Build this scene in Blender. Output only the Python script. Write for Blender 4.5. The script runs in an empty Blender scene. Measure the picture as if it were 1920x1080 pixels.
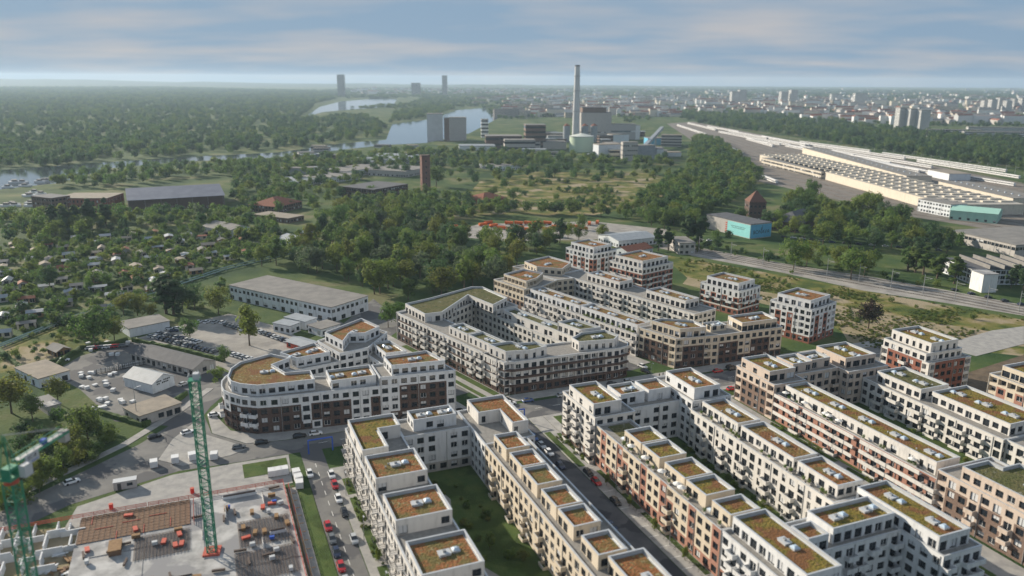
import bpy, math, random
from mathutils import Matrix, Vector
R = math.radians
scene = bpy.context.scene
C = scene.collection

# ---------------------------------------------------------------- camera
FPX, EYE, ROLL, CAMH = 1480.0, 148.0, R(0.3), 115.0
PITCH = math.atan((540 - EYE) / FPX)
cam_data = bpy.data.cameras.new('camera')
cam = bpy.data.objects.new('camera', cam_data)
C.objects.link(cam)
cam_data.sensor_width = 36
cam_data.lens = 36 * FPX / 1920
cam_data.clip_start = 1
cam_data.clip_end = 60000
cam.matrix_world = Matrix.Translation((0, 0, CAMH)) @ Matrix.Rotation(R(90) - PITCH, 4, 'X') @ Matrix.Rotation(ROLL, 4, 'Z')
cam_data.dof.use_dof = True
cam_data.dof.focus_distance = 345
cam_data.dof.aperture_fstop = 0.038
scene.camera = cam

# ---------------------------------------------------------------- sky, sun, exposure
HAZE_D = 0.00007
SUN_AZ, SUN_EL = R(54), R(21)          # azimuth to the left of the view direction
world = bpy.data.worlds.new('World')
scene.world = world
world.use_nodes = True
wn, wl = world.node_tree.nodes, world.node_tree.links
wn.clear()
wout = wn.new('ShaderNodeOutputWorld')
wbg = wn.new('ShaderNodeBackground')
wbg.inputs['Strength'].default_value = 0.064
sky = wn.new('ShaderNodeTexSky')
sky.sky_type = 'NISHITA'
sky.sun_disc = False
sky.sun_elevation = SUN_EL
sky.sun_rotation = -SUN_AZ
sky.altitude = 100
sky.air_density = 1.0
sky.dust_density = 0.6
sky.ozone_density = 3.0
# thin streaky clouds: noise on a flat layer seen along the view direction
tc = wn.new('ShaderNodeTexCoord')
sep = wn.new('ShaderNodeSeparateXYZ')
wl.new(tc.outputs['Generated'], sep.inputs[0])
addz = wn.new('ShaderNodeMath'); addz.operation = 'ADD'; addz.inputs[1].default_value = 0.10
absz = wn.new('ShaderNodeMath'); absz.operation = 'ABSOLUTE'
wl.new(sep.outputs['Z'], absz.inputs[0]); wl.new(absz.outputs[0], addz.inputs[0])
dvx = wn.new('ShaderNodeMath'); dvx.operation = 'DIVIDE'
dvy = wn.new('ShaderNodeMath'); dvy.operation = 'DIVIDE'
wl.new(sep.outputs['X'], dvx.inputs[0]); wl.new(addz.outputs[0], dvx.inputs[1])
wl.new(sep.outputs['Y'], dvy.inputs[0]); wl.new(addz.outputs[0], dvy.inputs[1])
cmb = wn.new('ShaderNodeCombineXYZ')
wl.new(dvx.outputs[0], cmb.inputs['X']); wl.new(dvy.outputs[0], cmb.inputs['Y'])
mp = wn.new('ShaderNodeMapping'); mp.inputs['Scale'].default_value = (0.55, 0.75, 1); mp.inputs['Rotation'].default_value = (0, 0, R(8))
mp.inputs['Location'].default_value = (5.3, 2.2, 0)
wl.new(cmb.outputs[0], mp.inputs['Vector'])
nz = wn.new('ShaderNodeTexNoise'); nz.inputs['Scale'].default_value = 1.0; nz.inputs['Detail'].default_value = 3.5; nz.inputs['Roughness'].default_value = 0.5
wl.new(mp.outputs[0], nz.inputs['Vector'])
rp = wn.new('ShaderNodeValToRGB')
rp.color_ramp.elements[0].position = 0.42; rp.color_ramp.elements[0].color = (0, 0, 0, 1)
rp.color_ramp.elements[1].position = 0.68; rp.color_ramp.elements[1].color = (1, 1, 1, 1)
wl.new(nz.outputs['Fac'], rp.inputs[0])
# a thin even veil of high cloud over the whole sky, then the streaks on top of it
veil = wn.new('ShaderNodeMixRGB'); veil.inputs['Fac'].default_value = 0.955
veil.inputs['Color2'].default_value = (2.4, 3.5, 4.8, 1)
wl.new(sky.outputs[0], veil.inputs['Color1'])
clm = wn.new('ShaderNodeMath'); clm.operation = 'MULTIPLY'; clm.inputs[1].default_value = 0.75
wl.new(rp.outputs[0], clm.inputs[0])
cl = wn.new('ShaderNodeMixRGB'); cl.inputs['Color2'].default_value = (5.3, 5.0, 4.9, 1)
wl.new(clm.outputs[0], cl.inputs['Fac']); wl.new(veil.outputs[0], cl.inputs['Color1'])
wl.new(cl.outputs[0], wbg.inputs['Color'])
wl.new(wbg.outputs[0], wout.inputs['Surface'])

sun_data = bpy.data.lights.new('sun', 'SUN')
sun_data.energy = 4.7
sun_data.angle = R(0.6)
sun_data.color = (1.0, 0.89, 0.73)
sun = bpy.data.objects.new('sun', sun_data)
C.objects.link(sun)
sun_dir = Vector((-math.sin(SUN_AZ) * math.cos(SUN_EL), math.cos(SUN_AZ) * math.cos(SUN_EL), math.sin(SUN_EL)))
sun.rotation_euler = sun_dir.to_track_quat('Z', 'Y').to_euler()
sun.location = sun_dir * 500

vs = scene.view_settings
vs.view_transform = 'Standard'; vs.look = 'None'; vs.exposure = 0.74; vs.gamma = 1.0
vs.use_curve_mapping = False

# ---------------------------------------------------------------- pixel / grid helpers
_cr, _sr, _cp, _sp = math.cos(ROLL), math.sin(ROLL), math.cos(PITCH), math.sin(PITCH)
def G(x, y, z=0.0):
    """point at height z on the sight line of photograph pixel (x, y)"""
    a = (x - 960) / FPX; b = (540 - y) / FPX
    a, b = a * _cr - b * _sr, b * _cr + a * _sr
    d = (a, _cp + b * _sp, -_sp + b * _cp)
    t = (z - CAMH) / d[2]
    return (d[0] * t, d[1] * t)
AX = R(-68)                                    # direction of the street grid
SX, SY = math.cos(AX), math.sin(AX)
TX, TY = -SY, SX
def W(s, t): return (s * SX + t * TX, s * SY + t * TY)
LA = R(15.2); LC, LS = math.cos(LA), math.sin(LA)
def L(s, t): return W(s * LC - t * LS, s * LS + t * LC)      # the turned northern grid
def rect(s0, s1, t0, t1, f=W): return [f(s0, t0), f(s1, t0), f(s1, t1), f(s0, t1)]
def corner3(p0, p1, p2, z, ang):
    """rectangle from three roof corners (left, front, right) in pixels, turned by ang from the grid"""
    a, b, c = Vector(G(*p0, z)), Vector(G(*p1, z)), Vector(G(*p2, z))
    d = Vector((math.cos(AX + ang), math.sin(AX + ang))); e = Vector((-d.y, d.x))
    l1 = (b - a).dot(d); l2 = (c - b).dot(e)
    return [tuple(b - d * l1), tuple(b), tuple(b + e * l2), tuple(b - d * l1 + e * l2)]
def proj(x, y, z=0.0):
    """photograph pixel of a world point"""
    dz = z - CAMH; dep = y * _cp - dz * _sp; b = (y * _sp + dz * _cp) / dep; a = x / dep
    a, b = a * _cr + b * _sr, b * _cr - a * _sr
    return 960 + a * FPX, 540 - b * FPX
def inset(poly, d):
    """offset a CCW polygon inwards by d"""
    n = len(poly); out = []
    for i in range(n):
        p0, p1, p2 = Vector(poly[i - 1]), Vector(poly[i]), Vector(poly[(i + 1) % n])
        e1 = (p1 - p0).normalized(); e2 = (p2 - p1).normalized()
        n1 = Vector((-e1.y, e1.x)); n2 = Vector((-e2.y, e2.x))
        m = n1 + n2
        k = max(0.35, m.dot(n1))
        out.append(tuple(p1 + m * (d / k)))
    return out
def centroid(poly): return (sum(p[0] for p in poly) / len(poly), sum(p[1] for p in poly) / len(poly))
def inside(p, poly):
    x, y = p; r = False; j = len(poly) - 1
    for i in range(len(poly)):
        xi, yi = poly[i]; xj, yj = poly[j]
        if (yi > y) != (yj > y) and x < (xj - xi) * (y - yi) / (yj - yi) + xi: r = not r
        j = i
    return r

# ---------------------------------------------------------------- materials
MATS = {}
def mat(name, color, rough=0.8, spec=0.3, noise=None, scale=1.0, bump=0.0, bscale=None, metallic=0.0, detail=4, stops=None, coords='Object', rnd=None, trans=0.0, streak=None, patch=None, pscale=.15, plo=.5, phi=.57):
    """procedural material. noise: second colour mixed by noise; stops: colour ramp list over noise"""
    if name in MATS: return MATS[name]
    m = bpy.data.materials.new(name); m.use_nodes = True; MATS[name] = m
    nt = m.node_tree; N, K = nt.nodes, nt.links
    b = N['Principled BSDF']
    b.inputs['Roughness'].default_value = rough
    b.inputs['Specular IOR Level'].default_value = spec
    b.inputs['Metallic'].default_value = metallic
    b.inputs['Base Color'].default_value = (*color, 1)
    tcn = N.new('ShaderNodeTexCoord'); geo = N.new('ShaderNodeNewGeometry')
    vec = geo.outputs['Position'] if coords == 'World' else tcn.outputs['Object']
    col = None
    if noise or stops:
        n1 = N.new('ShaderNodeTexNoise'); n1.inputs['Scale'].default_value = scale; n1.inputs['Detail'].default_value = detail; n1.inputs['Roughness'].default_value = 0.6
        if streak:
            mpn = N.new('ShaderNodeMapping'); mpn.inputs['Scale'].default_value = streak
            K.new(vec, mpn.inputs['Vector']); K.new(mpn.outputs[0], n1.inputs['Vector'])
        else: K.new(vec, n1.inputs['Vector'])
        r = N.new('ShaderNodeValToRGB')
        st = stops or [(0.35, color), (0.65, noise)]
        el = r.color_ramp.elements
        el[0].position = st[0][0]; el[0].color = (*st[0][1], 1)
        el[1].position = st[-1][0]; el[1].color = (*st[-1][1], 1)
        for p, c in st[1:-1]:
            e = el.new(p); e.color = (*c, 1)
        K.new(n1.outputs['Fac'], r.inputs[0]); col = r.outputs[0]
    if patch:
        n3 = N.new('ShaderNodeTexNoise'); n3.inputs['Scale'].default_value = pscale; n3.inputs['Detail'].default_value = 5; K.new(vec, n3.inputs['Vector'])
        r3 = N.new('ShaderNodeMapRange'); r3.inputs['From Min'].default_value = plo; r3.inputs['From Max'].default_value = phi; K.new(n3.outputs['Fac'], r3.inputs['Value'])
        m3 = N.new('ShaderNodeMixRGB'); m3.inputs['Color2'].default_value = (*patch, 1); K.new(r3.outputs[0], m3.inputs['Fac'])
        if col: K.new(col, m3.inputs['Color1'])
        else: m3.inputs['Color1'].default_value = (*color, 1)
        col = m3.outputs[0]
    if rnd:
        oi = N.new('ShaderNodeObjectInfo')
        mx = N.new('ShaderNodeMixRGB'); mx.blend_type = 'MIX'
        if col: K.new(col, mx.inputs['Color1'])
        else: mx.inputs['Color1'].default_value = (*color, 1)
        mx.inputs['Color2'].default_value = (*rnd, 1)
        ml = N.new('ShaderNodeMath'); ml.operation = 'MULTIPLY'; ml.inputs[1].default_value = 0.95
        K.new(oi.outputs['Random'], ml.inputs[0]); K.new(ml.outputs[0], mx.inputs['Fac'])
        col = mx.outputs[0]
    if col: K.new(col, b.inputs['Base Color'])
    if bump:
        n2 = N.new('ShaderNodeTexNoise'); n2.inputs['Scale'].default_value = bscale or scale * 4; n2.inputs['Detail'].default_value = 3
        K.new(vec, n2.inputs['Vector'])
        bp = N.new('ShaderNodeBump'); bp.inputs['Strength'].default_value = 1.0; bp.inputs['Distance'].default_value = bump
        K.new(n2.outputs['Fac'], bp.inputs['Height']); K.new(bp.outputs[0], b.inputs['Normal'])
    if trans:
        tr = N.new('ShaderNodeBsdfTranslucent'); ms = N.new('ShaderNodeMixShader'); ms.inputs[0].default_value = trans
        if col:
            ad = N.new('ShaderNodeMixRGB'); ad.blend_type = 'ADD'; ad.inputs['Fac'].default_value = 1; ad.inputs['Color2'].default_value = (.015, .045, .01, 1); K.new(col, ad.inputs['Color1']); K.new(ad.outputs[0], tr.inputs['Color'])
        else: tr.inputs['Color'].default_value = (*color, 1)
        K.new(b.outputs[0], ms.inputs[1]); K.new(tr.outputs[0], ms.inputs[2]); K.new(ms.outputs[0], N['Material Output'].inputs['Surface'])
    return m

# ---------------------------------------------------------------- object helpers
def link(o, parent=None):
    C.objects.link(o)
    if parent: o.parent = parent
    return o
def tag(o, label, cat, group=None):
    o['label'] = label; o['category'] = cat
    if group: o['group'] = group
    return o
def thing(name, label, cat, loc=(0, 0, 0), rz=0.0, group=None):
    o = bpy.data.objects.new(name, None); o.empty_display_size = 0.5
    o.location = loc; o.rotation_euler = (0, 0, rz)
    C.objects.link(o); tag(o, label, cat, group)
    return o
class MB:
    """collects faces; build() links them as one mesh object"""
    def __init__(s): s.v = []; s.f = []; s.m = []
    def face(s, pts, m=0):
        i = len(s.v); s.v.extend(pts); s.f.append(tuple(range(i, i + len(pts)))); s.m.append(m)
    def box(s, x0, x1, y0, y1, z0, z1, m=0, M=None):
        c = [(x0, y0, z0), (x1, y0, z0), (x1, y1, z0), (x0, y1, z0), (x0, y0, z1), (x1, y0, z1), (x1, y1, z1), (x0, y1, z1)]
        if M is not None: c = [tuple(M @ Vector(p)) for p in c]
        i = len(s.v); s.v.extend(c)
        for f in ((0, 3, 2, 1), (4, 5, 6, 7), (0, 1, 5, 4), (1, 2, 6, 5), (2, 3, 7, 6), (3, 0, 4, 7)):
            s.f.append(tuple(i + k for k in f)); s.m.append(m)
    def prism(s, poly, z0, z1, m=0, top=True, bottom=False, mtop=None):
        n = len(poly)
        for i in range(n):
            a, b = poly[i], poly[(i + 1) % n]
            s.face([(a[0], a[1], z0), (b[0], b[1], z0), (b[0], b[1], z1), (a[0], a[1], z1)], m)
        if top: s.face([(p[0], p[1], z1) for p in poly], m if mtop is None else mtop)
        if bottom: s.face([(p[0], p[1], z0) for p in reversed(poly)], m)
    def ring(s, outer, inner, z0, z1, m=0):
        n = len(outer)
        for i in range(n):
            j = (i + 1) % n
            a, b, c, d = outer[i], outer[j], inner[j], inner[i]
            s.face([(*a, z1), (*b, z1), (*c, z1), (*d, z1)], m)
            s.face([(*a, z0), (*b, z0), (*b, z1), (*a, z1)], m)
            s.face([(*c, z0), (*d, z0), (*d, z1), (*c, z1)], m)
    def tube(s, a, b, r0, r1=None, n=6, m=0, cap=True):
        a, b = Vector(a), Vector(b); r1 = r0 if r1 is None else r1
        d = b - a
        if d.length < 1e-6: return
        q = d.to_track_quat('Z', 'Y')
        A = [a + q @ Vector((math.cos(6.28319 * k / n) * r0, math.sin(6.28319 * k / n) * r0, 0)) for k in range(n)]
        B = [b + q @ Vector((math.cos(6.28319 * k / n) * r1, math.sin(6.28319 * k / n) * r1, 0)) for k in range(n)]
        i = len(s.v); s.v.extend([tuple(p) for p in A + B])
        for k in range(n):
            j = (k + 1) % n
            s.f.append((i + k, i + j, i + n + j, i + n + k)); s.m.append(m)
        if cap:
            s.f.append(tuple(i + n + k for k in range(n))); s.m.append(m)
            s.f.append(tuple(i + k for k in reversed(range(n)))); s.m.append(m)
    def mesh(s, name, mats, smooth=False):
        me = bpy.data.meshes.new(name)
        me.from_pydata(s.v, [], s.f)
        if not isinstance(mats, (list, tuple)): mats = [mats]
        for q in mats: me.materials.append(q)
        if len(mats) > 1: me.polygons.foreach_set('material_index', s.m)
        if smooth: me.polygons.foreach_set('use_smooth', [True] * len(me.polygons))
        me.update()
        return me
    def build(s, name, mats, parent=None, loc=(0, 0, 0), rz=0, smooth=False):
        o = bpy.data.objects.new(name, s.mesh(name, mats, smooth))
        o.location = loc; o.rotation_euler = (0, 0, rz)
        return link(o, parent)
def put(name, me, parent=None, loc=(0, 0, 0), rz=0.0, sc=None):
    o = bpy.data.objects.new(name, me)
    o.location = loc; o.rotation_euler = (0, 0, rz)
    if sc: o.scale = sc
    return link(o, parent)
def sheet(name, poly, z, m, kind='structure', label=None, cat=None):
    b = MB(); b.face([(p[0], p[1], z) for p in poly])
    o = b.build(name, m)
    if kind: o['kind'] = kind
    return o
def slab(name, poly, z0, z1, m, kind='structure'):
    b = MB(); b.prism(poly, z0, z1)
    o = b.build(name, m); o['kind'] = kind
    return o
def ccw(poly):
    a = sum(poly[i - 1][0] * poly[i][1] - poly[i][0] * poly[i - 1][1] for i in range(len(poly)))
    return poly if a > 0 else poly[::-1]
def GP(pts, z=0): return ccw([G(x, y, z) for x, y in pts])
# ---------------------------------------------------------------- palette
M_GROUND = mat('ground_soil_grass', (0.09, 0.12, 0.04), 0.95, 0.1, coords='World', scale=0.02, detail=9, bump=0.25, bscale=0.8,
               stops=[(0.36, (0.028, 0.058, 0.02)), (0.46, (0.05, 0.085, 0.028)), (0.55, (0.08, 0.11, 0.036)), (0.62, (0.14, 0.14, 0.07))])
M_GRASS = mat('lawn', (0.055, 0.095, 0.028), 0.95, 0.1, noise=(0.085, 0.115, 0.035), scale=0.25, coords='World', bump=0.15, bscale=2.5, detail=8, patch=(.045, .07, .02), pscale=.12)
M_ASPH = mat('asphalt', (0.075, 0.077, 0.085), 0.9, 0.2, noise=(0.12, 0.12, 0.125), scale=0.15, coords='World', detail=8, patch=(.055, .057, .065), pscale=.06, plo=.52, phi=.54)
M_ASPHL = mat('old_asphalt', (0.13, 0.13, 0.13), 0.9, 0.2, noise=(0.20, 0.195, 0.185), scale=0.12, coords='World', detail=9, patch=(.10, .10, .105), pscale=.05, plo=.53, phi=.55)
M_PAVE = mat('pavement_slabs', (0.26, 0.255, 0.25), 0.9, 0.2, noise=(0.36, 0.35, 0.33), scale=0.35, coords='World', detail=8)
M_GRAVEL = mat('gravel', (0.22, 0.21, 0.20), 0.95, 0.1, noise=(0.36, 0.34, 0.31), scale=0.10, coords='World', detail=9, bump=0.05, bscale=2)
M_SAND = mat('sand', (0.32, 0.26, 0.18), 0.95, 0.1, noise=(0.22, 0.19, 0.11), scale=0.1, coords='World', detail=8, bump=0.2, bscale=.7)
M_SOIL = mat('dark_soil', (0.10, 0.08, 0.06), 0.95, 0.1, noise=(0.17, 0.13, 0.09), scale=0.2, coords='World', detail=8, bump=0.25, bscale=.8)
M_CONC = mat('concrete', (0.22, 0.22, 0.22), 0.85, 0.2, noise=(0.46, 0.455, 0.45), scale=0.22, coords='World', detail=10, patch=(.24, .24, .25), pscale=.1, plo=.52, phi=.56)
M_MEADOW = mat('rough_meadow', (.10, .11, .03), .95, .1, coords='World', scale=.06, detail=10, bump=.35, bscale=1.2, stops=[(.36, (.05, .075, .02)), (.45, (.10, .12, .03)), (.53, (.17, .155, .05)), (.62, (.26, .21, .12))], patch=(.30, .25, .17), pscale=.03, plo=.56, phi=.63)
M_BALLAST = mat('ballast', (.15, .135, .12), .95, .1, noise=(.22, .20, .18), scale=.08, coords='World', detail=9)
M_WATER = mat('river_water', (0.05, 0.065, 0.07), 0.08, 0.6, bump=0.015, bscale=0.25, coords='World')
M_MARK = mat('road_paint', (0.75, 0.75, 0.73), 0.7, 0.2)
def plaster(n, c): return mat('plaster_' + n, c, 0.9, 0.15, stops=[(0.36, tuple(x * .86 for x in c)), (0.46, c), (0.62, tuple(min(1, x * 1.06) for x in c))], scale=0.9, detail=7, streak=(1, 1, .22))
P_WHITE = plaster('white', (0.62, 0.625, 0.63))
P_CREAM = plaster('cream', (0.56, 0.49, 0.39))
P_BEIGE = plaster('beige', (0.53, 0.44, 0.37))
P_GREY = plaster('grey', (0.40, 0.38, 0.36))
P_LIGHT = plaster('light', (0.60, 0.58, 0.55))
B_DARK = mat('brick_dark', (0.075, 0.052, 0.045), 0.9, 0.2, noise=(0.125, 0.085, 0.07), scale=2.2, detail=8)
B_BROWN = mat('brick_brown', (0.15, 0.105, 0.085), 0.9, 0.2, noise=(0.21, 0.15, 0.12), scale=2.2, detail=8)
B_RED = mat('brick_red', (0.20, 0.085, 0.062), 0.9, 0.2, noise=(0.30, 0.13, 0.09), scale=2.2, detail=8)
B_PALE = mat('brick_palered', (0.30, 0.155, 0.115), 0.9, 0.2, noise=(0.38, 0.21, 0.16), scale=2.2, detail=8)
M_GLASS = mat('window_glass', (0.018, 0.024, 0.032), 0.06, 0.7)
M_FRAME = mat('frame_dark', (0.05, 0.052, 0.056), 0.5, 0.4)
M_FRAMEW = mat('frame_white', (0.70, 0.70, 0.69), 0.5, 0.4)
M_BLIND = mat('window_blind', (0.55, 0.56, 0.57), 0.7, 0.3)
M_COPE = mat('coping_metal', (0.50, 0.52, 0.54), 0.45, 0.5, noise=(0.58, 0.60, 0.62), scale=0.5, metallic=0.3)
M_TERR = mat('terrace_paving', (0.20, 0.19, 0.18), 0.9, 0.2, noise=(0.27, 0.26, 0.24), scale=0.8, detail=6)
def sedum(n, st): return mat('sedum_' + n, st[0][1], 0.95, 0.1, scale=0.8, detail=10, bump=0.45, bscale=1.6, stops=st, patch=(.17, .085, .04) if n in ('yellow', 'brown') else tuple(x * .6 + y * .4 for x, y in zip(st[3][1], (.12, .12, .05))), pscale=.22, plo=.50, phi=.60)
S_OR = sedum('orange', [(0.36, (0.10, 0.075, 0.025)), (0.44, (0.20, 0.085, 0.035)), (0.52, (0.27, 0.12, 0.055)), (0.59, (0.15, 0.11, 0.04)), (0.66, (0.30, 0.25, 0.15))])
S_BR = sedum('brown', [(0.36, (0.075, 0.07, 0.022)), (0.44, (0.16, 0.10, 0.04)), (0.52, (0.22, 0.145, 0.055)), (0.59, (0.11, 0.10, 0.03)), (0.66, (0.34, 0.29, 0.20))])
S_YE = sedum('yellow', [(0.36, (0.055, 0.065, 0.016)), (0.44, (0.14, 0.12, 0.03)), (0.52, (0.22, 0.16, 0.04)), (0.59, (0.09, 0.09, 0.022)), (0.66, (0.22, 0.14, 0.06))])
S_GR = sedum('olive', [(0.36, (0.045, 0.055, 0.02)), (0.44, (0.09, 0.09, 0.04)), (0.52, (0.14, 0.125, 0.06)), (0.59, (0.07, 0.08, 0.03)), (0.66, (0.25, 0.23, 0.19))])
M_STEELW = mat('roof_unit_white', (0.46, 0.48, 0.50), 0.5, 0.4)
M_DOME = mat('skylight_dome', (0.42, 0.52, 0.62), 0.15, 0.6)
M_METG = mat('galvanised', (0.35, 0.36, 0.37), 0.45, 0.5, metallic=0.5)
M_TYRE = mat('tyre', (0.02, 0.02, 0.02), 0.9, 0.2)
M_WOOD = mat('timber', (0.30, 0.19, 0.10), 0.85, 0.2, noise=(0.20, 0.12, 0.06), scale=1.5)
M_BARK = mat('bark', (0.10, 0.075, 0.055), 0.95, 0.1, noise=(0.16, 0.13, 0.10), scale=2, detail=6)
def leaf(n, c1, c2, rn): return mat('leaves_' + n, c1, 0.75, 0.25, noise=c2, scale=7.0, detail=4, rnd=rn, trans=0.48)
LF = [leaf('mid', (0.05, 0.105, 0.026), (0.10, 0.165, 0.042), (0.13, 0.165, 0.04)),
      leaf('fresh', (0.08, 0.145, 0.028), (0.15, 0.21, 0.045), (0.18, 0.20, 0.04)),
      leaf('dark', (0.03, 0.068, 0.028), (0.06, 0.108, 0.038), (0.075, 0.12, 0.055)),
      leaf('yellow', (0.13, 0.145, 0.03), (0.23, 0.21, 0.045), (0.12, 0.14, 0.03)),
      leaf('copper', (0.035, 0.022, 0.022), (0.06, 0.032, 0.028), (0.03, 0.02, 0.02)),
      leaf('silver', (0.10, 0.13, 0.075), (0.15, 0.17, 0.10), (0.08, 0.11, 0.06))]

# ---------------------------------------------------------------- windows, balconies, roof units (shared meshes)
_wm = {}
def window_mesh(w, h, kind):
    key = (round(w, 1), round(h, 1), kind)
    if key in _wm: return _wm[key]
    w, h = key[0], key[1]
    b = MB(); f = 0.09
    b.box(-w / 2, w / 2, -0.05, 0.03, 0, f, 0); b.box(-w / 2, w / 2, -0.05, 0.03, h - f, h, 0)
    b.box(-w / 2, -w / 2 + f, -0.05, 0.03, f, h - f, 0); b.box(w / 2 - f, w / 2, -0.05, 0.03, f, h - f, 0)
    if w > 1.2: b.box(-f / 2, f / 2, -0.045, 0.03, f, h - f, 0)
    p = MB()
    if kind == 'half':
        p.face([(-w / 2 + f, 0.0, f), (w / 2 - f, 0.0, f), (w / 2 - f, 0.0, h * .45), (-w / 2 + f, 0.0, h * .45)], 0)
        p.face([(-w / 2 + f, -0.03, h * .45), (w / 2 - f, -0.03, h * .45), (w / 2 - f, -0.03, h - f), (-w / 2 + f, -0.03, h - f)], 1)
    else:
        p.face([(-w / 2 + f, 0.0, f), (w / 2 - f, 0.0, f), (w / 2 - f, 0.0, h - f), (-w / 2 + f, 0.0, h - f)], 1 if kind == 'blind' else 0)
    b.box(-w / 2 - 0.08, w / 2 + 0.08, -0.24, -0.02, -0.06, 0.0, 1)
    _wm[key] = (b.mesh('window', [M_FRAME if kind != 'whitef' else M_FRAMEW, M_COPE]), p.mesh('pane', [M_GLASS, M_BLIND]))
    return _wm[key]
def put_window(mm, parent, loc, rz):
    o = put('window', mm[0], parent, loc, rz); put('pane', mm[1], o); return o
_bm = {}
def balcony_mesh(w, d, mt, rail):
    key = (round(w, 1), round(d, 1), mt.name, rail)
    if key in _bm: return _bm[key]
    b = MB()
    b.box(-w / 2, w / 2, -d, 0, -0.22, 0, 0)
    if rail:
        for x in [-w / 2 + i * w / max(1, round(w / .35)) for i in range(round(w / .35) + 1)]:
            b.box(x - .02, x + .02, -d + .02, -d + .06, 0, 1.0, 1)
        b.box(-w / 2, w / 2, -d, -d + .08, 1.0, 1.06, 1)
        for sx in (-1, 1): b.box(sx * w / 2 - .03, sx * w / 2 + .03, -d, 0, 0.95, 1.06, 1); b.box(sx * w / 2 - .03, sx * w / 2 + .03, -d, 0, 0.45, 0.5, 1)
    else:
        b.box(-w / 2, w / 2, -d, -d + .14, 0.0, 1.0, 0)
        b.box(-w / 2, -w / 2 + .14, -d + .14, 0, 0, 1.0, 0); b.box(w / 2 - .14, w / 2, -d + .14, 0, 0, 1.0, 0)
        b.box(-w / 2 - .02, w / 2 + .02, -d - .02, -d + .16, 1.0, 1.05, 1)
    _bm[key] = b.mesh('balcony', [mt, M_FRAME if rail else M_COPE])
    return _bm[key]
def skylight_meshes():
    b = MB(); b.box(-1.3, 1.3, -.9, .9, 0, .55, 0); b.box(-1.42, 1.42, -1.02, 1.02, .55, .62, 0)
    b.box(-.35, .35, -.3, .3, .62, 1.1, 1); u = b.mesh('roof_vent_box', [M_STEELW, M_METG])
    b = MB(); b.box(-.9, .9, -.9, .9, 0, .4, 0)
    q = [(-.8, -.8), (.8, -.8), (.8, .8), (-.8, .8)]; p = [(-.35, -.35), (.35, -.35), (.35, .35), (-.35, .35)]
    for i in range(4):
        j = (i + 1) % 4
        b.face([(*q[i], .4), (*q[j], .4), (*p[j], .85), (*p[i], .85)], 1)
    b.face([(*x, .85) for x in p], 1)
    d = b.mesh('skylight', [M_STEELW, M_DOME])
    b = MB(); b.tube((0, 0, 0), (0, 0, .5), .16, .16, 8, 0); b.tube((0, 0, .5), (0, 0, .62), .26, .2, 8, 0)
    return u, d, b.mesh('vent_pipe', [M_METG])
VENT_BOX, SKYLIGHT, VENT_PIPE = skylight_meshes()

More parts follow.
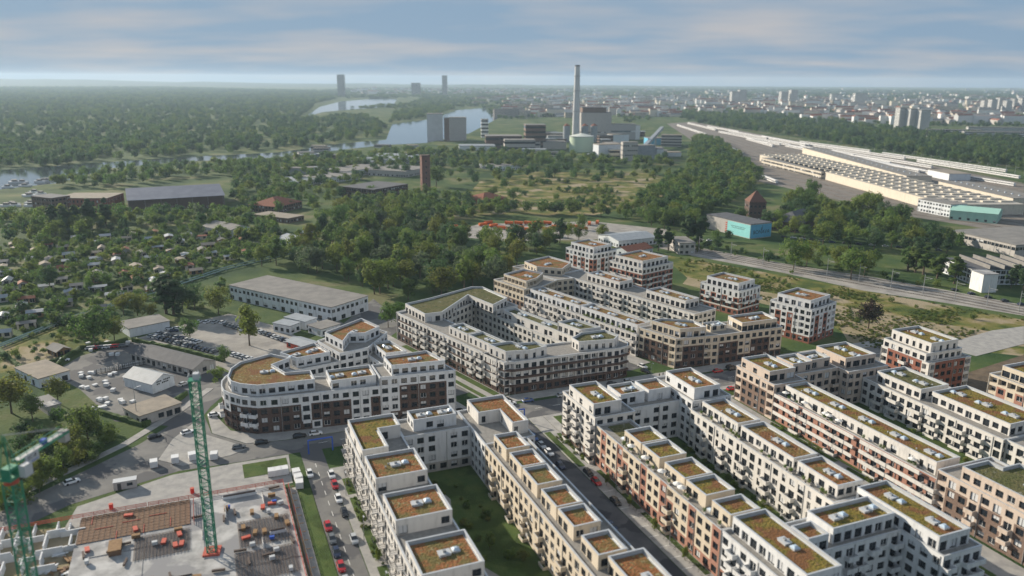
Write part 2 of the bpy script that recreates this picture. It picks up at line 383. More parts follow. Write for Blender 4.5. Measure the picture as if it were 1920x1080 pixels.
# ---------------------------------------------------------------- storeyed building masses
rng = random.Random(7)
_b = MB(); _b.box(-.07, .07, -.06, .06, 0, 1); DOWNPIPE = _b.mesh('downpipe', M_METG)
SH = 3.1
def facade(bm, parent, org, p, q, z0, nst, rows, mw, mb, band, z1, sh, wkind, balw, rail):
    """one facade p->q: wall with real openings, window objects, balconies"""
    P, Q = Vector(p), Vector(q); Ln = (Q - P).length
    if Ln < 0.4: return
    d = (Q - P) / Ln; nrm = Vector((d.y, -d.x)); rz = math.atan2(d.y, d.x)
    def pt(u, z, dep=0.0): return (P.x + d.x * u - nrm.x * dep - org[0], P.y + d.y * u - nrm.y * dep - org[1], z)
    if rows is None:
        bm.face([pt(0, z0), pt(Ln, z0), pt(Ln, z1), pt(0, z1)], 0); return
    if Ln > 9 and nst > 1:
        for u in [k * 13 + .25 for k in range(int(Ln / 13) + 1)]: put('downpipe', DOWNPIPE, parent, pt(u, z0, -.07), rz, (1, 1, z1 - z0 - .4))
    n = max(1, round(Ln / 3.25)); w = Ln / n
    for k in range(nst):
        row = rows[min(k, len(rows) - 1)]
        za = z0 + k * sh; zb = za + sh if k < nst - 1 else z1
        for i in range(n):
            c = row[i % len(row)]; mi = 1 if c.isupper() else 0; c = c.lower()
            u0, u1 = i * w, (i + 1) * w; um = (u0 + u1) / 2
            lo = 2 if (band and k > 0) else mi
            if c == '.' or w < 1.3:
                bm.face([pt(u0, za), pt(u1, za), pt(u1, zb), pt(u0, zb)], mi); continue
            if c == 'w': ow, oh, si, dep = min(2.05, w - .5), 1.8, .72, .28
            elif c == 'n': ow, oh, si, dep = min(1.3, w - .5), 2.1, .42, .28
            elif c == 'l': ow, oh, si, dep = w - .45, 2.05, .75, 1.3
            elif c == 'g': ow, oh, si, dep = w - .35, 2.2, .2, .25
            else: ow, oh, si, dep = min(2.2, w - .5), 2.3, .12, .28
            a, b_ = um - ow / 2, um + ow / 2; zs, zt = za + si, za + si + oh
            bm.face([pt(u0, za), pt(u1, za), pt(u1, zs), pt(u0, zs)], lo)
            bm.face([pt(u0, zt), pt(u1, zt), pt(u1, zb), pt(u0, zb)], mi)
            bm.face([pt(u0, zs), pt(a, zs), pt(a, zt), pt(u0, zt)], mi)
            bm.face([pt(b_, zs), pt(u1, zs), pt(u1, zt), pt(b_, zt)], mi)
            bm.face([pt(a, zs), pt(b_, zs), pt(b_, zs, dep + .06), pt(a, zs, dep + .06)], mi)
            bm.face([pt(a, zt, dep + .06), pt(b_, zt, dep + .06), pt(b_, zt), pt(a, zt)], mi)
            bm.face([pt(a, zs), pt(a, zs, dep + .06), pt(a, zt, dep + .06), pt(a, zt)], mi)
            bm.face([pt(b_, zs, dep + .06), pt(b_, zs), pt(b_, zt), pt(b_, zt, dep + .06)], mi)
            if c == 'l': bm.face([pt(a, zs, dep + .06), pt(b_, zs, dep + .06), pt(b_, zt, dep + .06), pt(a, zt, dep + .06)], mi)
            kd = rng.random(); kind = 'whitef' if .2 < kd < .34 else 'blind' if kd < .07 else ('half' if kd < .16 else wkind)
            if c == 's': kind = 'blind'
            ww, hh = (ow, oh) if c != 'l' else (min(1.8, ow - .3), 1.9)
            x, y, z = pt(um, zs + (.02 if c == 'l' else 0), dep - (.0 if c != 'l' else .02))
            put_window(window_mesh(ww, hh, kind), parent, (x, y, z), rz)
            if c == 'b':
                x, y, z = pt(um, za + .02, -0.003)
                put('balcony', balcony_mesh(balw, 1.5, mw, rail), parent, (x, y, z), rz)
def mass(parent, org, poly, z0, nst, rows=None, mw=P_WHITE, mb=B_DARK, roof=None, band=False, par=0.55, sh=SH, faces='auto', wkind='dark',
         units=0, balw=3.0, rail=False, only=None, attic=False):
    """a body of nst storeys on polygon poly; roof: None = paved terrace, else planted roof material"""
    if roof is not None: par = max(par, .85)
    poly = ccw(poly); z1 = z0 + nst * sh + par
    b = MB(); n = len(poly)
    for i in range(n):
        p, q = poly[i], poly[(i + 1) % n]
        mx, my = (p[0] + q[0]) / 2, (p[1] + q[1]) / 2
        nx, ny = (q[1] - p[1]), -(q[0] - p[0])
        facing = (nx * -mx + ny * -my) / (math.hypot(nx, ny) * math.hypot(mx, my) + 1e-6)
        r = rows[i] if isinstance(rows, dict) and i in rows else (rows.get('d') if isinstance(rows, dict) else rows)
        if facing < -0.12: r = None
        facade(b, parent, org, p, q, z0, nst, r, mw, mb, band, z1, sh, wkind, balw, rail)
    b.build('wall', [mw, mb, B_DARK if band is True else (band or mw)], parent)
    inn = inset(poly, 0.32); deck = z1 - par
    loc = [(p[0] - org[0], p[1] - org[1]) for p in poly]; li = [(p[0] - org[0], p[1] - org[1]) for p in inn]
    b = MB()
    for i in range(n):
        c, d = li[(i + 1) % n], li[i]
        b.face([(*c, deck - .05), (*d, deck - .05), (*d, z1), (*c, z1)])
    b.ring([(p[0] - org[0], p[1] - org[1]) for p in inset(poly, -0.05)], [(p[0] - org[0], p[1] - org[1]) for p in inset(poly, 0.37)], z1, z1 + .07)
    b.build('parapet_coping', M_COPE, parent)
    b = MB(); b.face([(*p, deck) for p in li])
    if roof is None: b.build('terrace', M_TERR, parent)
    else:
        ed = [(p[0] - org[0], p[1] - org[1]) for p in inset(poly, 0.75)]
        b.build('roof_edge_strip', M_METG, parent)
        b = MB(); b.prism(ed, deck + .004, deck + .12); b.build('green_roof', roof, parent)
    if units:
        cx, cy = centroid(poly)
        e = max(range(n), key=lambda i: math.dist(poly[i], poly[(i + 1) % n]))
        dx, dy = poly[(e + 1) % n][0] - poly[e][0], poly[(e + 1) % n][1] - poly[e][1]
        ln = math.hypot(dx, dy); dx /= ln; dy /= ln; a = math.atan2(dy, dx)
        for k in range(units):
            off = (k - (units - 1) / 2) * ln / units
            x, y = cx + dx * off - org[0], cy + dy * off - org[1]
            if not inside((x + org[0], y + org[1]), inset(poly, 1.6)): continue
            put('roof_vent_box', VENT_BOX, parent, (x, y, deck + .1), a)
            put('skylight', SKYLIGHT, parent, (x + dx * 2.7 - dy * .5, y + dy * 2.7 + dx * .5, deck + .1), a)
            for j in range(2):
                r1, r2 = rng.uniform(-3, 3), rng.uniform(-2, 2)
                if inside((x + r1 + org[0], y + r2 + org[1]), inset(poly, 1.2)): put('vent_pipe', VENT_PIPE, parent, (x + r1, y + r2, deck + .1))
    return z1 - par
def attic(parent, org, poly, z0, roof, mw, units=1, rows=('d',), nst=1, **k):
    return mass(parent, org, poly, z0, nst, list(rows) if not isinstance(rows, dict) else rows, mw, B_DARK, roof, units=units, par=0.5, sh=3.15, **k)
# ---------------------------------------------------------------- ground, roads, pavements, water
def st_sheet(name, s0, s1, t0, t1, z, m, f=W): return sheet(name, rect(s0, s1, t0, t1, f), z, m)
def st_slab(name, s0, s1, t0, t1, m=M_PAVE, z=0.14, f=W): return slab(name, rect(s0, s1, t0, t1, f), 0.0, z, m)
BIG = 26000
gm = MB(); gm.face([(-BIG, -400, 0), (BIG, -400, 0), (BIG, 15500, 0), (-BIG, 15500, 0)])
go = gm.build('ground', M_GROUND); go['kind'] = 'structure'
# streets
road_pts = [W(*p) for p in [(-190, -110), (-231, -57), (-262, -24), (-284, -8), (-303, 3), (-330, 10), (-330, 14), (-304, 9), (-291, 0), (-279, -4), (-262, -2), (-250, 8), (-248, 20), (-247, 84), (-248, 90), (-250, 300), (-235, 300), (-235, 106), (-236, 86), (-237.5, 20), (-237.5, 4), (-238, -12), (-228, -40), (-180, -100)]]
sheet('road', ccw(road_pts), 0.03, M_ASPHL)
sheet('road', rect(-237.4, -90, 23.6, 30.4), 0.034, M_ASPHL)
sheet('road', rect(-234.9, -80, 89, 101), 0.034, M_ASPH)
sheet('road', rect(-400, -232, 147.5, 156, L), 0.026, M_ASPHL)
sheet('road', rect(-345, -212, 221, 228.5, L), 0.026, M_ASPHL)
sheet('road', rect(-234.9, -80, 162, 168), 0.034, M_ASPHL)
# pavements (real kerb step)
def pv(*a, **k): return st_slab('pavement', *a, **k)
slab('pavement', ccw([W(*p) for p in [(-262, -1.8), (-250, 8.2), (-248.3, 20), (-247.3, 84), (-252, 82), (-254, 30), (-256, 12), (-262, 4), (-276, 0), (-291, 10), (-290, 3), (-279, -3)]]), 0, .14, M_PAVE)
pv(-234.8, -223.5, 36, 88.8); pv(-222.9, -90, 30.6, 35.5); pv(-222, -80, 84.7, 88.8)
pv(-195, -80, 101.2, 107.2); pv(-234.8, -195.1, 101.2, 106.7); pv(-234.8, -219.7, 106.9, 161.8)
pv(-219.5, -80, 157.2, 161.8); pv(-234.8, -80, 168.2, 179.4); pv(-234.8, -224.3, 179.6, 300)
pv(-256.4, -250.3, 92, 300)
pv(-215, -96, 17.2, 19.6)
st_slab('pavement', -400, -215, 142, 147.3, f=L); st_slab('pavement', -330, -215, 156.2, 164.8, f=L); st_slab('pavement', -340, -214, 216.2, 220.8, f=L); st_slab('pavement', -330, -214, 228.7, 235.8, f=L)
slab('pavement', ccw([W(*p) for p in [(-190, -114), (-232, -60), (-263, -27), (-285, -11), (-304, 0), (-305, -2.5), (-286, -14), (-264, -30), (-234, -62.5), (-192, -117)]]), 0, .14, M_PAVE)
slab('plaza', ccw([W(*p) for p in [(-262, -14), (-274, -7), (-262, -4), (-251, 5), (-246, 8), (-243, 3), (-241, -11), (-248, -18)]]), 0, .13, M_PAVE)
slab('pavement', ccw([W(*p) for p in [(-237, 4), (-237, 20), (-218, 19), (-216, -10), (-214, -40), (-226, -38), (-236, -14)]]), 0, .10, M_PAVE)
# lawns and planting strips
def lawn(s0, s1, t0, t1, z=0.165, f=W, m=M_GRASS, nm='lawn'):
    b = MB(); b.prism(rect(s0, s1, t0, t1, f), 0.02, z); o = b.build(nm, m); o['kind'] = 'structure'; return o
for a in [(-209.3, -100, 50.6, 71), (-203.3, -131.2, 119.7, 141), (-208.3, -100, 193.3, 220.8), (-234, -224.5, 38, 60), (-233.5, -224.5, 64, 84), (-222, -196, 101.6, 103.8), (-233, -222, 110, 150),
          (-220, -197, 105.2, 106.6), (-192, -168, 105.4, 107), (-166, -136, 105.4, 107), (-130, -100, 105.4, 107), (-215, -205, 32.8, 35.2), (-203, -190, 32.8, 35.2), (-187, -172, 32.8, 35.2), (-168, -150, 32.8, 35.2),
          (-232, -226, 180, 232), (-200, -170, 177.2, 179), (-165, -140, 177.2, 179), (-235, -226, 6, 19), (-198, -176, 240, 252), (-215, -176, 168.8, 170.6), (-213, -100, 19.8, 23.4), (-170, -110, 168.8, 170.6)]: lawn(*a)
for a in [(-290, -222, 157, 159), (-294, -224, 161.6, 164.4), (-320, -225, 143.5, 146), (-286, -224, 177.3, 203.5), (-300, -224, 248.5, 271.8), (-318, -224, 229.6, 231.4)]: lawn(*a, f=L)
b = MB()
b.prism([W(*p) for p in [(-209.2, 55.5), (-203, 55), (-192, 57.5), (-186, 56), (-186, 57.6), (-192, 59.2), (-203, 56.8), (-209.2, 57.3)]], .1, .18); o_ = b.build('garden_path', M_PAVE); o_['kind'] = 'structure'
sheet('courtyard', ccw([W(*p) for p in [(-172, 50.6), (-163, 55), (-150, 61), (-138, 66), (-100, 70.9), (-100, 50.6)]]), .175, M_GRAVEL)
# car park, yards, building site floor
sheet('car_park', GP([(238, 640), (330, 612), (430, 588), (520, 612), (575, 640), (640, 650), (540, 690), (470, 722), (420, 690)]), .016, M_GRAVEL)
sheet('yard', GP([(95, 700), (150, 668), (225, 645), (262, 632), (430, 700), (432, 730), (392, 765), (330, 800), (215, 790), (150, 730)]), .012, M_ASPHL)
sheet('yard', GP([(640, 610), (700, 560), (760, 610), (720, 640), (660, 650)]), .010, M_ASPHL)
sheet('site_ground', ccw([W(*p) for p in [(-219, -60), (-215, -35), (-215, 17), (-90, 17), (-90, -70)]]), .02, M_SAND)
sheet('depot_yard', GP([(820, 440), (900, 420), (1110, 415), (1250, 430), (1250, 445), (1080, 450), (940, 452)]), .016, M_GRAVEL)
sheet('sandy_path', GP([(1290, 520), (1420, 545), (1560, 570), (1750, 605), (1920, 630), (1920, 650), (1800, 640), (1640, 620), (1560, 600), (1440, 572), (1280, 532)]), .012, M_SAND)
sheet('sandy_path', GP([(1560, 590), (1620, 590), (1700, 640), (1660, 665), (1590, 640)]), .016, M_SAND)
sheet('earthwork', GP([(1810, 700), (1920, 665), (1920, 735), (1850, 760), (1815, 740)]), .014, M_SOIL)
slab('plaza', GP([(1790, 640), (1860, 620), (1920, 612), (1920, 645), (1830, 668), (1800, 660)]), 0, .12, M_PAVE)
# rails: ballast strips and tracks at the edge of the meadow
sheet('railway_ballast', GP([(1236, 452), (1320, 466), (1480, 496), (1640, 520), (1780, 545), (1920, 572), (1920, 592), (1760, 566), (1620, 545), (1470, 512), (1310, 482), (1230, 464)]), .02, M_GRAVEL)
M_RAIL = mat('rail_steel', (0.16, 0.13, 0.11), 0.5, 0.5, metallic=.6)
rb = MB()
for k in range(4):
    pts = [Vector((*G(x, y), .05)) for x, y in ((1236, 454 + 2.5 * k), (1320, 468 + 3.2 * k), (1480, 498 + 3.6 * k), (1640, 523 + 5 * k), (1780, 548 + 5 * k), (1920, 575 + 5 * k))]
    for a, c in zip(pts[:-1], pts[1:]):
        d = (c - a).normalized(); n_ = Vector((-d.y, d.x, 0))
        for s in (-.72, .72):
            q = [a + n_ * (s - .06), c + n_ * (s - .06), c + n_ * (s + .06), a + n_ * (s + .06)]
            rb.prism([(p.x, p.y) for p in q], .03, .19)
ro = rb.build('railway_track', M_RAIL); ro['kind'] = 'structure'
# big rail yard on the right
sheet('rail_yard', GP([(1250, 232), (1300, 228), (1480, 262), (1700, 300), (1920, 345), (1920, 440), (1700, 405), (1560, 372), (1400, 335), (1330, 285)]), .03, M_BALLAST)
sheet('meadow', GP([(1236, 476), (1420, 508), (1640, 548), (1920, 600), (1920, 668), (1800, 655), (1640, 668), (1560, 610), (1430, 562), (1290, 522)]), .006, M_MEADOW)
sheet('meadow', GP([(840, 405), (900, 340), (1010, 322), (1210, 324), (1290, 342), (1240, 378), (1110, 404), (960, 402)]), .006, M_MEADOW)
sheet('meadow', GP([(0, 700), (0, 655), (130, 603), (210, 640), (140, 662), (60, 700)]), .006, M_MEADOW)
# river
for k in range(15):
    f = k / 14; tk = MB(); pts = [Vector(G(x, y)) for x, y in ((1262 + 34 * f, 238 - 8 * f), (1345 + 60 * f, 292 - 48 * f), (1420 + 100 * f, 332 - 66 * f), (1600 + 80 * f, 385 - 92 * f), (1920, 432 - 88 * f))]
    for a, c in zip(pts[:-1], pts[1:]):
        d = (c - a).normalized(); n_ = Vector((-d.y, d.x))
        for s in (-.75, .75): q = [a + n_ * (s - .22), c + n_ * (s - .22), c + n_ * (s + .22), a + n_ * (s + .22)]; tk.prism([tuple(p) for p in q], .032, .2)
    tk.build('railway_track', M_RAIL)['kind'] = 'structure'
# river
sheet('river', ccw([G(*p) for p in [(-150, 372), (110, 343), (200, 316), (330, 304), (520, 295), (640, 281), (720, 272), (800, 268), (880, 250), (945, 216), (940, 200), (860, 206), (800, 224), (735, 233), (724, 262), (640, 269), (520, 286), (330, 295), (200, 304), (-150, 330)]]), .04, M_WATER)
sheet('river', ccw([G(*p) for p in [(572, 219), (606, 210), (650, 206), (735, 200), (745, 186), (700, 180), (690, 186), (640, 190), (600, 200)]]), .04, M_WATER)
# road markings
mb = MB()
for i in range(9):
    p, q = W(-270 + i * 3.2, -16 + i * 1.4 - 3), W(-268.6 + i * 3.2, -15.5 + i * 1.4 - 3)
for s in range(-228, -100, 6):
    mb.prism(rect(s, s + 2.6, 94.93, 95.07), .036, .039)
    mb.prism(rect(s, s + 2.6, 26.9, 27.02), .036, .039)
for t in range(30, 290, 7): mb.prism(rect(-242.1, -241.95, t, t + 3), .033, .036)
for s in range(-190, -110, 5): mb.prism(rect(s, s + .12, 101.3, 104.6), .141, .145)
mo = mb.build('road_marking', M_MARK); mo['kind'] = 'structure'
# ---------------------------------------------------------------- apartment blocks
def origin(pt): return (pt[0], pt[1])
def block(name, label, pt):
    o = thing(name, label, 'apartment block', (pt[0], pt[1], 0)); return o, pt
SH4 = 4 * SH

# --- block with the rounded nose (left)
o, g = block('apartment_block', 'white apartment block with rounded end and dark brick lower storeys, behind the green tower crane', W(-270, 35))
A1 = [W(*p) for p in [(-290, 14), (-285, 7), (-280, 4), (-276, 2.7), (-271, 2.4), (-267, 2.9), (-263.4, 4.7), (-259.4, 7.8), (-255.8, 13), (-254.6, 20), (-251.6, 53), (-265, 53), (-268.5, 33), (-277, 27)]]
rA = ['WWWwWWWwwW', 'WWbWWWWwwW', 'WWbWWWWwwW', 'w']
zt = mass(o, g, A1, 0, 4, {'d': ['W', 'W', 'w', 'w'], 9: rA, 4: ['W', 'B', 'B', 'w'], 6: ['W', 'W', 'W', 'w'], 7: ['W', 'B', 'B', 'w'], 8: ['W', 'WW', 'W', 'w'], 12: ['w'], 11: ['w']}, P_WHITE, B_DARK, balw=2.6)
mass(o, g, [W(*p) for p in [(-289, 20.7), (-284, 9.6), (-278.3, 6.1), (-270.6, 4.7), (-265.7, 5.5), (-262, 8.2), (-258.4, 13.4), (-257.2, 32), (-266.2, 31.9), (-267.4, 23.5), (-277.2, 20), (-282, 26.6)]], zt, 1, ['w'], P_WHITE, roof=S_BR, units=1, par=.6)
mass(o, g, rect(-265.5, -254.5, 37, 52.4), zt, 1, ['w.ww.'], P_WHITE, roof=S_BR, units=2, sh=2.7, par=.4)
A2 = [W(*p) for p in [(-265, 53.02), (-251.6, 53.02), (-249, 79.4), (-264, 75.5)]]
zr = mass(o, g, A2, 0, 5, {'d': ['w'], 1: ['.WWWWWW.', 'wwWWWWWw', 'wwWWWWWw', 'wwWWWWWw', 'wwwwwwww']}, P_WHITE, B_DARK)
mass(o, g, [W(*p) for p in [(-262.5, 57), (-252.6, 57.4), (-250.9, 76.2), (-263.3, 73)]], zr, 1, ['w'], P_WHITE, roof=S_OR, units=1)
A3 = [W(*p) for p in [(-300, 56), (-283, 56), (-265.02, 60), (-264.02, 75.5), (-291, 67.5), (-302, 66.5)]]
z3 = mass(o, g, A3, 0, 4, ['w'], P_WHITE, B_DARK)
mass(o, g, [W(*p) for p in [(-289, 58.5), (-275, 60.5), (-275, 68.5), (-289, 65.5)]], z3, 1, ['w'], P_WHITE, roof=S_BR, units=1, sh=2.8)
A4 = [W(*p) for p in [(-299, 39.02), (-281, 44.52), (-284, 55.98), (-300, 67), (-314, 60)]]
z4 = mass(o, g, A4, 0, 5, ['w'], P_WHITE, B_DARK)
mass(o, g, [W(*p) for p in [(-298, 42), (-284.5, 46.5), (-293.4, 50.5), (-291.8, 56.5), (-298, 63.5), (-311.5, 59)]], z4, 1, ['w'], P_WHITE, roof=S_OR, units=1)
A5 = [W(*p) for p in [(-291, 16), (-277.02, 27), (-281, 44.5), (-299, 39)]]
z5 = mass(o, g, A5, 0, 4, ['w'], P_WHITE, B_DARK)
mass(o, g, [W(*p) for p in [(-289.5, 24), (-281, 29), (-283.2, 41.5), (-296, 37.5)]], z5, 1, ['w'], P_WHITE, roof=S_OR, units=2)

# --- ring block with striped brown bands (centre)
o, g = block('apartment_block', 'ring-shaped white apartment block with dark brown brick bands and olive planted roof', W(-290, 120))
mw = P_LIGHT
zb = mass(o, g, rect(-303, -222, 165, 177, L), 0, 4, {0: ['WWWWWWWWWWWW', 'wwwwwbwbwwbwb', 'wwwwwbwbwwbwb', 'wwwwwbwbwwbwb'], 'd': ['w']}, mw, B_DARK, band=True, balw=3.6)
mass(o, g, rect(-264.5, -251, 168, 175, L), zb, 1, ['n'], mw, roof=S_GR, units=1, sh=2.7)
mass(o, g, rect(-250, -233, 168, 175, L), zb, 1, ['n'], mw, roof=S_GR, units=1, sh=2.7)
NB = [L(*p) for p in [(-303.02, 165), (-303.02, 177), (-285, 177.02), (-297, 203.8), (-280, 203.8), (-280, 216), (-309, 217.5), (-313.5, 211)]]
NB = [L(*p) for p in [(-304, 165), (-303.02, 177.02), (-286, 177.02), (-297, 203.78), (-280.02, 203.78), (-280.02, 216), (-309, 217.5), (-313.5, 211)]]
zn = mass(o, g, NB, 0, 4, ['w'], mw, B_DARK)
mass(o, g, [W(*p) for p in [(-337, 84), (-318.1, 87.8), (-318.4, 95.7), (-341.4, 115.5), (-321, 120.4), (-330, 131), (-353, 127), (-355, 121.9), (-342.1, 97.1)]], zn, 1, ['d'], mw, roof=S_GR, units=3)
ze = mass(o, g, rect(-280, -222, 203.8, 214, L), 0, 3, ['w'], mw, B_DARK)
mass(o, g, rect(-277, -226, 205.5, 212, L), ze, 1, ['dw.'], mw, roof=S_GR, units=3)
SB = [W(*p) for p in [(-271, 97.4), (-262, 99.6), (-258.5, 101.6), (-257, 105), (-256.8, 150), (-258, 154), (-261.5, 156), (-270, 155), (-271, 135), (-271, 112)]]
zs = mass(o, g, SB, 0, 4, {'d': ['W', 'w', 'w', 'w'], 3: ['WWWWWWLLLLLLWW', 'wwwwllllllllww', 'wwwwllllllllww', 'wwwwllllllllww'], 2: ['L', 'l', 'l', 'l'], 4: ['L', 'l', 'l', 'l'], 1: ['L', 'l', 'l', 'l']}, mw, B_DARK, band=True)
for k in range(1, 4):          # brown balcony bands running round the front
    b = MB(); ou = inset(ccw(SB), -0.55)[1:6]; ii = ccw(SB)[1:6]
    for a, c, e, f in zip(ou[:-1], ou[1:], ii[1:], ii[:-1]):
        q = [(p[0] - g[0], p[1] - g[1]) for p in (a, c, e, f)]; b.prism(q, k * SH - .12, k * SH + .62, bottom=True)
    b.build('balcony_band', B_DARK, o)
mass(o, g, [W(*p) for p in [(-270.2, 99.6), (-260, 102.6), (-258.3, 112), (-260.2, 119.6), (-266.3, 117.8), (-267.4, 110.4), (-270.6, 109)]], zs, 1, ['n'], mw, roof=S_GR, units=1)
mass(o, g, [W(*p) for p in [(-270.5, 139.5), (-265.7, 133), (-260.3, 133.3), (-258.2, 147.9), (-262.2, 152), (-270.5, 150)]], zs, 1, ['n'], mw, roof=S_GR, units=1)
mass(o, g, [W(*p) for p in [(-285, 135.8), (-272, 139.8), (-272, 149.3), (-286.5, 144.6)]], 10.0, 2, ['d'], mw, roof=S_GR, units=1)

# --- long double row behind it
o, g = block('apartment_block', 'long white double-row apartment block with narrow planted roof, behind the striped ring block', W(-330, 175))
zl = mass(o, g, rect(-301, -223, 236, 248, L), 0, 3, {0: ['WwWwW', 'blbwb', 'lwlbw'], 'd': ['w']}, P_LIGHT, B_BROWN, balw=2.8)
mass(o, g, rect(-299, -262, 238.5, 246.5, L), zl, 1, ['d'], P_WHITE, roof=S_BR, units=3)
mass(o, g, rect(-261, -225, 238.5, 246.5, L), zl, 1, ['d'], P_WHITE, roof=S_BR, units=3)
zw = mass(o, g, [L(*p) for p in [(-327, 236), (-301.02, 236), (-301.02, 248), (-306, 262), (-328, 262)]], 0, 4, {'d': ['W', 'W', 'w', 'l']}, P_CREAM, B_BROWN)
mass(o, g, [L(*p) for p in [(-322, 239), (-303, 239), (-305.5, 248), (-312.1, 257.5), (-325, 254.2)]], zw, 1, ['l'], P_CREAM, roof=S_OR, units=1)
zc = mass(o, g, [L(*p) for p in [(-345, 262.02), (-306, 262.02), (-304, 272), (-316.02, 272), (-316.02, 290), (-345, 290)]], 0, 4, ['w'], P_CREAM, B_BROWN)
mass(o, g, [L(*p) for p in [(-339, 266), (-325, 263.5), (-313, 271.5), (-322.3, 286), (-342, 285.8)]], zc, 1, ['w'], P_CREAM, roof=S_OR, units=1)
zq = mass(o, g, rect(-316, -222, 272, 287, L), 0, 4, {0: ['w', 'wbbw', 'wbbw', 'wbbw'], 'd': ['w']}, P_LIGHT, B_BROWN, balw=3.4)
mass(o, g, rect(-298, -274, 276, 285.5, L), zq, 1, ['d'], P_LIGHT, roof=S_OR, units=2)
mass(o, g, rect(-255.8, -231, 276, 285.5, L), zq, 1, ['d'], P_LIGHT, roof=S_BR, units=2)

# --- cream and dark brick block closing that row
o, g = block('apartment_block', 'cream apartment block with dark brown brick panels and framed corner windows, facing the cross street', W(-266, 200))
rH = ['WWWWWWWWWW', 'WWWwwWWWww', 'WWWwwWWWww', 'wwwwwwwwww']
HB = [W(*p) for p in [(-277.5, 170.5), (-258.5, 176.6), (-256.3, 196.3), (-255.8, 228.5), (-270, 230.5), (-271, 203), (-279, 186)]]
zh = mass(o, g, HB, 0, 4, {0: ['WWWWWl', 'wWWWWl', 'wWWWWl', 'wwwwwl'], 1: ['WWWWWw', 'lWWWlw', 'lWWWlw', 'lwwwww'], 2: rH, 'd': ['w']}, P_CREAM, B_DARK)
mass(o, g, [W(*p) for p in [(-274.4, 175), (-260.2, 179.6), (-258.6, 191.3), (-268, 191.3), (-275.6, 180.6)]], zh, 1, ['d'], P_CREAM, roof=S_BR, units=1)
mass(o, g, [W(*p) for p in [(-268.5, 209.5), (-257.6, 208.5), (-257.6, 226.8), (-268.5, 227.5)]], zh, 1, ['g'], P_CREAM, roof=S_BR, units=1)
mass(o, g, [W(*p) for p in [(-268, 196), (-262, 196), (-262, 204), (-268, 204)]], zh, 1, ['w'], P_CREAM, roof=S_GR, units=1, sh=1.6)

# --- point towers at the meadow
def tower(label, mp, ap, zm, nst, ang, rows, mw, mb, roof, band=False, arow=('d',), base=None):
    mpoly = corner3(*mp, zm, R(ang)); cc = centroid(mpoly)
    o, g = block('apartment_tower', label, cc); o['category'] = 'apartment tower'
    z = mass(o, g, mpoly, 0, nst, rows, mw, mb, band=band, balw=3.2)
    apoly = inset(mpoly, 2.2)
    mass(o, g, apoly, z, 1, list(arow), mw, roof=roof, units=1)
    return o
def zq_(ox, oy, k, *pts): return [(ox + a / k, oy + b / k) for a, b in pts]
tower('white apartment tower with vertical dark red brick strips, farthest one by the trees', zq_(920, 430, 4, (565, 135), (770, 185), (930, 150)), None, 16, 5, 17, ['WwWw', 'WwWw', 'WwWw', 'WwWw', 'w'], P_WHITE, B_RED, S_OR)
tower('red-brown brick apartment tower with pale balcony bands, beside the white tower by the trees', zq_(920, 430, 4, (910, 230), (1140, 295), (1340, 240)), None, 16, 5, 17, ['W', 'WBWW', 'WBWW', 'WBWW', 'w'], P_LIGHT, B_RED, S_OR, band=P_LIGHT)
tower('white apartment tower with dark red brick bands and planted terrace hedge, at the sandy path', zq_(1180, 480, 4, (510, 200), (825, 265), (995, 225)), None, 13, 4, 17, ['W', 'W', 'Wb', 'n'], P_WHITE, B_RED, S_OR, band=P_LIGHT)
tower('white apartment tower with brown brick strips and corner loggias, next to the copper beech', zq_(1180, 480, 4, (1055, 330), (1370, 405), (1555, 345)), None, 16, 5, 17.5, ['W', 'wWwWwl', 'wWwWwl', 'wWwWwl', 'w'], P_WHITE, B_RED, S_OR)
o, g = block('apartment_tower', 'red brick apartment tower with two set-back storeys and yellow-green roof, beside the stony plaza', W(-211, 259)); o['category'] = 'apartment tower'
z = mass(o, g, rect(-222, -199.5, 249, 271), 0, 4, {0: ['lWWWWWl', 'lWWBWWl', 'lWWBWWl', 'lWWBWWl'], 1: ['lWWWWWl'], 'd': ['w']}, P_LIGHT, B_RED)
z = mass(o, g, rect(-221.5, -201.5, 249.3, 268), z, 1, ['w'], P_LIGHT)
mass(o, g, rect(-221, -202.5, 252.5, 266.5), z, 1, ['n'], P_LIGHT, roof=S_YE, units=2)
o, g = block('apartment_tower', 'cream apartment tower with red brick strips at the right edge, beside the dark lawn', W(-165, 264)); o['category'] = 'apartment tower'
z = mass(o, g, rect(-178.5, -148, 253, 275), 0, 5, {'d': ['W', 'lWwWwWl', 'lWwWwWl', 'lWwWwWl', 'l']}, P_CREAM, B_PALE)
mass(o, g, rect(-176, -150, 255.5, 270), z, 1, ['g'], P_CREAM, roof=S_YE, units=1)

# --- U-shaped block with orange roofs (front left)
o, g = block('apartment_block', 'U-shaped cream apartment block with square orange planted roofs, around a shady lawn', W(-170, 60))
z = mass(o, g, rect(-222, -100, 35.6, 50.4), 0, 4, {0: ['wBwBdw', 'wbwbdw', 'wbwbdw', 'wbwbdw'], 1: ['w']}, P_LIGHT, P_GREY, balw=3.0, rail=True)
mass(o, g, [W(*p) for p in [(-220, 36.2), (-198.5, 36.2), (-198.5, 43.5), (-211, 43.5), (-211, 50), (-220, 50)]], z, 1, ['d..'], P_LIGHT, roof=S_YE, units=1)
for s0, s1 in ((-195, -181.5), (-173.3, -160.3), (-151.2, -138), (-129, -116)):
    mass(o, g, rect(s0, s1, 36.1, 49.8), z, 1, {0: ['w'], 1: ['d..w'], 'd': ['w']}, P_LIGHT, roof=S_OR, units=1)
z2 = mass(o, g, rect(-222, -209.5, 50.42, 71.2), 0, 4, {1: ['W', 'www.www', 'www.www', 'www.www'], 'd': ['w']}, P_WHITE, P_GREY)
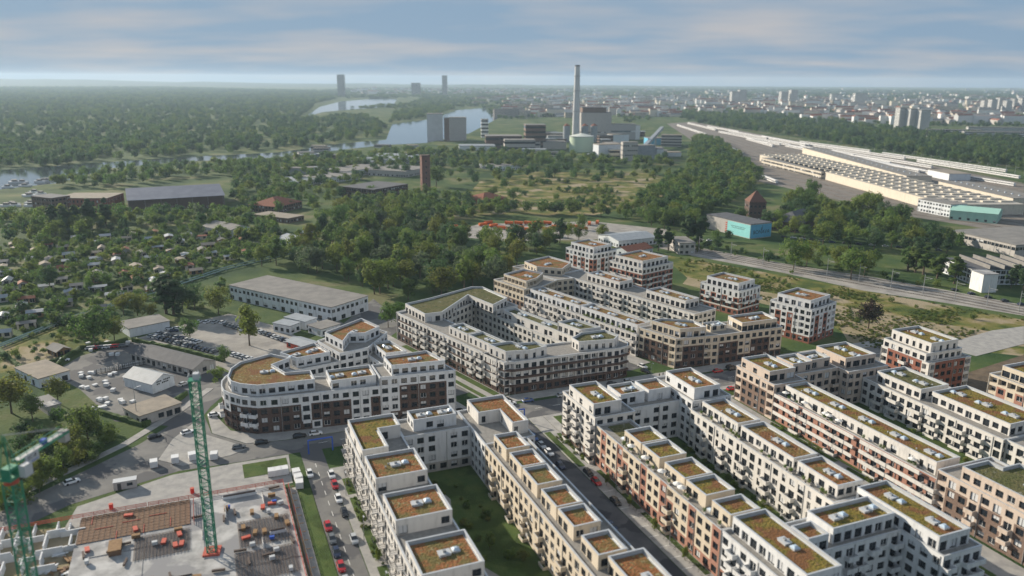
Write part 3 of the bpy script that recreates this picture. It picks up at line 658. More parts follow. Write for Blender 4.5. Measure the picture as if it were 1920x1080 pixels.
mass(o, g, rect(-220.5, -213.2, 54.5, 68), z2, 1, {1: ['.wd.'], 'd': ['w']}, P_WHITE, roof=S_BR, units=2, sh=2.9)
z3 = mass(o, g, rect(-222, -196.5, 71.22, 87), 0, 4, {0: ['w'], 'd': ['w']}, P_WHITE, P_GREY)
mass(o, g, [W(*p) for p in [(-221.6, 74.3), (-210.9, 74.3), (-210.9, 81.3), (-200.4, 81.3), (-200.4, 86.5), (-221.6, 86.5)]], z3, 1, ['n..'], P_LIGHT, roof=S_OR, units=1)
z4 = mass(o, g, rect(-196.48, -100, 71.2, 84.5), 0, 4, {0: ['wdbwnwb', 'wdbwnbw', 'wdbwnbw', 'wnwndww'], 'd': ['w']}, P_CREAM, P_GREY, balw=2.8)
for s0, s1 in ((-195, -185.2), (-183, -174.3), (-173.6, -164), (-161.7, -152.6), (-151.8, -143.3), (-139.5, -131.3)):
    mass(o, g, rect(s0, s1, 73.4, 80.4), z4, 1, {0: ['dd.'], 'd': ['w']}, P_CREAM, roof=S_OR, units=0, sh=2.9)
    put('skylight', SKYLIGHT, o, (W(s1 + .2, 82)[0] - g[0], W(s1 + .2, 82)[1] - g[1], z4), AX)
    put('roof_vent_box', VENT_BOX, o, (W(s0 + 3, 82.2)[0] - g[0], W(s0 + 3, 82.2)[1] - g[1], z4), AX)
mass(o, g, rect(-130, -112, 75, 83.8), z4, 1, ['d'], P_CREAM, roof=S_OR, units=1)

# --- ring block with yellow roofs (centre right)
o, g = block('apartment_block', 'cream ring-shaped apartment block with red brick street front and yellow-green planted roofs', W(-165, 130))
z = mass(o, g, rect(-219.5, -196.5, 106.9, 121), 0, 5, {0: ['WBWWB', 'wbwbw', 'wbwbw', 'wbwbw', 'wbwbw'], 1: ['W', 'w'], 'd': ['w']}, P_LIGHT, B_BROWN, balw=3.2, sh=2.95)
mass(o, g, rect(-216, -199, 107.6, 117.4), z, 1, {0: ['w.w.'], 1: ['dd.']}, P_LIGHT, roof=S_YE, units=1)
z = mass(o, g, rect(-218, -203.5, 121.02, 142), 0, 4, {1: ['w', 'w', 'w', '.w.ww']}, P_WHITE)
mass(o, g, rect(-216.5, -207.5, 122, 131), z, 1, ['dw.'], P_WHITE, roof=S_OR, units=1)
mass(o, g, rect(-216.5, -207.5, 132.5, 141), z, 1, ['.d'], P_WHITE, roof=S_OR, units=0)
z = mass(o, g, rect(-219.5, -196.5, 142.02, 157), 0, 5, {0: ['w'], 1: ['w']}, P_WHITE, sh=2.95)
mass(o, g, rect(-215.5, -198.6, 144, 154), z, 1, {0: ['w.w'], 1: ['.dd']}, P_WHITE, roof=S_OR, units=1)
z = mass(o, g, rect(-196.48, -134, 107.3, 119.4), 0, 4, {0: ['WWWWWBW', 'wWwwWBw', 'wWwwWBw', 'wWwwWlw'], 'd': ['w']}, P_CREAM, B_PALE, balw=2.8)
for s0, s1 in ((-184, -174.9), (-174.2, -165.2), (-162.7, -153.2), (-152.6, -144), (-141.6, -134.3)):
    mass(o, g, rect(s0, s1, 110, 118.6), z, 1, {0: ['dw.'], 1: ['.']}, P_CREAM, roof=S_YE, units=0, sh=2.9)
for s in (-185.5, -164, -143): 
    for ds, me in ((0, VENT_BOX), (-1.5, SKYLIGHT)):
        p = W(s + ds * 0, 114 + ds * 2); put(me.name, me, o, (p[0] - g[0], p[1] - g[1], z), AX)
b = MB(); p = W(-190, 113); b.prism([(x - g[0], y - g[1]) for x, y in rect(-195, -186.5, 110.5, 118)], z + .004, z + .14); b.build('green_roof', S_GR, o)
z = mass(o, g, rect(-196.48, -134, 141.2, 154), 0, 4, {0: ['wdbwnb', 'wdbwnb', 'wdbwnb', 'wnwdnw'], 'd': ['w']}, P_LIGHT, balw=3.2)
mass(o, g, rect(-194, -176, 144, 152.2), z, 1, {0: ['ddw'], 1: ['w']}, P_LIGHT, roof=S_BR, units=1, sh=2.8)
mass(o, g, rect(-174.5, -152, 144, 152.2), z, 1, {0: ['ddw'], 1: ['w']}, P_LIGHT, roof=S_BR, units=1, sh=2.8)
mass(o, g, rect(-150.5, -136, 144, 152.2), z, 1, {0: ['ddw'], 1: ['w']}, P_LIGHT, roof=S_OR, units=1, sh=2.8)
z = mass(o, g, rect(-133.98, -98, 107.5, 119.6), 0, 4, {0: ['Wbbw', 'wbbw', 'wbbw', 'wbwb'], 'd': ['w']}, P_WHITE, B_PALE, balw=2.8)
mass(o, g, rect(-133.4, -109, 110, 119.3), z, 1, {0: ['d'], 1: ['d']}, P_WHITE, roof=S_YE, units=1)
z = mass(o, g, rect(-131, -118.5, 119.62, 147), 0, 4, {1: ['w', 'wbwbbw', 'wbwbbw', 'wbwbwb']}, P_WHITE)
mass(o, g, rect(-125.2, -119.4, 119.8, 125.6), z, 1, {1: ['d']}, P_WHITE, roof=S_YE, units=0)
mass(o, g, rect(-129, -120.6, 128, 146.6), z, 1, {0: ['.'], 1: ['d']}, P_WHITE, roof=S_YE, units=2)
z = mass(o, g, rect(-134, -107, 147.02, 159), 0, 4, {0: ['w'], 1: ['w', 'bwb', 'bwb', 'bwb']}, P_WHITE)
mass(o, g, rect(-133.4, -109.3, 147.8, 157.4), z, 1, {0: ['d'], 1: ['d']}, P_WHITE, roof=S_YE, units=2)

# --- beige ring block (right)
o, g = block('apartment_block', 'pinkish beige apartment block with brown brick base and long balcony bands, on the right', W(-165, 212))
z = mass(o, g, rect(-224, -203, 180.2, 194), 0, 4, {0: ['lWWWWl', 'lWWWWl', 'lWWWWl', 'wwwwwl'], 1: ['w']}, P_BEIGE, B_BROWN)
mass(o, g, rect(-222.5, -207, 181.2, 192.5), z, 1, {0: ['w.w.'], 1: ['gd']}, P_BEIGE, roof=S_YE, units=1)
z = mass(o, g, rect(-221, -208.5, 194.02, 214), 0, 4, {1: ['w', 'wb', 'wb', 'dw']}, P_BEIGE)
mass(o, g, rect(-220, -211, 195, 203.5), z, 1, ['d.'], P_BEIGE, roof=S_YE, units=1, sh=2.7)
mass(o, g, rect(-220, -212, 204.5, 213), z, 1, ['d.'], P_BEIGE, roof=S_YE, units=1, sh=2.7)
z = mass(o, g, rect(-224, -203.5, 214.02, 233), 0, 4, {0: ['w'], 1: ['w']}, P_BEIGE)
mass(o, g, rect(-223, -208, 216.5, 231), z, 1, {0: ['.w.'], 1: ['dg']}, P_BEIGE, roof=S_YE, units=2)
z = mass(o, g, rect(-202.98, -137.4, 181, 193), 0, 3, {0: ['WNWBW', 'NNWBB', 'NNWBB'], 'd': ['w']}, P_LIGHT, B_PALE, balw=4.6)
for k in range(1, 4):
    for s0, s1 in ((-202, -190), (-188, -166), (-163.5, -142)):
        b = MB(); q = [(x - g[0], y - g[1]) for x, y in rect(s0, s1, 179.6, 180.98)]
        b.prism(q, k * SH - .2, k * SH + .004, bottom=True); b.prism([(x - g[0], y - g[1]) for x, y in rect(s0, s1, 179.6, 179.78)], k * SH + .01, k * SH + 1.0)
        b.build('balcony', P_LIGHT, o)
mass(o, g, rect(-201, -140, 183.4, 192.3), z, 1, {0: ['dnd.'], 1: ['.']}, P_LIGHT, roof=S_YE, units=5)
z = mass(o, g, rect(-137.38, -92, 180.7, 201), 0, 4, {0: ['lWWWWWWWWW', 'lWWbWWbWWW', 'lWWbWWbWWW', 'lswswsws'], 'd': ['w']}, P_BEIGE, B_BROWN, balw=2.6)
mass(o, g, [W(*p) for p in [(-131.6, 182.2), (-94, 182.2), (-94, 198), (-127.3, 198), (-127.3, 191.8), (-131.6, 191.8)]], z, 1, ['w'], P_BEIGE, roof=S_GR, units=3)
z = mass(o, g, rect(-203.48, -148, 221, 243), 0, 3, {0: ['wdbdb', 'wdbdb', 'wdbdb'], 'd': ['w']}, P_LIGHT, balw=4.2)
mass(o, g, rect(-200, -181, 224, 237), z, 1, ['dw'], P_LIGHT, roof=S_GR, units=2)
mass(o, g, rect(-178.3, -150, 226, 242), z, 1, ['dw'], P_LIGHT, roof=S_YE, units=3)
z = mass(o, g, rect(-147.98, -96, 222, 243), 0, 3, {0: ['wdbdb', 'wdbdb', 'wdbdb'], 'd': ['w']}, P_LIGHT, balw=4.2)
b = MB(); b.prism([(x - g[0], y - g[1]) for x, y in rect(-146, -129, 227, 241)], z + .004, z + .16); b.build('green_roof', S_GR, o)
mass(o, g, rect(-126, -104, 225, 240), z, 1, ['dw'], P_LIGHT, roof=S_GR, units=2)
# ---------------------------------------------------------------- trees
def crown_geo(seed, kind, nleaf):
    """many leaf-sized faces on clumps through an uneven crown; unit tree height"""
    r = random.Random(seed); b = MB(); clumps = []
    if kind == 'round':   n, zc, rz, rx = 46, .60, .38, .40
    elif kind == 'tall':  n, zc, rz, rx = 44, .58, .42, .27
    elif kind == 'poplar': n, zc, rz, rx = 40, .55, .46, .125
    else:                 n, zc, rz, rx = 26, .48, .48, .58
    lob = [(r.uniform(0, 6.28), r.uniform(.72, 1.18)) for _ in range(7)]
    for i in range(n):
        th = r.uniform(0, 6.28318); cz = r.uniform(-1, 1); q = math.sqrt(1 - cz * cz)
        k = min(lob, key=lambda l: abs((l[0] - th + 3.1416) % 6.2832 - 3.1416))[1]
        rad = r.uniform(.55, 1.0) * k
        if r.random() < .2: rad *= .45
        w = 1.0
        if kind == 'tall': w = 1.0 - .35 * max(0, cz)
        if kind == 'poplar': w = 1.0 - .5 * max(0, cz) ** 2
        clumps.append((math.cos(th) * q * rad * rx * w, math.sin(th) * q * rad * rx * w, zc + cz * rz * min(1.05, rad), r.uniform(.6, 1.15) * (rx * .34 if kind != 'poplar' else .055)))
    per = nleaf // n
    for cx, cy, cz, cr in clumps:
        for j in range(per):
            d = Vector((r.gauss(0, 1), r.gauss(0, 1), r.gauss(0, 1))).normalized()
            p = Vector((cx, cy, cz)) + d * cr * r.uniform(.55, 1.1)
            co = Vector((p.x, p.y, (p.z - zc) * rx / rz)).normalized()
            nn = (d * .75 + co * .55 + Vector((r.gauss(0, .3), r.gauss(0, .3), r.gauss(.15, .3)))).normalized()
            u = nn.orthogonal().normalized(); v = nn.cross(u); a = r.uniform(0, 6.28)
            u, v = u * math.cos(a) + v * math.sin(a), v * math.cos(a) - u * math.sin(a)
            s = r.uniform(.016, .034) * (1.25 if kind == 'bush' else 1) * (46 * 30 / nleaf) ** .5
            b.face([tuple(p + u * s * 1.5), tuple(p + v * s * r.uniform(.6, 1.1)), tuple(p - u * s * r.uniform(.9, 1.5)), tuple(p - v * s * r.uniform(.6, 1.1))])
    return b, clumps
_crown, _trunk = {}, {}
def crown_mesh(kind, var, lf, lod=0):
    key = (kind, var, lf, lod)
    if key not in _crown:
        base = (kind, var, 'g', lod)
        if base not in _crown:
            b, cl = crown_geo(hash((kind == 'round', kind == 'tall', kind == 'poplar', var)) % 9973 + var * 31, kind, (2000, 620)[lod])
            _crown[base] = (b, cl)
        b, cl = _crown[base]
        _crown[key] = b.mesh('crown', LF[lf])
    return _crown[key]
def trunk_mesh(kind, var):
    key = (kind, var)
    if key not in _trunk:
        crown_mesh(kind, var, 0)
        cl = _crown[(kind, var, 'g', 0)][1]
        b = MB(); th = .62 if kind != 'poplar' else .85
        b.tube((0, 0, -.01), (.004, .003, .22), .020, .015, 7); b.tube((.004, .003, .22), (0, 0, th), .015, .005, 6)
        for k, c in enumerate(cl[:9]):
            z0 = .2 + .3 * (k / 9)
            b.tube((.003, .002, z0), (c[0] * .85, c[1] * .85, max(z0 + .05, c[2] - .03)), .008, .002, 5, cap=False)
        _trunk[key] = b.mesh('trunk', M_BARK)
    return _trunk[key]
TREES = []      # dicts: x y h kind var lf region
def tree_at(px, py, h, kind='round', lf=0, region=None, label=None, name=None, wide=1.0):
    x, y = G(px, py); TREES.append(dict(x=x, y=y, h=h, kind=kind, var=rng.randrange(3), lf=lf, region=region, label=label, name=name, wide=wide))
EXCL = [GP([(1780, 645), (1860, 612), (1930, 604), (1930, 655), (1830, 675), (1790, 668)]), GP([(1280, 505), (1300, 530), (1350, 545), (1350, 520)]), GP([(425, 580), (425, 535), (527, 518), (690, 555), (690, 590), (640, 612)]), GP([(820, 450), (900, 408), (1110, 408), (1130, 450), (940, 462)]),
        GP([(690, 330), (780, 330), (800, 372), (640, 372)])]
def grove(region, poly, spacing, hr, kinds, lfs, world=False, clump=False):
    P = poly if world else GP(poly)
    xs = [p[0] for p in P]; ys = [p[1] for p in P]
    x = min(xs)
    while x < max(xs):
        y = min(ys)
        while y < max(ys):
            q = (x + rng.uniform(-.45, .45) * spacing, y + rng.uniform(-.45, .45) * spacing)
            if clump and math.sin(q[0] * .045 + 2 * math.sin(q[1] * .031)) * math.sin(q[1] * .05 + 1.7 * math.sin(q[0] * .027)) < rng.uniform(-.1, .5): y += spacing; continue
            if inside(q, P) and not any(inside(q, e) for e in EXCL):
                TREES.append(dict(x=q[0], y=q[1], h=rng.uniform(*hr), kind=rng.choice(kinds), var=rng.randrange(3), lf=rng.choice(lfs), region=region, label=None, name=None, wide=rng.uniform(.9, 1.2)))
            y += spacing
        x += spacing
# single trees one can pick out
tree_at(468, 648, 20, 'tall', 1, label='tall pale green tree standing alone on the gravel car park')
tree_at(357, 637, 10.5, 'round', 0, label='small round tree between the parked cars, left part of the car park')
tree_at(420, 680, 7.5, 'round', 0, label='small dark tree at the corner of the dark-roofed yard building')
tree_at(408, 712, 6, 'bush', 1, label='bright green bush beside the rounded nose of the white block', name='bush')
tree_at(410, 590, 15, 'round', 3, label='yellow-green tree at the left end of the white warehouse')
for k, (x, y, h) in enumerate([(312, 588, 22), (326, 590, 20), (343, 586, 15)]): tree_at(x, y, h, 'poplar' if k < 2 else 'round', 2, region='poplars left of the car park', wide=1.9 if k < 2 else 1.2)
tree_at(365, 580, 14, 'round', 2, region='poplars left of the car park')
tree_at(178, 652, 19, 'round', 0, label='very broad dark green tree beside the yard of stacked pallets', wide=1.35)
tree_at(215, 640, 12, 'round', 3, label='yellowish tree touching the very broad dark green tree', wide=1.1)
tree_at(95, 545, 15, 'round', 2, label='dark round tree standing among the garden huts', wide=1.05)
tree_at(232, 590, 12, 'round', 3, label='left one of two yellow-green trees at the garden fence'); tree_at(258, 592, 12.5, 'round', 3, label='right one of two yellow-green trees at the garden fence')
tree_at(728, 614, 13, 'round', 0, region='tree pair beside the striped block'); tree_at(748, 608, 12, 'round', 0, region='tree pair beside the striped block')
tree_at(165, 826, 13, 'round', 0, label='green tree beside the brown flat-roofed shed by the road', wide=1.15)
tree_at(110, 757, 11, 'round', 3, label='yellow-green tree in front of the white flat-roofed garage', wide=1.1)
tree_at(22, 775, 15, 'round', 3, label='large yellowish tree at the left edge of the picture', wide=1.3); tree_at(62, 790, 11, 'round', 0, label='green tree right of the large yellowish tree'); tree_at(205, 828, 6, 'bush', 1, label='bright green bush below the tree by the brown shed', name='bush')
for k, (x, y, h) in enumerate([(60, 905, 9), (95, 895, 8), (120, 880, 8), (150, 870, 6), (75, 925, 7), (35, 945, 8), (110, 905, 5), (5, 955, 9), (180, 855, 5), (140, 845, 9), (90, 860, 8)]):
    tree_at(x, y, h, 'bush' if k % 2 else 'round', (3, 1, 0)[k % 3], region='roadside thicket behind the left crane')
tree_at(1628, 616, 15, 'round', 4, label='dark red copper beech alone on the sandy meadow', wide=1.15)
for x, y, h in [(1702, 508, 17), (1716, 511, 18), (1731, 515, 18), (1757, 522, 17)]: tree_at(x, y, h, 'poplar', 0, region='poplars before the saw-tooth factory', wide=2.0)
tree_at(1789, 532, 18, 'poplar', 0, label='single columnar poplar nearest the white factory end wall', wide=2.0)
for x, y, h in [(1290, 460, 24), (1310, 462, 24)]: tree_at(x, y, h, 'poplar', 2, region='poplar pair left of the turquoise hall', wide=1.6)
for x, y, h in [(1234, 470, 17), (1253, 470, 17)]: tree_at(x, y, h, 'poplar', 2, region='poplar pair by the grey house', wide=1.5)
for x, y, h, l in [(1488, 505, 20, 1), (1512, 500, 18, 1), (1595, 524, 21, 1), (1620, 518, 17, 1), (1570, 500, 14, 1), (1545, 490, 12, 3), (1640, 500, 12, 0)]: tree_at(x, y, h, 'round', l, region='bright green trees along the railway')
for x, y, h in [(1345, 470, 10), (1365, 452, 9), (1905, 535, 14), (1895, 540, 12), (1918, 545, 15)]: tree_at(x, y, h, 'tall', 2, region='dark trees near the railway sidings')
for x, y in [(1090, 430), (1065, 448), (1030, 455), (1010, 440), (1128, 450), (1085, 452)]: tree_at(x, y, 13, 'round', rng.choice([0, 1]), region='round trees beside the lorry depot')
for x, y, h in [(925, 372, 14), (945, 355, 13), (962, 378, 14), (1000, 330, 17), (1040, 332, 18), (1060, 325, 15), (818, 350, 24), (800, 372, 15), (760, 330, 16), (850, 300, 18), (905, 306, 15), (920, 298, 15), (1120, 345, 12), (950, 310, 14)]:
    tree_at(x, y, h, 'round', rng.choice([0, 2]), region='scattered trees by the brick water tower', wide=1.25)
for x, y, h in [(1388, 424, 17), (1402, 432, 12), (1436, 428, 16), (1458, 438, 13), (1318, 440, 12), (1342, 452, 9), (1300, 425, 16), (1470, 450, 12)]: tree_at(x, y, h, 'round', rng.choice([0, 1, 2]), region='trees by the turquoise hall')
# groves
grove('dense grove behind the white warehouse', [(430, 512), (530, 500), (690, 548), (745, 575), (800, 560), (935, 552), (945, 520), (1010, 482), (1060, 465), (1050, 452), (960, 462), (850, 445), (720, 400), (640, 400), (600, 440), (560, 470)], 11.5, (7, 20), ['round', 'round', 'tall'], [0, 0, 1, 1, 2, 5, 3])
grove('tree belt beyond the garden plots', [(0, 452), (0, 412), (120, 405), (225, 405), (330, 406), (450, 402), (480, 420), (540, 440), (500, 470), (420, 455), (330, 430), (200, 440), (60, 470)], 12, (8, 15), ['round', 'round', 'tall'], [0, 0, 2, 5, 1])
for x in (104, 126, 142, 166, 172, 200): tree_at(x, 436 - (x - 100) * .1, rng.uniform(19, 27), 'poplar', 2, region='poplar row beyond the garden plots', wide=1.6)
grove('trees around the brick water tower', [(640, 402), (690, 350), (800, 368), (860, 375), (1000, 398), (1260, 402), (1370, 385), (1290, 425), (1120, 408), (950, 405), (840, 432), (720, 400)], 12, (8, 14), ['round', 'round', 'tall'], [0, 0, 2, 1])
grove('wood edge left of the rail yard', [(1200, 372), (1290, 332), (1300, 262), (1340, 265), (1390, 300), (1430, 335), (1400, 365), (1350, 392), (1290, 425), (1240, 442), (1190, 402)], 13, (10, 17), ['round', 'tall'], [0, 0, 1, 2])
grove('trees by the turquoise hall', [(1450, 420), (1500, 380), (1560, 400), (1640, 400), (1720, 440), (1810, 465), (1780, 480), (1690, 480), (1600, 472), (1500, 462)], 13, (10, 18), ['round', 'round', 'tall'], [0, 1, 1, 2])
for x, y, h in [(1615, 410, 26), (1640, 405, 22), (1500, 385, 20), (1480, 395, 20), (1520, 380, 24), (1460, 430, 15), (1690, 425, 20), (1665, 430, 16)]: tree_at(x, y, h, 'round', rng.choice([0, 1]), region='trees by the turquoise hall')
grove('river bank trees', [(100, 352), (130, 330), (190, 326), (300, 318), (420, 312), (560, 302), (660, 290), (690, 300), (560, 325), (450, 345), (420, 330), (300, 340), (240, 350), (140, 356)], 17, (9, 16), ['round'], [0, 2, 0, 5])
grove('trees between the riverside sheds', [(440, 390), (470, 350), (560, 330), (660, 320), (760, 300), (800, 310), (680, 350), (640, 385), (560, 410)], 21, (8, 15), ['round', 'tall'], [0, 2, 1])
grove('small fruit trees in the garden plots', [(0, 640), (60, 625), (200, 590), (300, 548), (420, 500), (560, 468), (600, 440), (520, 440), (330, 432), (180, 442), (0, 462)], 10.5, (3.2, 8.5), ['round', 'round', 'bush'], [0, 1, 1, 2, 3, 0])
grove('hedges and bushes in the garden plots', [(0, 650), (60, 632), (200, 596), (300, 552), (420, 508), (560, 474), (610, 445), (520, 440), (330, 430), (180, 440), (0, 458)], 6.4, (1.2, 2.9), ['bush'], [0, 1, 1, 2, 1])
grove('bushes at the garden pipe', [(0, 670), (110, 622), (140, 610), (200, 640), (150, 655), (60, 700), (0, 720)], 6.5, (1.5, 4.5), ['bush', 'round'], [0, 1, 2])
grove('trees in front of the power station', [(640, 306), (740, 284), (900, 288), (1060, 296), (1180, 306), (1260, 300), (1260, 316), (1060, 314), (900, 322), (760, 316), (650, 322)], 17, (9, 16), ['round', 'tall'], [0, 2, 1])
grove('trees in front of the power station', [(840, 330), (980, 320), (1080, 318), (1240, 322), (1290, 330), (1200, 345), (1000, 340), (860, 350)], 26, (8, 15), ['round'], [0, 2, 1])
grove('trees behind the riverside sheds', [(430, 345), (520, 322), (620, 306), (640, 320), (600, 345), (560, 372), (480, 400), (440, 395)], 17, (8, 14), ['round', 'tall'], [0, 2, 5])
grove('trees left of the white warehouse', [(60, 612), (160, 585), (300, 555), (420, 520), (430, 560), (380, 590), (260, 600), (120, 630)], 12, (3, 9), ['round', 'bush'], [0, 1, 3, 2])
grove('thicket along the near railway line', [(1240, 440), (1320, 458), (1480, 485), (1640, 512), (1760, 530), (1760, 540), (1640, 524), (1480, 497), (1300, 470)], 9, (2, 6), ['bush', 'round'], [0, 1, 2])
grove('overgrown garden behind the left crane', [(0, 830), (60, 800), (150, 790), (225, 815), (215, 850), (150, 880), (80, 915), (0, 950)], 6.0, (2.5, 7), ['bush', 'round'], [0, 1, 3, 2])
grove('shrubs on the meadow by the railway', [(1290, 520), (1250, 480), (1420, 500), (1600, 535), (1760, 565), (1900, 600), (1850, 625), (1660, 590), (1450, 540)], 5.5, (1.2, 3.6), ['bush'], [1, 1, 3, 0], clump=True)
grove('scrub on the open field', [(850, 400), (1000, 340), (1190, 330), (1290, 340), (1240, 372), (1150, 395), (1000, 395)], 6.5, (2, 7), ['bush', 'round'], [0, 1, 2, 1], clump=True)
TREES.sort(key=lambda t: -t['h'] * t['wide'] / math.hypot(t['x'], t['y']))
def tree_object(t, group, label, cat='tree'):
    nm = t['name'] or {'poplar': 'poplar_tree', 'bush': 'shrub'}.get(t['kind'], 'deciduous_tree')
    if nm in ('bush', 'shrub'): cat = 'bush'
    o = thing(nm, label, cat, (t['x'], t['y'], 0), rng.uniform(0, 6.28), group)
    h, w = t['h'], t['wide']; o.scale = (h * w, h * w, h)
    put('trunk', trunk_mesh(t['kind'], t['var']), o); c = put('crown', crown_mesh(t['kind'], t['var'], t['lf']), o)
    return o
NAMED = 300
rest = []; used = 0; SRC = {}
REG = {}; SHORT = {'round': 'broad tree', 'tall': 'slim tree', 'poplar': 'poplar', 'bush': 'bush'}
PLURAL = {'round': 'broad-crowned tree', 'tall': 'tall tree', 'poplar': 'columnar poplar', 'bush': 'bush'}
LFN = ['mid-green', 'bright green', 'dark green', 'yellow-green', 'dark red', 'silvery green']
for t in TREES:
    if t['label']: tree_object(t, None, t['label'])
    elif used < NAMED:
        q = REG.setdefault(t['region'], [proj(u['x'], u['y']) for u in TREES if u['region'] == t['region']]); p = proj(t['x'], t['y']); n_ = max(1, len(q))
        fx = sum(1 for v in q if v[0] < p[0]) / n_; fy = sum(1 for v in q if v[1] < p[1]) / n_
        pos = ('' if n_ < 12 else ('far ' if fy < .33 else 'near ' if fy > .66 else '')) + ('left-side' if fx < .2 else 'left-centre' if fx < .4 else 'middle' if fx < .6 else 'right-centre' if fx < .8 else 'right-side')
        lb = '%s%s %s, %s of the %s' % ('low ' if t['h'] < 10 else 'high ' if t['h'] > 14 else '', LFN[t['lf']], SHORT[t['kind']], pos, t['region'])
        tree_object(t, t['region'], lb); used += 1
    else: rest.append(t)

# ---------------------------------------------------------------- stuff: instanced woodland nobody could count
def scatter_group():
    ng = bpy.data.node_groups.new('scatter', 'GeometryNodeTree')
    ng.interface.new_socket('Geometry', in_out='INPUT', socket_type='NodeSocketGeometry')
    ng.interface.new_socket('Source', in_out='INPUT', socket_type='NodeSocketObject')
    ng.interface.new_socket('Geometry', in_out='OUTPUT', socket_type='NodeSocketGeometry')
    N, K = ng.nodes, ng.links
    gi, go_ = N.new('NodeGroupInput'), N.new('NodeGroupOutput')
    oi = N.new('GeometryNodeObjectInfo'); oi.transform_space = 'ORIGINAL'; oi.inputs['As Instance'].default_value = True
    ip = N.new('GeometryNodeInstanceOnPoints')
    a1 = N.new('GeometryNodeInputNamedAttribute'); a1.data_type = 'FLOAT_VECTOR'; a1.inputs['Name'].default_value = 'isc'
    a2 = N.new('GeometryNodeInputNamedAttribute'); a2.data_type = 'FLOAT_VECTOR'; a2.inputs['Name'].default_value = 'irot'
    e2r = N.new('FunctionNodeEulerToRotation')
    K.new(gi.outputs['Geometry'], ip.inputs['Points']); K.new(gi.outputs['Source'], oi.inputs['Object'])
    K.new(oi.outputs['Geometry'], ip.inputs['Instance']); K.new(a1.outputs['Attribute'], ip.inputs['Scale'])
    K.new(a2.outputs['Attribute'], e2r.inputs[0]); K.new(e2r.outputs[0], ip.inputs['Rotation'])
    K.new(ip.outputs[0], go_.inputs['Geometry'])
    return ng
SCATTER = scatter_group()
def scatter(name, label, cat, pts, src):
    """pts: (x, y, z, sx, sz, rot)"""
    me = bpy.data.meshes.new(name); me.from_pydata([(p[0], p[1], p[2]) for p in pts], [], [])
    a = me.attributes.new('isc', 'FLOAT_VECTOR', 'POINT'); a.data.foreach_set('vector', [v for p in pts for v in (p[3], p[3], p[4])])
    a = me.attributes.new('irot', 'FLOAT_VECTOR', 'POINT'); a.data.foreach_set('vector', [v for p in pts for v in (0.0, 0.0, p[5])])
    o = bpy.data.objects.new(name, me); link(o); o['kind'] = 'stuff'; o['label'] = label; o['category'] = cat
    md = o.modifiers.new('scatter', 'NODES'); md.node_group = SCATTER
    sid = [i.identifier for i in SCATTER.interface.items_tree if i.name == 'Source'][0]
    md[sid] = src
    return o
def source(kind, var, lf):
    """a real tree whose light crown serves as instance source; it stands in the far wood"""
    key = (kind, var, lf)
    if key not in SRC:
        x, y = G(60 + 45 * len(SRC), 286 - (len(SRC) % 3))
        o = thing('deciduous_tree', '%s %s at the front of the far river wood, small in the distance' % (LFN[lf], PLURAL[kind]), 'tree', (x, y, 0), 0, 'front row of the far river wood')
        o.scale = (13, 13, 14)
        put('trunk', trunk_mesh(kind, var), o)
        SRC[key] = put('crown', crown_mesh(kind, var, lf, 1), o)
    return SRC[key]
buckets = {}
for t in rest:
    k = t['kind'] if t['kind'] != 'tall' else 'round'; lf = t['lf'] if t['lf'] in (0, 1, 2) else 1
    buckets.setdefault((t['region'], k, lf), []).append((t['x'], t['y'], -.1, t['h'] * t['wide'], t['h'], rng.uniform(0, 6.28)))
for (reg, k, lf), pts in buckets.items():
    scatter('shrubbery' if k == 'bush' else 'woodland', 'mass of %s foliage among the %s' % (LFN[lf], reg), 'trees' if k != 'bush' else 'shrubs', pts, source(k, lf % 3, lf))
def far_wood(label, poly, n, hr, wr, lfs=(0, 2), excl=()):
    P = GP(poly); xs = [p[0] for p in P]; ys = [p[1] for p in P]
    bk = {l: [] for l in lfs}; tot = 0; tries = 0
    while tot < n and tries < n * 60:
        tries += 1
        y = min(ys) * (max(ys) / min(ys)) ** rng.random()          # denser nearby
        x = rng.uniform(min(xs), max(xs))
        if not inside((x, y), P) or any(inside((x, y), e) for e in excl): continue
        f = max(1.0, min(3.2, y / 2200)); h = rng.uniform(*hr)
        bk[rng.choice(lfs)].append((x, y, -h * .18, rng.uniform(*wr) * f, h * (1 + .1 * f), rng.uniform(0, 6.28))); tot += 1
    for l, pts in bk.items():
        if pts: scatter('woodland', label, 'trees', pts, source('round', l % 3, l))
far_wood('wide dark green river wood on the far left bank', [(-300, 322), (100, 314), (200, 300), (520, 283), (640, 265), (716, 258), (722, 240), (690, 217), (600, 223), (566, 222), (590, 196), (630, 186), (600, 172), (300, 164), (-500, 166)], 13000, (12, 19), (14, 22), (0, 2, 2))
far_wood('dark wood belt behind the rail yard', [(1270, 226), (1290, 205), (1420, 214), (1560, 228), (1680, 245), (1990, 270), (1990, 330), (1920, 322), (1700, 292), (1560, 268), (1440, 250), (1330, 236)], 1500, (12, 20), (13, 19), (0, 2, 2))
far_wood('trees along the far river bends', [(730, 232), (740, 212), (800, 200), (860, 203), (800, 220)], 250, (10, 16), (14, 20), (0, 2))
far_wood('trees along the far river bends', [(640, 204), (760, 196), (800, 184), (1000, 182), (1060, 190), (1000, 200), (940, 198), (850, 202), (745, 204)], 500, (9, 15), (14, 20), (0, 2))
far_wood('trees scattered between the far city blocks', [(900, 200), (1080, 196), (1920, 212), (1990, 240), (1700, 238), (1400, 208), (1280, 204), (1240, 220), (1180, 232), (1130, 212), (1000, 222), (940, 225)], 1500, (8, 14), (11, 17), (0, 2))
far_wood('green plain fading to the horizon', [(640, 185), (1100, 180), (1990, 192), (2200, 175), (1500, 168), (700, 165), (600, 170)], 4500, (9, 15), (18, 30), (0, 2))
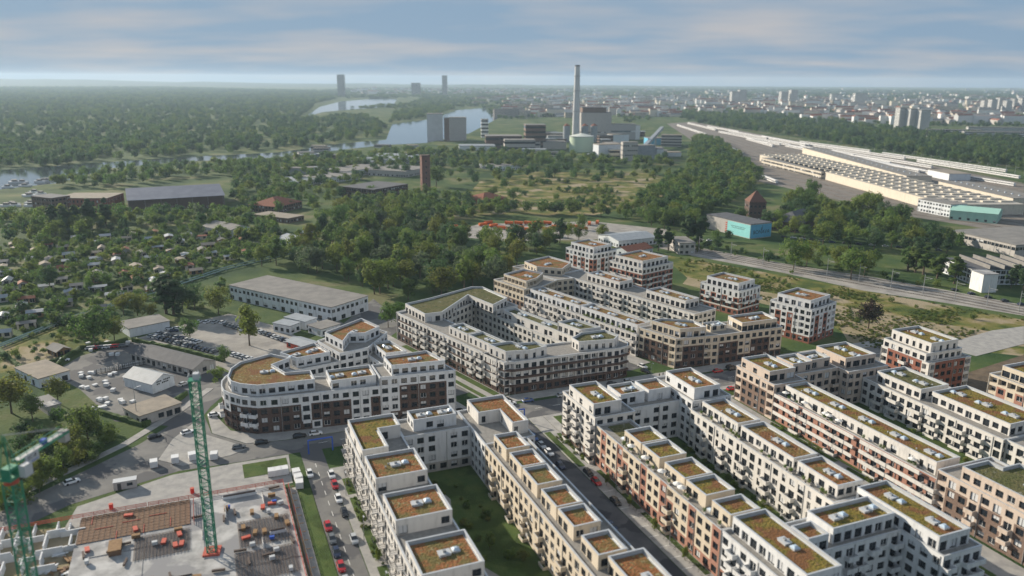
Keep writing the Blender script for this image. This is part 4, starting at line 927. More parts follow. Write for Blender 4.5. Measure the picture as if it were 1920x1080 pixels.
# ---------------------------------------------------------------- vehicles
def car_meshes():
    st = [(-2.2, .72, .72), (-2.05, .88, .86), (-1.0, .9, .95), (.9, .9, .93), (1.85, .88, .80), (2.2, .74, .62)]
    b = MB(); ring = []
    for x, hw, zt in st: ring.append([(x, -hw, .28), (x, -hw, zt - .15), (x, -hw * .93, zt), (x, hw * .93, zt), (x, hw, zt - .15), (x, hw, .28)])
    for a, c in zip(ring[:-1], ring[1:]):
        for k in range(6): b.face([a[k], c[k], c[(k + 1) % 6], a[(k + 1) % 6]])
    b.face(ring[0]); b.face(ring[-1][::-1])
    b.face([(-1.45, -.62, 1.46), (.15, -.62, 1.46), (.15, .62, 1.46), (-1.45, .62, 1.46)][::1])
    g = MB(); lo = [(-2.0, -.80, .86), (1.0, -.80, .92), (1.0, .80, .92), (-2.0, .80, .86)]; hi = [(-1.45, -.62, 1.45), (.15, -.62, 1.45), (.15, .62, 1.45), (-1.45, .62, 1.45)]
    for k in range(4): g.face([lo[k], lo[(k + 1) % 4], hi[(k + 1) % 4], hi[k]])
    w = MB(); w.tube((0, -.11, 0), (0, .11, 0), .33, .33, 10)
    l = MB(); l.box(2.08, 2.2, -.68, -.42, .52, .66); l.box(2.08, 2.2, .42, .68, .52, .66)
    return b, g, w, l
_cb, _cg, _cw, _cl = car_meshes()
PAINT = {}
def paint(n, c):
    PAINT[n] = _cb.mesh('body', mat('car_paint_' + n, c, 0.25, 0.6))
for n, c in (('white', (.72, .73, .74)), ('black', (.02, .021, .024)), ('silver', (.42, .44, .46)), ('red', (.42, .02, .025)), ('blue', (.04, .09, .25)), ('grey', (.13, .14, .15)), ('dark blue', (.02, .03, .07))): paint(n, c)
CAR_LIGHT = _cl.mesh('headlights', M_STEELW)
CAR_GLASS, CAR_WHEEL = _cg.mesh('window', M_GLASS), _cw.mesh('wheel', M_TYRE)
def car(xy, rz, col, label, group=None, sc=1.0):
    o = thing('parked_car', label, 'car', (xy[0], xy[1], .035), rz, group)
    bd = put('body', PAINT[col], o); put('headlights', CAR_LIGHT, bd); put('window', CAR_GLASS, o)
    for x in (-1.35, 1.4):
        for y in (-.8, .8): put('wheel', CAR_WHEEL, o, (x, y, .33))
    if sc != 1: o.scale = (sc,) * 3
    return o
T_ANG = AX + R(90)
for px, py, rz, col, lab in [
    (135, 906, R(44), 'white', 'white car with dark roof driving on the road behind the left crane'), (290, 821, R(40), 'black', 'black car on the road below the brown shed'),
    (352, 813, R(40), 'white', 'white car on the road left of the green crane mast'), (403, 780, R(30), 'white', 'white car right of the crane mast near the rounded nose'),
    (448, 841, T_ANG - R(2), 'grey', 'grey car parked nearest the plaza below the rounded nose'), (490, 832, T_ANG, 'black', 'black car parked second from the plaza below the rounded nose'),
    (562, 820, T_ANG, 'black', 'black car parked in front of the dark brick facade, left of a white car'), (592, 815, T_ANG, 'white', 'white car parked in front of the dark brick facade'),
    (762, 786, T_ANG, 'black', 'black car half hidden behind the orange-roofed block'), (786, 781, T_ANG, 'red', 'red car beside the white camper van'),
    (581, 891, AX, 'white', 'white car beside the stacked white blocks at the site fence'), (622, 893, AX, 'white', 'white car parked first in the bay beside the orange-roofed block'), (628, 912, AX, 'red', 'dark red car parked in the bay beside the orange-roofed block'),
    (635, 938, AX, 'white', 'white car parked behind the dark red one'), (646, 964, AX, 'black', 'black car parked in the bay with bicycles'), (664, 1014, AX, 'silver', 'small silver car parked beside a young tree at the bottom'),
    (1001, 823, AX, 'blue', 'blue car parked at the street corner by the orange-roofed block'), (1016, 838, AX, 'silver', 'silver car parked behind the blue car at the corner'), (1030, 851, AX, 'white', 'white car parked behind the silver car in the street'),
    (1051, 876, AX, 'dark blue', 'dark blue car parked in shade along the street'), (1103, 889, AX, 'black', 'black car parked just before the bright red car'), (1118, 906, AX, 'red', 'bright red car parked in the street between the blocks'),
    (1154, 943, AX, 'black', 'black car parked beside the row of bicycles'), (1147, 990, AX, 'dark blue', 'dark car in shade beside the lowest orange roofs'),
    (1116, 743, T_ANG, 'white', 'white car parked in front of the striped ring block'), (1178, 717, T_ANG, 'silver', 'silver car parked at the corner of the striped ring block'), (1148, 722, T_ANG, 'black', 'black car in the shade below the striped ring block'),
    (1205, 689, AX + LA, 'white', 'white car in the lane between the striped block and the dark brick block'), (1210, 698, AX + LA, 'black', 'black car behind the white one in the lane'),
    (1290, 703, T_ANG, 'grey', 'grey car parked below the dark brick facade'), (1370, 690, T_ANG, 'black', 'black car parked below the dark brick facade, right end'), (1372, 731, T_ANG, 'red', 'red car at the corner of the beige block'),
    (1528, 860, AX, 'red', 'red car almost hidden in the lane beside the brown roofs'), (120, 677, R(20), 'white', 'white car parked alone in the left yard beside the hedge'), (345, 722, R(60), 'silver', 'silver car beside the silver-roofed shed'),
    (318, 618, R(20), 'white', 'white car under the small tree on the car park, first of three'), (326, 622, R(20), 'dark blue', 'dark blue car under the small tree on the car park'), (333, 618, R(20), 'white', 'white car under the small tree on the car park, last of three')]:
    car(G(px, py), rz, col, lab)
def car_row(a, b, n, rz, cols, where):
    for i in range(n):
        f = i / max(1, n - 1); p = G(a[0] + (b[0] - a[0]) * f, a[1] + (b[1] - a[1]) * f)
        c = rng.choice(cols)
        car(p, rz + R(rng.uniform(-3, 3)), c, '%s car in the parked row %s' % (c, where), 'parked row ' + where)
car_row((285, 632), (350, 648), 9, R(62), ['black', 'dark blue', 'grey', 'silver'], 'along the hedge behind the dark-roofed yard building')
car_row((356, 650), (402, 661), 7, R(62), ['black', 'blue', 'grey', 'dark blue'], 'at the right end of the yard hedge')
car_row((374, 605), (418, 606), 4, R(75), ['white', 'white', 'silver'], 'at the back fence of the car park')
car_row((427, 610), (456, 619), 6, R(60), ['black', 'grey', 'silver'], 'left of the tall car park tree')
car_row((484, 622), (540, 641), 8, R(58), ['black', 'silver', 'white', 'grey', 'dark blue'], 'right of the tall car park tree')
car_row((432, 664), (466, 674), 5, R(58), ['white', 'silver', 'grey'], 'below the small dark tree by the yard')
car_row((1225, 455), (1330, 452), 5, R(10), ['white', 'black', 'silver'], 'near the turquoise hall')
car_row((1560, 455), (1760, 470), 9, R(-10), ['dark blue', 'blue', 'white', 'grey'], 'under the trees by the factory')
car_row((1790, 545), (1915, 572), 5, AX + R(80), ['black', 'dark blue'], 'beside the railway at the right edge')
def st_row(n, f, where, cols=('black', 'white', 'silver', 'grey', 'dark blue', 'blue', 'red')):
    for i in range(n):
        if rng.random() < .22: continue
        x, y, a = f(i); c = rng.choice(cols); car((x, y), a, c, '%s car parked %s' % (c, where), 'cars parked ' + where)
st_row(13, lambda i: (*W(-226 + i * 7.2, 90.2), AX), 'along the left kerb of the street beside the orange roofs')
st_row(14, lambda i: (*W(-190 + i * 6.4, 24.7), AX), 'beside the green strip at the building site')
st_row(18, lambda i: (*W(-248.6, 100 + i * 7), T_ANG), 'along the cross street below the striped and dark brick blocks')
st_row(11, lambda i: (*L(-322 + i * 6.6, 149), AX + LA), 'in the street between the rounded and the striped block')
st_row(12, lambda i: (*L(-318 + i * 6.6, 227.4), AX + LA), 'in the lane behind the striped block')
st_row(12, lambda i: (*W(-205 + i * 6.2, 166.8), AX), 'in the lane beside the beige block')
car_row((300, 626), (372, 643), 12, R(62), ['black', 'silver', 'dark blue', 'white'], 'second line behind the yard hedge')
car_row((170, 655), (232, 650), 9, R(30), ['white', 'silver', 'grey', 'red'], 'under the broad tree in the left yard')
car_row((560, 655), (600, 668), 5, R(58), ['black', 'grey', 'white'], 'beside the red hut')
car_row((1470, 445), (1540, 452), 5, R(-10), ['white', 'silver', 'black'], 'behind the bright trees by the railway')
# camper van
M_VAN = mat('van_white', (.74, .75, .75), .3, .5)
o = thing('camper_van', 'white camper van with roof box parked below the dark brick facade', 'van', (*G(833, 771), .035), T_ANG)
b = MB(); b.prism([(-2.9, -1), (2.2, -1), (2.2, 1), (-2.9, 1)], .35, 2.3, bottom=True)
for y0, y1 in ((-1, 1),): b.face([(2.2, y0, .35), (2.9, y0, .4), (2.9, y1, .4), (2.2, y1, .35)]); b.face([(2.9, -1, .4), (2.9, -1, 1.1), (2.9, 1, 1.1), (2.9, 1, .4)]); b.face([(2.9, -1, 1.1), (2.2, -1, 2.2), (2.2, 1, 2.2), (2.9, 1, 1.1)]); b.face([(2.2, -1, .35), (2.9, -1, .4), (2.9, -1, 1.1), (2.2, -1, 2.2)]); b.face([(2.2, 1, .35), (2.2, 1, 2.2), (2.9, 1, 1.1), (2.9, 1, .4)])
b.build('body', M_VAN, o); b = MB(); b.box(-1.6, .6, -.7, .7, 2.304, 2.6); b.build('roof_box', M_VAN, o)
b = MB(); b.box(-1.8, 1.9, -1.012, -1.004, 1.3, 1.95); b.face([(2.86, -.85, 1.2), (2.86, .85, 1.2), (2.3, .85, 2.1), (2.3, -.85, 2.1)]); b.build('window', M_GLASS, o)
for x in (-1.8, 1.9):
    for y in (-.9, .9): put('wheel', CAR_WHEEL, o, (x, y, .35), 0, (1.1, 1, 1.1))
# orange lorries in the depot
M_ORANGE = mat('orange_paint', (.62, .13, .02), .45, .4)
b = MB(); b.box(-3.2, 1.6, -1.2, 1.2, .9, 2.6); b.box(-3.2, 1.6, -1.05, 1.05, 2.604, 2.66); LOR_BED = b.mesh('tipper_body', M_ORANGE)
b = MB(); b.box(1.8, 3.6, -1.15, 1.15, .6, 2.7); b.face([(3.6, -1.15, 2.2), (4.1, -1.1, .6), (4.1, 1.1, .6), (3.6, 1.15, 2.2)]); LOR_CAB = b.mesh('cab', M_ORANGE)
b = MB(); b.box(3.3, 3.62, -1.0, 1.0, 1.6, 2.45); LOR_WIN = b.mesh('window', M_GLASS)
b = MB(); b.box(-3.1, 3.4, -.5, .5, .5, .88); LOR_CH = b.mesh('chassis', M_FRAME)
for i, (px, py, rz) in enumerate([(940 + k * 17, 430 + (k % 2) * 4 - k * .3, R(-15)) for k in range(10)] + [(955 + k * 18, 421, R(160)) for k in range(5)] + [(842, 431, R(10)), (850, 428, R(12)), (905, 424, R(30)), (915, 420, R(30)), (925, 426, R(30)), (1105, 422, R(80)), (1120, 420, R(80))]):
    lab = 'orange tipper lorry in the front row of the depot' if i < 10 else ('orange tipper lorry in the second row of the depot' if i < 15 else ('orange lorry parked at the left end of the depot' if i < 20 else 'orange lorry beside the round tree at the depot'))
    o = thing('tipper_lorry', lab, 'lorry', (*G(px, py), .03), rz, 'orange lorries in the depot')
    put('tipper_body', LOR_BED, o); put('cab', LOR_CAB, o); put('window', LOR_WIN, o); put('chassis', LOR_CH, o)
    for x in (-2.4, -1.2, 2.6):
        for y in (-1, 1): put('wheel', CAR_WHEEL, o, (x, y, .45), 0, (1.4, 1.2, 1.4))

# ---------------------------------------------------------------- street lamps
b = MB(); b.tube((0, 0, 0), (0, 0, 7.5), .09, .05, 8); LAMP_POLE = b.mesh('pole', M_METG)
b = MB(); b.tube((0, 0, 7.5), (.9, 0, 7.8), .04, .04, 6); LAMP_ARM = b.mesh('arm', M_METG)
b = MB(); b.box(.7, 1.5, -.16, .16, 7.72, 7.86); LAMP_HEAD = b.mesh('lamp_head', M_STEELW)
LAMPS = [((s, 104.4), 'between the orange-roofed and yellow-roofed blocks') for s in (-205, -178, -150, -124)] + [((s, 32.2), 'beside the building site street') for s in (-205, -180, -155)] + \
        [((-249.6, t), 'along the cross street') for t in (100, 130, 160, 190, 220)] + [((s, 169.4), 'in the lane beside the beige block') for s in (-200, -172, -146)]
for (s, t), where in LAMPS:
    o = thing('street_lamp', 'slender grey street lamp ' + where, 'street lamp', (*W(s, t), .14), AX, 'street lamps ' + where)
    put('pole', LAMP_POLE, o); put('arm', LAMP_ARM, o); put('lamp_head', LAMP_HEAD, o)
o = thing('street_lamp', 'tall dark lamp post in front of the brown flat-roofed shed', 'street lamp', (*G(258, 790), 0), R(40)); o.scale = (1.6, 1.6, 1.6)
put('pole', LAMP_POLE, o); put('arm', LAMP_ARM, o); put('lamp_head', LAMP_HEAD, o)
# young street trees
for k, (s, t) in enumerate([(-183, 104.2), (-170, 104.2), (-157, 104.2), (-143, 104.2), (-130, 104.2), (-170, 33.6), (-188, 33.6), (-152, 33.6)]):
    w = 'in the bicycle strip of the street' if k < 5 else 'on the pavement beside the orange-roofed block'
    tree_object(dict(x=W(s, t)[0], y=W(s, t)[1], h=4.2, kind='tall', var=k % 3, lf=1, name='street_tree', wide=.8), 'young street trees ' + w, 'thin young street tree ' + w)
for k, (s, t, h, l) in enumerate([(-165, 61, 5.5, 1), (-160, 64, 3, 1), (-158, 67, 3.2, 3), (-176, 59, 2.4, 1), (-186, 62, 2.2, 0), (-180, 66, 2.5, 0), (-140, 69, 3, 1), (-137, 68, 2.6, 1)]):
    tree_object(dict(x=W(s, t)[0], y=W(s, t)[1], h=h, kind='bush' if k else 'tall', var=k % 3, lf=l, name=None if k else 'young_tree', wide=1), None if k == 0 else 'bushes on the shady courtyard lawn', 'bright young conical tree on the shady courtyard lawn' if k == 0 else 'small bush on the shady courtyard lawn')
for k in range(16):
    s = -196 + k * 3.9; tree_object(dict(x=W(s, 139.3 - (k % 3) * .4)[0], y=W(s, 139.3)[1], h=rng.uniform(1.2, 2.4), kind='bush', var=k % 3, lf=(0, 1, 3)[k % 3], name=None, wide=1), 'garden hedge bushes under the long brown roof', 'garden bush at the foot of the long brown-roofed wing')
# ---------------------------------------------------------------- building site
DZ = 1.2
M_PLY = mat('plywood_formwork', (.20, .12, .075), .85, .2, noise=(.10, .065, .045), scale=.5, detail=7)
M_REDP = mat('red_lead_paint', (.50, .09, .05), .6, .3, noise=(.38, .07, .05), scale=1)
M_BLOCK = mat('white_block', (.66, .67, .68), .9, .2, noise=(.58, .59, .60), scale=.8)
M_REBAR = mat('rebar', (.11, .085, .075), .8, .2)
M_GREEN = mat('crane_green', (.02, .19, .11), .45, .4, noise=(.03, .24, .14), scale=.4)
o = thing('concrete_deck', 'large pale concrete deck of the building site at the bottom', 'concrete slab', (*W(-160, -10), 0))
g = W(-160, -10)
def lp(poly): return [(p[0] - g[0], p[1] - g[1]) for p in poly]
deck = rect(-217, -95, -36, 16.5)
b = MB(); b.prism(lp(deck), .1, DZ); b.build('slab', M_CONC, o)
for k, s in enumerate((-196, -178, -160, -142, -124)):
    b = MB(); b.prism(lp(rect(s, s + .25, (-33.5, -4, -20, 0, -33)[k], (-9, 16, 2, 16, 10)[k])), DZ + .004, DZ + .16); b.build('upstand', M_CONC, o)
for k, t in enumerate((-20, -6, 6)):
    b = MB(); b.prism(lp(rect((-200, -208, -176)[k], (-170, -185, -120)[k], t, t + .2)), DZ + .004, DZ + .13); b.build('upstand', M_CONC, o)
# formwork of plywood panels
o = thing('formwork_deck', 'brown plywood formwork deck behind the pale concrete', 'formwork', (*W(-200, -26), 0)); g2 = W(-200, -26)
b = MB(); b.box(-1.2, 1.2, -.6, .6, 0, .05); PANEL = b.mesh('panel', M_PLY)
for i in range(9):
    for j in range(21):
        p = W(-215.8 + i * 1.5, -35.2 + j * 1.28)
        put('panel', PANEL, o, (p[0] - g2[0], p[1] - g2[1], DZ + .12 + rng.uniform(0, .05)), AX + R(90) + R(rng.uniform(-1.5, 1.5)) if False else AX + R(rng.uniform(-1.2, 1.2)), (.58, 1.0, 1))
for k in range(7):
    p = W(-214 + (k * 5) % 11, -33 + k * 3.2); b = MB(); b.box(-2.2, 2.2, -.06, .06, 0, .12); b.build('beam', M_REDP, o, (p[0] - g2[0], p[1] - g2[1], DZ + .22), AX + R(90 * (k % 2)))
# rebar mats
def rebar(s0, s1, t0, t1, label):
    o = thing('rebar_mat', label, 'rebar mat', (*W((s0 + s1) / 2, (t0 + t1) / 2), DZ + .2)); c = W((s0 + s1) / 2, (t0 + t1) / 2)
    for nm, rng_, f in (('bar_layer', [s0 + .55 * i for i in range(int((s1 - s0) / .55))], 0), ('bar_layer', [t0 + .8 * i for i in range(int((t1 - t0) / .8))], 1)):
        b = MB()
        for v in rng_:
            q = rect(v, v + .13, t0, t1) if f == 0 else rect(s0, s1, v, v + .13)
            b.prism([(p[0] - c[0], p[1] - c[1]) for p in q], .06 * f, .06 * f + .055)
        b.build(nm, M_REBAR, o)
rebar(-201, -190, -22, -9, 'dark rebar mat left of the crane foot beside the plywood deck')
rebar(-199, -186, 2.5, 15.5, 'dark rebar mat at the right side of the deck beside the street')
rebar(-184, -171, 1, 15.5, 'wide dark rebar mat right of the crane foot'); rebar(-169, -150, -4, 15, 'dark rebar mat at the bottom right of the deck')
# guard rails
def guard(a, bb, label, n):
    A, B = Vector(W(*a)), Vector(W(*bb)); d = (B - A); Ln = d.length; d.normalize()
    o = thing('guard_rail', label, 'guard rail', (A.x, A.y, DZ), math.atan2(d.y, d.x), 'red guard rails of the building site')
    for k in range(n + 1): b = MB(); b.box(-.05, .05, -.05, .05, 0, 1.3); b.build('post', M_REDP, o, (Ln * k / n, 0, 0))
    for z in (.45, .85, 1.25): b = MB(); b.box(0, Ln, -.09, -.052, z - .09, z + .09); b.build('rail', M_REDP, o)
guard((-216.8, -56), (-216.8, -20), 'red guard rail along the back edge of the deck, left of the crane', 14); guard((-216.8, -19.5), (-216.8, 16.2), 'red guard rail along the back edge of the deck, right part', 14)
guard((-216.4, 16.2), (-150, 16.2), 'long red guard rail along the street side of the deck', 26); guard((-149.5, 16.2), (-100, 16.2), 'red guard rail at the bottom end of the street side', 20)
guard((-215, -8), (-202.5, -8), 'red guard rail at the edge of the plywood deck', 5)
# white block walls being raised on the left
seg = 0
for k in range(34):
    s, t = -215 + (k % 6) * 4.2 + rng.uniform(-1, 1), -58 + (k // 6) * 4.0 + rng.uniform(-1, 1)
    ln, al = rng.uniform(3.5, 7), k % 2; h = rng.uniform(1.4, 3.0)
    o = thing('block_wall', 'unfinished white block wall at the left end of the building site', 'wall', (*W(s, t), .02), AX + R(90 * al), 'unfinished white block walls at the left end of the site')
    n = int(ln / 1.0)
    for r_ in range(int(h / .55)):
        b = MB()
        b.box(-ln / 2 + .25 * (r_ % 2), ln / 2 - rng.uniform(0, .9) * (r_ > 2), -.18, .18, r_ * .55, r_ * .55 + .535); b.build('block_course', M_BLOCK, o)
# pallets, piles, cabin
b = MB(); b.box(-1.1, 1.1, -.9, .9, .14, 1.9); PALB = b.mesh('block_stack', M_BLOCK)
b = MB()
for y in (-.8, 0, .8): b.box(-1.15, 1.15, y - .1, y + .1, 0, .12)
PALW = b.mesh('pallet', M_WOOD)
for i, (px, py) in enumerate([(289, 875), (329, 867), (361, 861), (402, 860), (510, 892), (522, 890), (534, 888), (556, 893), (560, 903), (562, 914)]):
    w = 'behind the red guard rail' if i < 4 else ('at the back right corner of the deck' if i < 7 else 'beside the street at the site fence')
    o = thing('block_pallet', 'white shrink-wrapped stack of blocks ' + w, 'pallet', (*G(px, py), .1), AX + R(rng.uniform(-8, 8)), 'white block stacks ' + w)
    put('block_stack', PALB, o, sc=(1.2, 1.2, 1.1)); put('pallet', PALW, o, sc=(1.2, 1.2, 1))
b = MB(); b.box(-3, 3, -1.2, 1.2, .15, 2.6); o = thing('site_cabin', 'pale site cabin behind the plywood deck', 'cabin', (*G(236, 915), .1), AX + R(90)); b.build('wall', P_GREY, o)
b = MB(); b.box(-3.1, 3.1, -1.3, 1.3, 2.604, 2.7); b.build('roof', M_STEELW, o); b = MB(); b.box(-2, -1, -1.23, -1.204, .2, 2.2); b.build('door', M_FRAME, o); b = MB(); b.box(.5, 2, -1.23, -1.204, 1.1, 2.0); b.build('window', M_GLASS, o)
for k in range(34):
    px, py = rng.uniform(85, 262), rng.uniform(1030, 1076); n = rng.randrange(3, 7)
    cm = rng.choice([M_WOOD, M_PLY, M_WOOD, M_BLOCK, P_GREY]); nm, ct = ('plank_pile', 'plank pile') if cm in (M_WOOD, M_PLY) else ('rubble_pile', 'rubble pile')
    o = thing(nm, ('loose pile of timber planks' if ct == 'plank pile' else 'pile of pale offcuts and rubble') + ' at the bottom left of the site', ct, (*G(px, py), .03), rng.uniform(0, 3.1), 'material piles at the bottom left of the site')
    for j in range(n):
        b = MB(); l_ = rng.uniform(.8, 1.9); b.box(-l_, l_, -.25, .25, 0, .14); b.build('plank' if ct == 'plank pile' else 'piece', cm, o, (rng.uniform(-.3, .3), rng.uniform(-.6, .6), j * .15), R(rng.uniform(-25, 25)))
o = thing('skip', 'brown timber-clad box standing on the site among plank piles', 'box', (*G(218, 1040), .03), AX); b = MB(); b.box(-2.6, 2.6, -1.4, 1.4, 0, 2.6); b.build('body', M_PLY, o); b = MB(); b.box(-2.7, 2.7, -1.5, 1.5, 2.604, 2.75); b.build('lid', M_WOOD, o)
for px, py, l in [(209, 955, 'left one'), (361, 925, 'right one')]:
    o = thing('red_drum', 'small bright red drum behind the plywood deck, ' + l, 'drum', (*G(px, py), .1)); b = MB(); b.tube((0, 0, 0), (0, 0, 1.5), .55, .55, 12); b.build('drum', mat('signal_red', (.6, .03, .02), .5), o); b = MB(); b.tube((0, 0, 1.504), (0, 0, 1.6), .6, .6, 12); b.build('lid', M_REDP, o)
# mesh fence strip along the street
b = MB(); b.box(-1.7, 1.7, -.02, .02, .25, .3); b.box(-1.7, 1.7, -.02, .02, 1.95, 2.0); b.box(-1.7, -1.66, -.02, .02, .05, 2); b.box(1.66, 1.7, -.02, .02, .05, 2)
for k in range(16): b.box(-1.6 + k * .21, -1.58 + k * .21, -.01, .01, .3, 1.95)
FENCE = b.mesh('mesh_panel', M_METG); b = MB(); b.box(-.35, .35, -.12, .12, 0, .14); FOOT = b.mesh('foot', P_GREY)
for k in range(30):
    p = W(-212 + k * 3.5, 17.6); o = thing('site_fence_panel', 'grey mesh fence panel between the site and the street', 'fence', (p[0], p[1], .15), AX, 'mesh fence panels beside the street')
    put('mesh_panel', FENCE, o); put('foot', FOOT, o, (-1.7, 0, 0)); put('foot', FOOT, o, (1.7, 0, 0))
# blue pipe gantries over the street
M_BLUE = mat('blue_pipe', (.03, .09, .42), .4, .4)
for (a, c, lab) in [((-235, 26), (-235, 33.5), 'blue pipe bridge over the lane in front of the dark brick facade'), ((-233, 92), (-233, 99), 'blue pipe gantry at the street corner by the orange-roofed block')]:
    A, B_ = W(*a), W(*c); o = thing('pipe_bridge', lab, 'pipe', (A[0], A[1], .1)); 
    for P_ in (A, B_): b = MB(); b.tube((P_[0] - A[0], P_[1] - A[1], 0), (P_[0] - A[0], P_[1] - A[1], 4.6), .22, .22, 10); b.build('upright', M_BLUE, o)
    b = MB(); b.tube((0, 0, 4.6), (B_[0] - A[0], B_[1] - A[1], 4.6), .26, .26, 10); b.build('pipe', M_BLUE, o)

# ---------------------------------------------------------------- tower cranes
def mast(o, h, w, z0=0.0, name='mast_section', ladder=True):
    n = int(h / 3.0); hs = h / n; c = w / 2
    b = MB()
    for x, y in ((-c, -c), (c, -c), (c, c), (-c, c)): b.tube((x, y, 0), (x, y, hs), .17, .17, 6, cap=False)
    P4 = [(-c, -c), (c, -c), (c, c), (-c, c)]
    for i in range(4):
        a, d = P4[i], P4[(i + 1) % 4]
        b.tube((*a, 0), (*d, 0), .09, .09, 5, cap=False); b.tube((*a, 0), (*d, hs / 2), .085, .085, 5, cap=False); b.tube((*d, hs / 2), (*a, hs), .085, .085, 5, cap=False)
    b.box(-.25, -.2, -c + .15, -c + .2, 0, hs); b.box(.2, .25, -c + .15, -c + .2, 0, hs)
    for k in range(6): b.box(-.25, .25, -c + .15, -c + .19, k * hs / 6, k * hs / 6 + .04)
    me = b.mesh(name, M_GREEN)
    for k in range(n): put(name, me, o, (0, 0, z0 + k * hs))
x, y = G(398, 1035, DZ)
o = thing('tower_crane', 'green lattice tower crane mast standing on the concrete deck', 'crane', (x, y, DZ), R(12))
b = MB(); b.box(-2, 2, -2, 2, 0, .5); b.build('foot', M_REDP, o)
mast(o, 45, 2.0, .5)
b = MB(); b.box(-1.3, 1.3, -1.3, 1.3, 0, .25); b.build('platform', M_GREEN, o, (0, 0, 45.5))
b = MB()
for sx in (-1, 1):
    b.box(sx * 1.25 - .04, sx * 1.25 + .04, -1.3, 1.3, 1.0, 1.08)
    for yy in (-1.25, 0, 1.25): b.box(sx * 1.25 - .04, sx * 1.25 + .04, yy - .04, yy + .04, 0, 1.0)
b.build('railing', M_STEELW, o, (0, 0, 45.75))
b = MB(); b.box(-.2, 1.1, -.8, .8, 0, 1.5); b.build('control_cabinet', M_STEELW, o, (0, 0, 45.75))
# second crane: mast at the left edge with slewing unit and counter jib
x, y = G(22, 905, 47); a0 = G(30, 880, 51); a1 = G(128, 818, 51)
ja = math.atan2(a1[1] - a0[1], a1[0] - a0[0]); jl = math.dist(a0, a1)
o = thing('tower_crane', 'green tower crane with white name plate and counter jib at the left edge', 'crane', (x, y, 0), ja)
mast(o, 47, 2.0)
b = MB(); b.tube((0, 0, 47), (0, 0, 47.7), 1.2, 1.2, 16); b.build('slewing_ring', M_REDP, o)
b = MB(); b.box(-1.3, 1.6, -1.0, 1.0, 47.704, 48.3); b.box(-1.1, 1.1, -.9, .9, 49.5, 50); b.box(-1.1, -.8, -.9, .9, 48.3, 49.5); b.box(.8, 1.1, -.9, .9, 48.3, 49.5); b.build('slewing_platform', M_GREEN, o)
b = MB()
for sy in (-.8, .8):
    b.box(1.6, jl + 1.2, sy - .12, sy + .12, 50, 50.35)
    b.box(1.6, jl + 1, sy - .04, sy + .04, 51.1, 51.2)
    for k in range(int(jl / 1.6)): b.box(1.8 + k * 1.6, 1.86 + k * 1.6, sy - .03, sy + .03, 50.35, 51.1)
for k in range(int(jl / 1.2)): b.box(1.7 + k * 1.2, 1.8 + k * 1.2, -.7, .7, 50.05, 50.2)
b.build('counter_jib', M_GREEN, o)
b = MB(); b.box(1.7, jl + 1, -.6, .6, 50.36, 50.44); b.build('walkway', M_METG, o)
b = MB(); b.box(jl, jl + 1.3, -.75, .75, 48.4, 50.6); b.build('counterweight', P_GREY, o)
b = MB(); b.box(jl * .62, jl * .62 + 1.0, -.4, .4, 50.45, 51.2); b.build('hoist_winch', M_BLUE, o)
for sy in (-.7, .7):
    b = MB(); b.tube((-.2, sy * .3, 56), (jl, sy, 51.3), .05, .05, 5); b.build('tie_bar', M_METG, o)
b = MB()
for sx, sy in ((-1, -1), (1, -1), (1, 1), (-1, 1)): b.tube((sx * .9, sy * .9, 50), (-.2, sy * .2, 56), .1, .08, 6)
b.build('tower_head', M_GREEN, o)
b = MB(); b.box(.4, 2.2, -2.6, -1.44, 47.9, 50.1); b.build('operator_cabin', M_STEELW, o); b = MB(); b.box(2.204, 2.23, -2.5, -1.5, 48.4, 49.8); b.build('window', M_GLASS, o)
b = MB(); b.box(-.2 + 2.6, 5.6, -1.22, -1.12, 49.0, 50.9); sg = b.build('name_plate', M_STEELW, o)
def lettering(txt, size, m, parent, name='lettering'):
    cu = bpy.data.curves.new('lettering', 'FONT'); cu.body = txt; cu.size = size; cu.extrude = 0.01; cu.align_x = 'CENTER'; cu.align_y = 'CENTER'
    t = bpy.data.objects.new('tmp', cu); C.objects.link(t)
    dg = bpy.context.evaluated_depsgraph_get(); me = bpy.data.meshes.new_from_object(t.evaluated_get(dg))
    bpy.data.objects.remove(t); me.materials.clear(); me.materials.append(m); me.name = name
    q = bpy.data.objects.new(name, me); link(q, parent); return q
M_INK = mat('black_ink', (.02, .02, .022), .6)
q = lettering('EC-B', 1.0, M_INK, o); q.location = (4.0, -1.235, 50.1); q.rotation_euler = (R(90), 0, 0)
b = MB(); b.box(2.6, 5.4, -1.232, -1.224, 49.2, 49.38); b.build('stripe', M_BLUE, o)
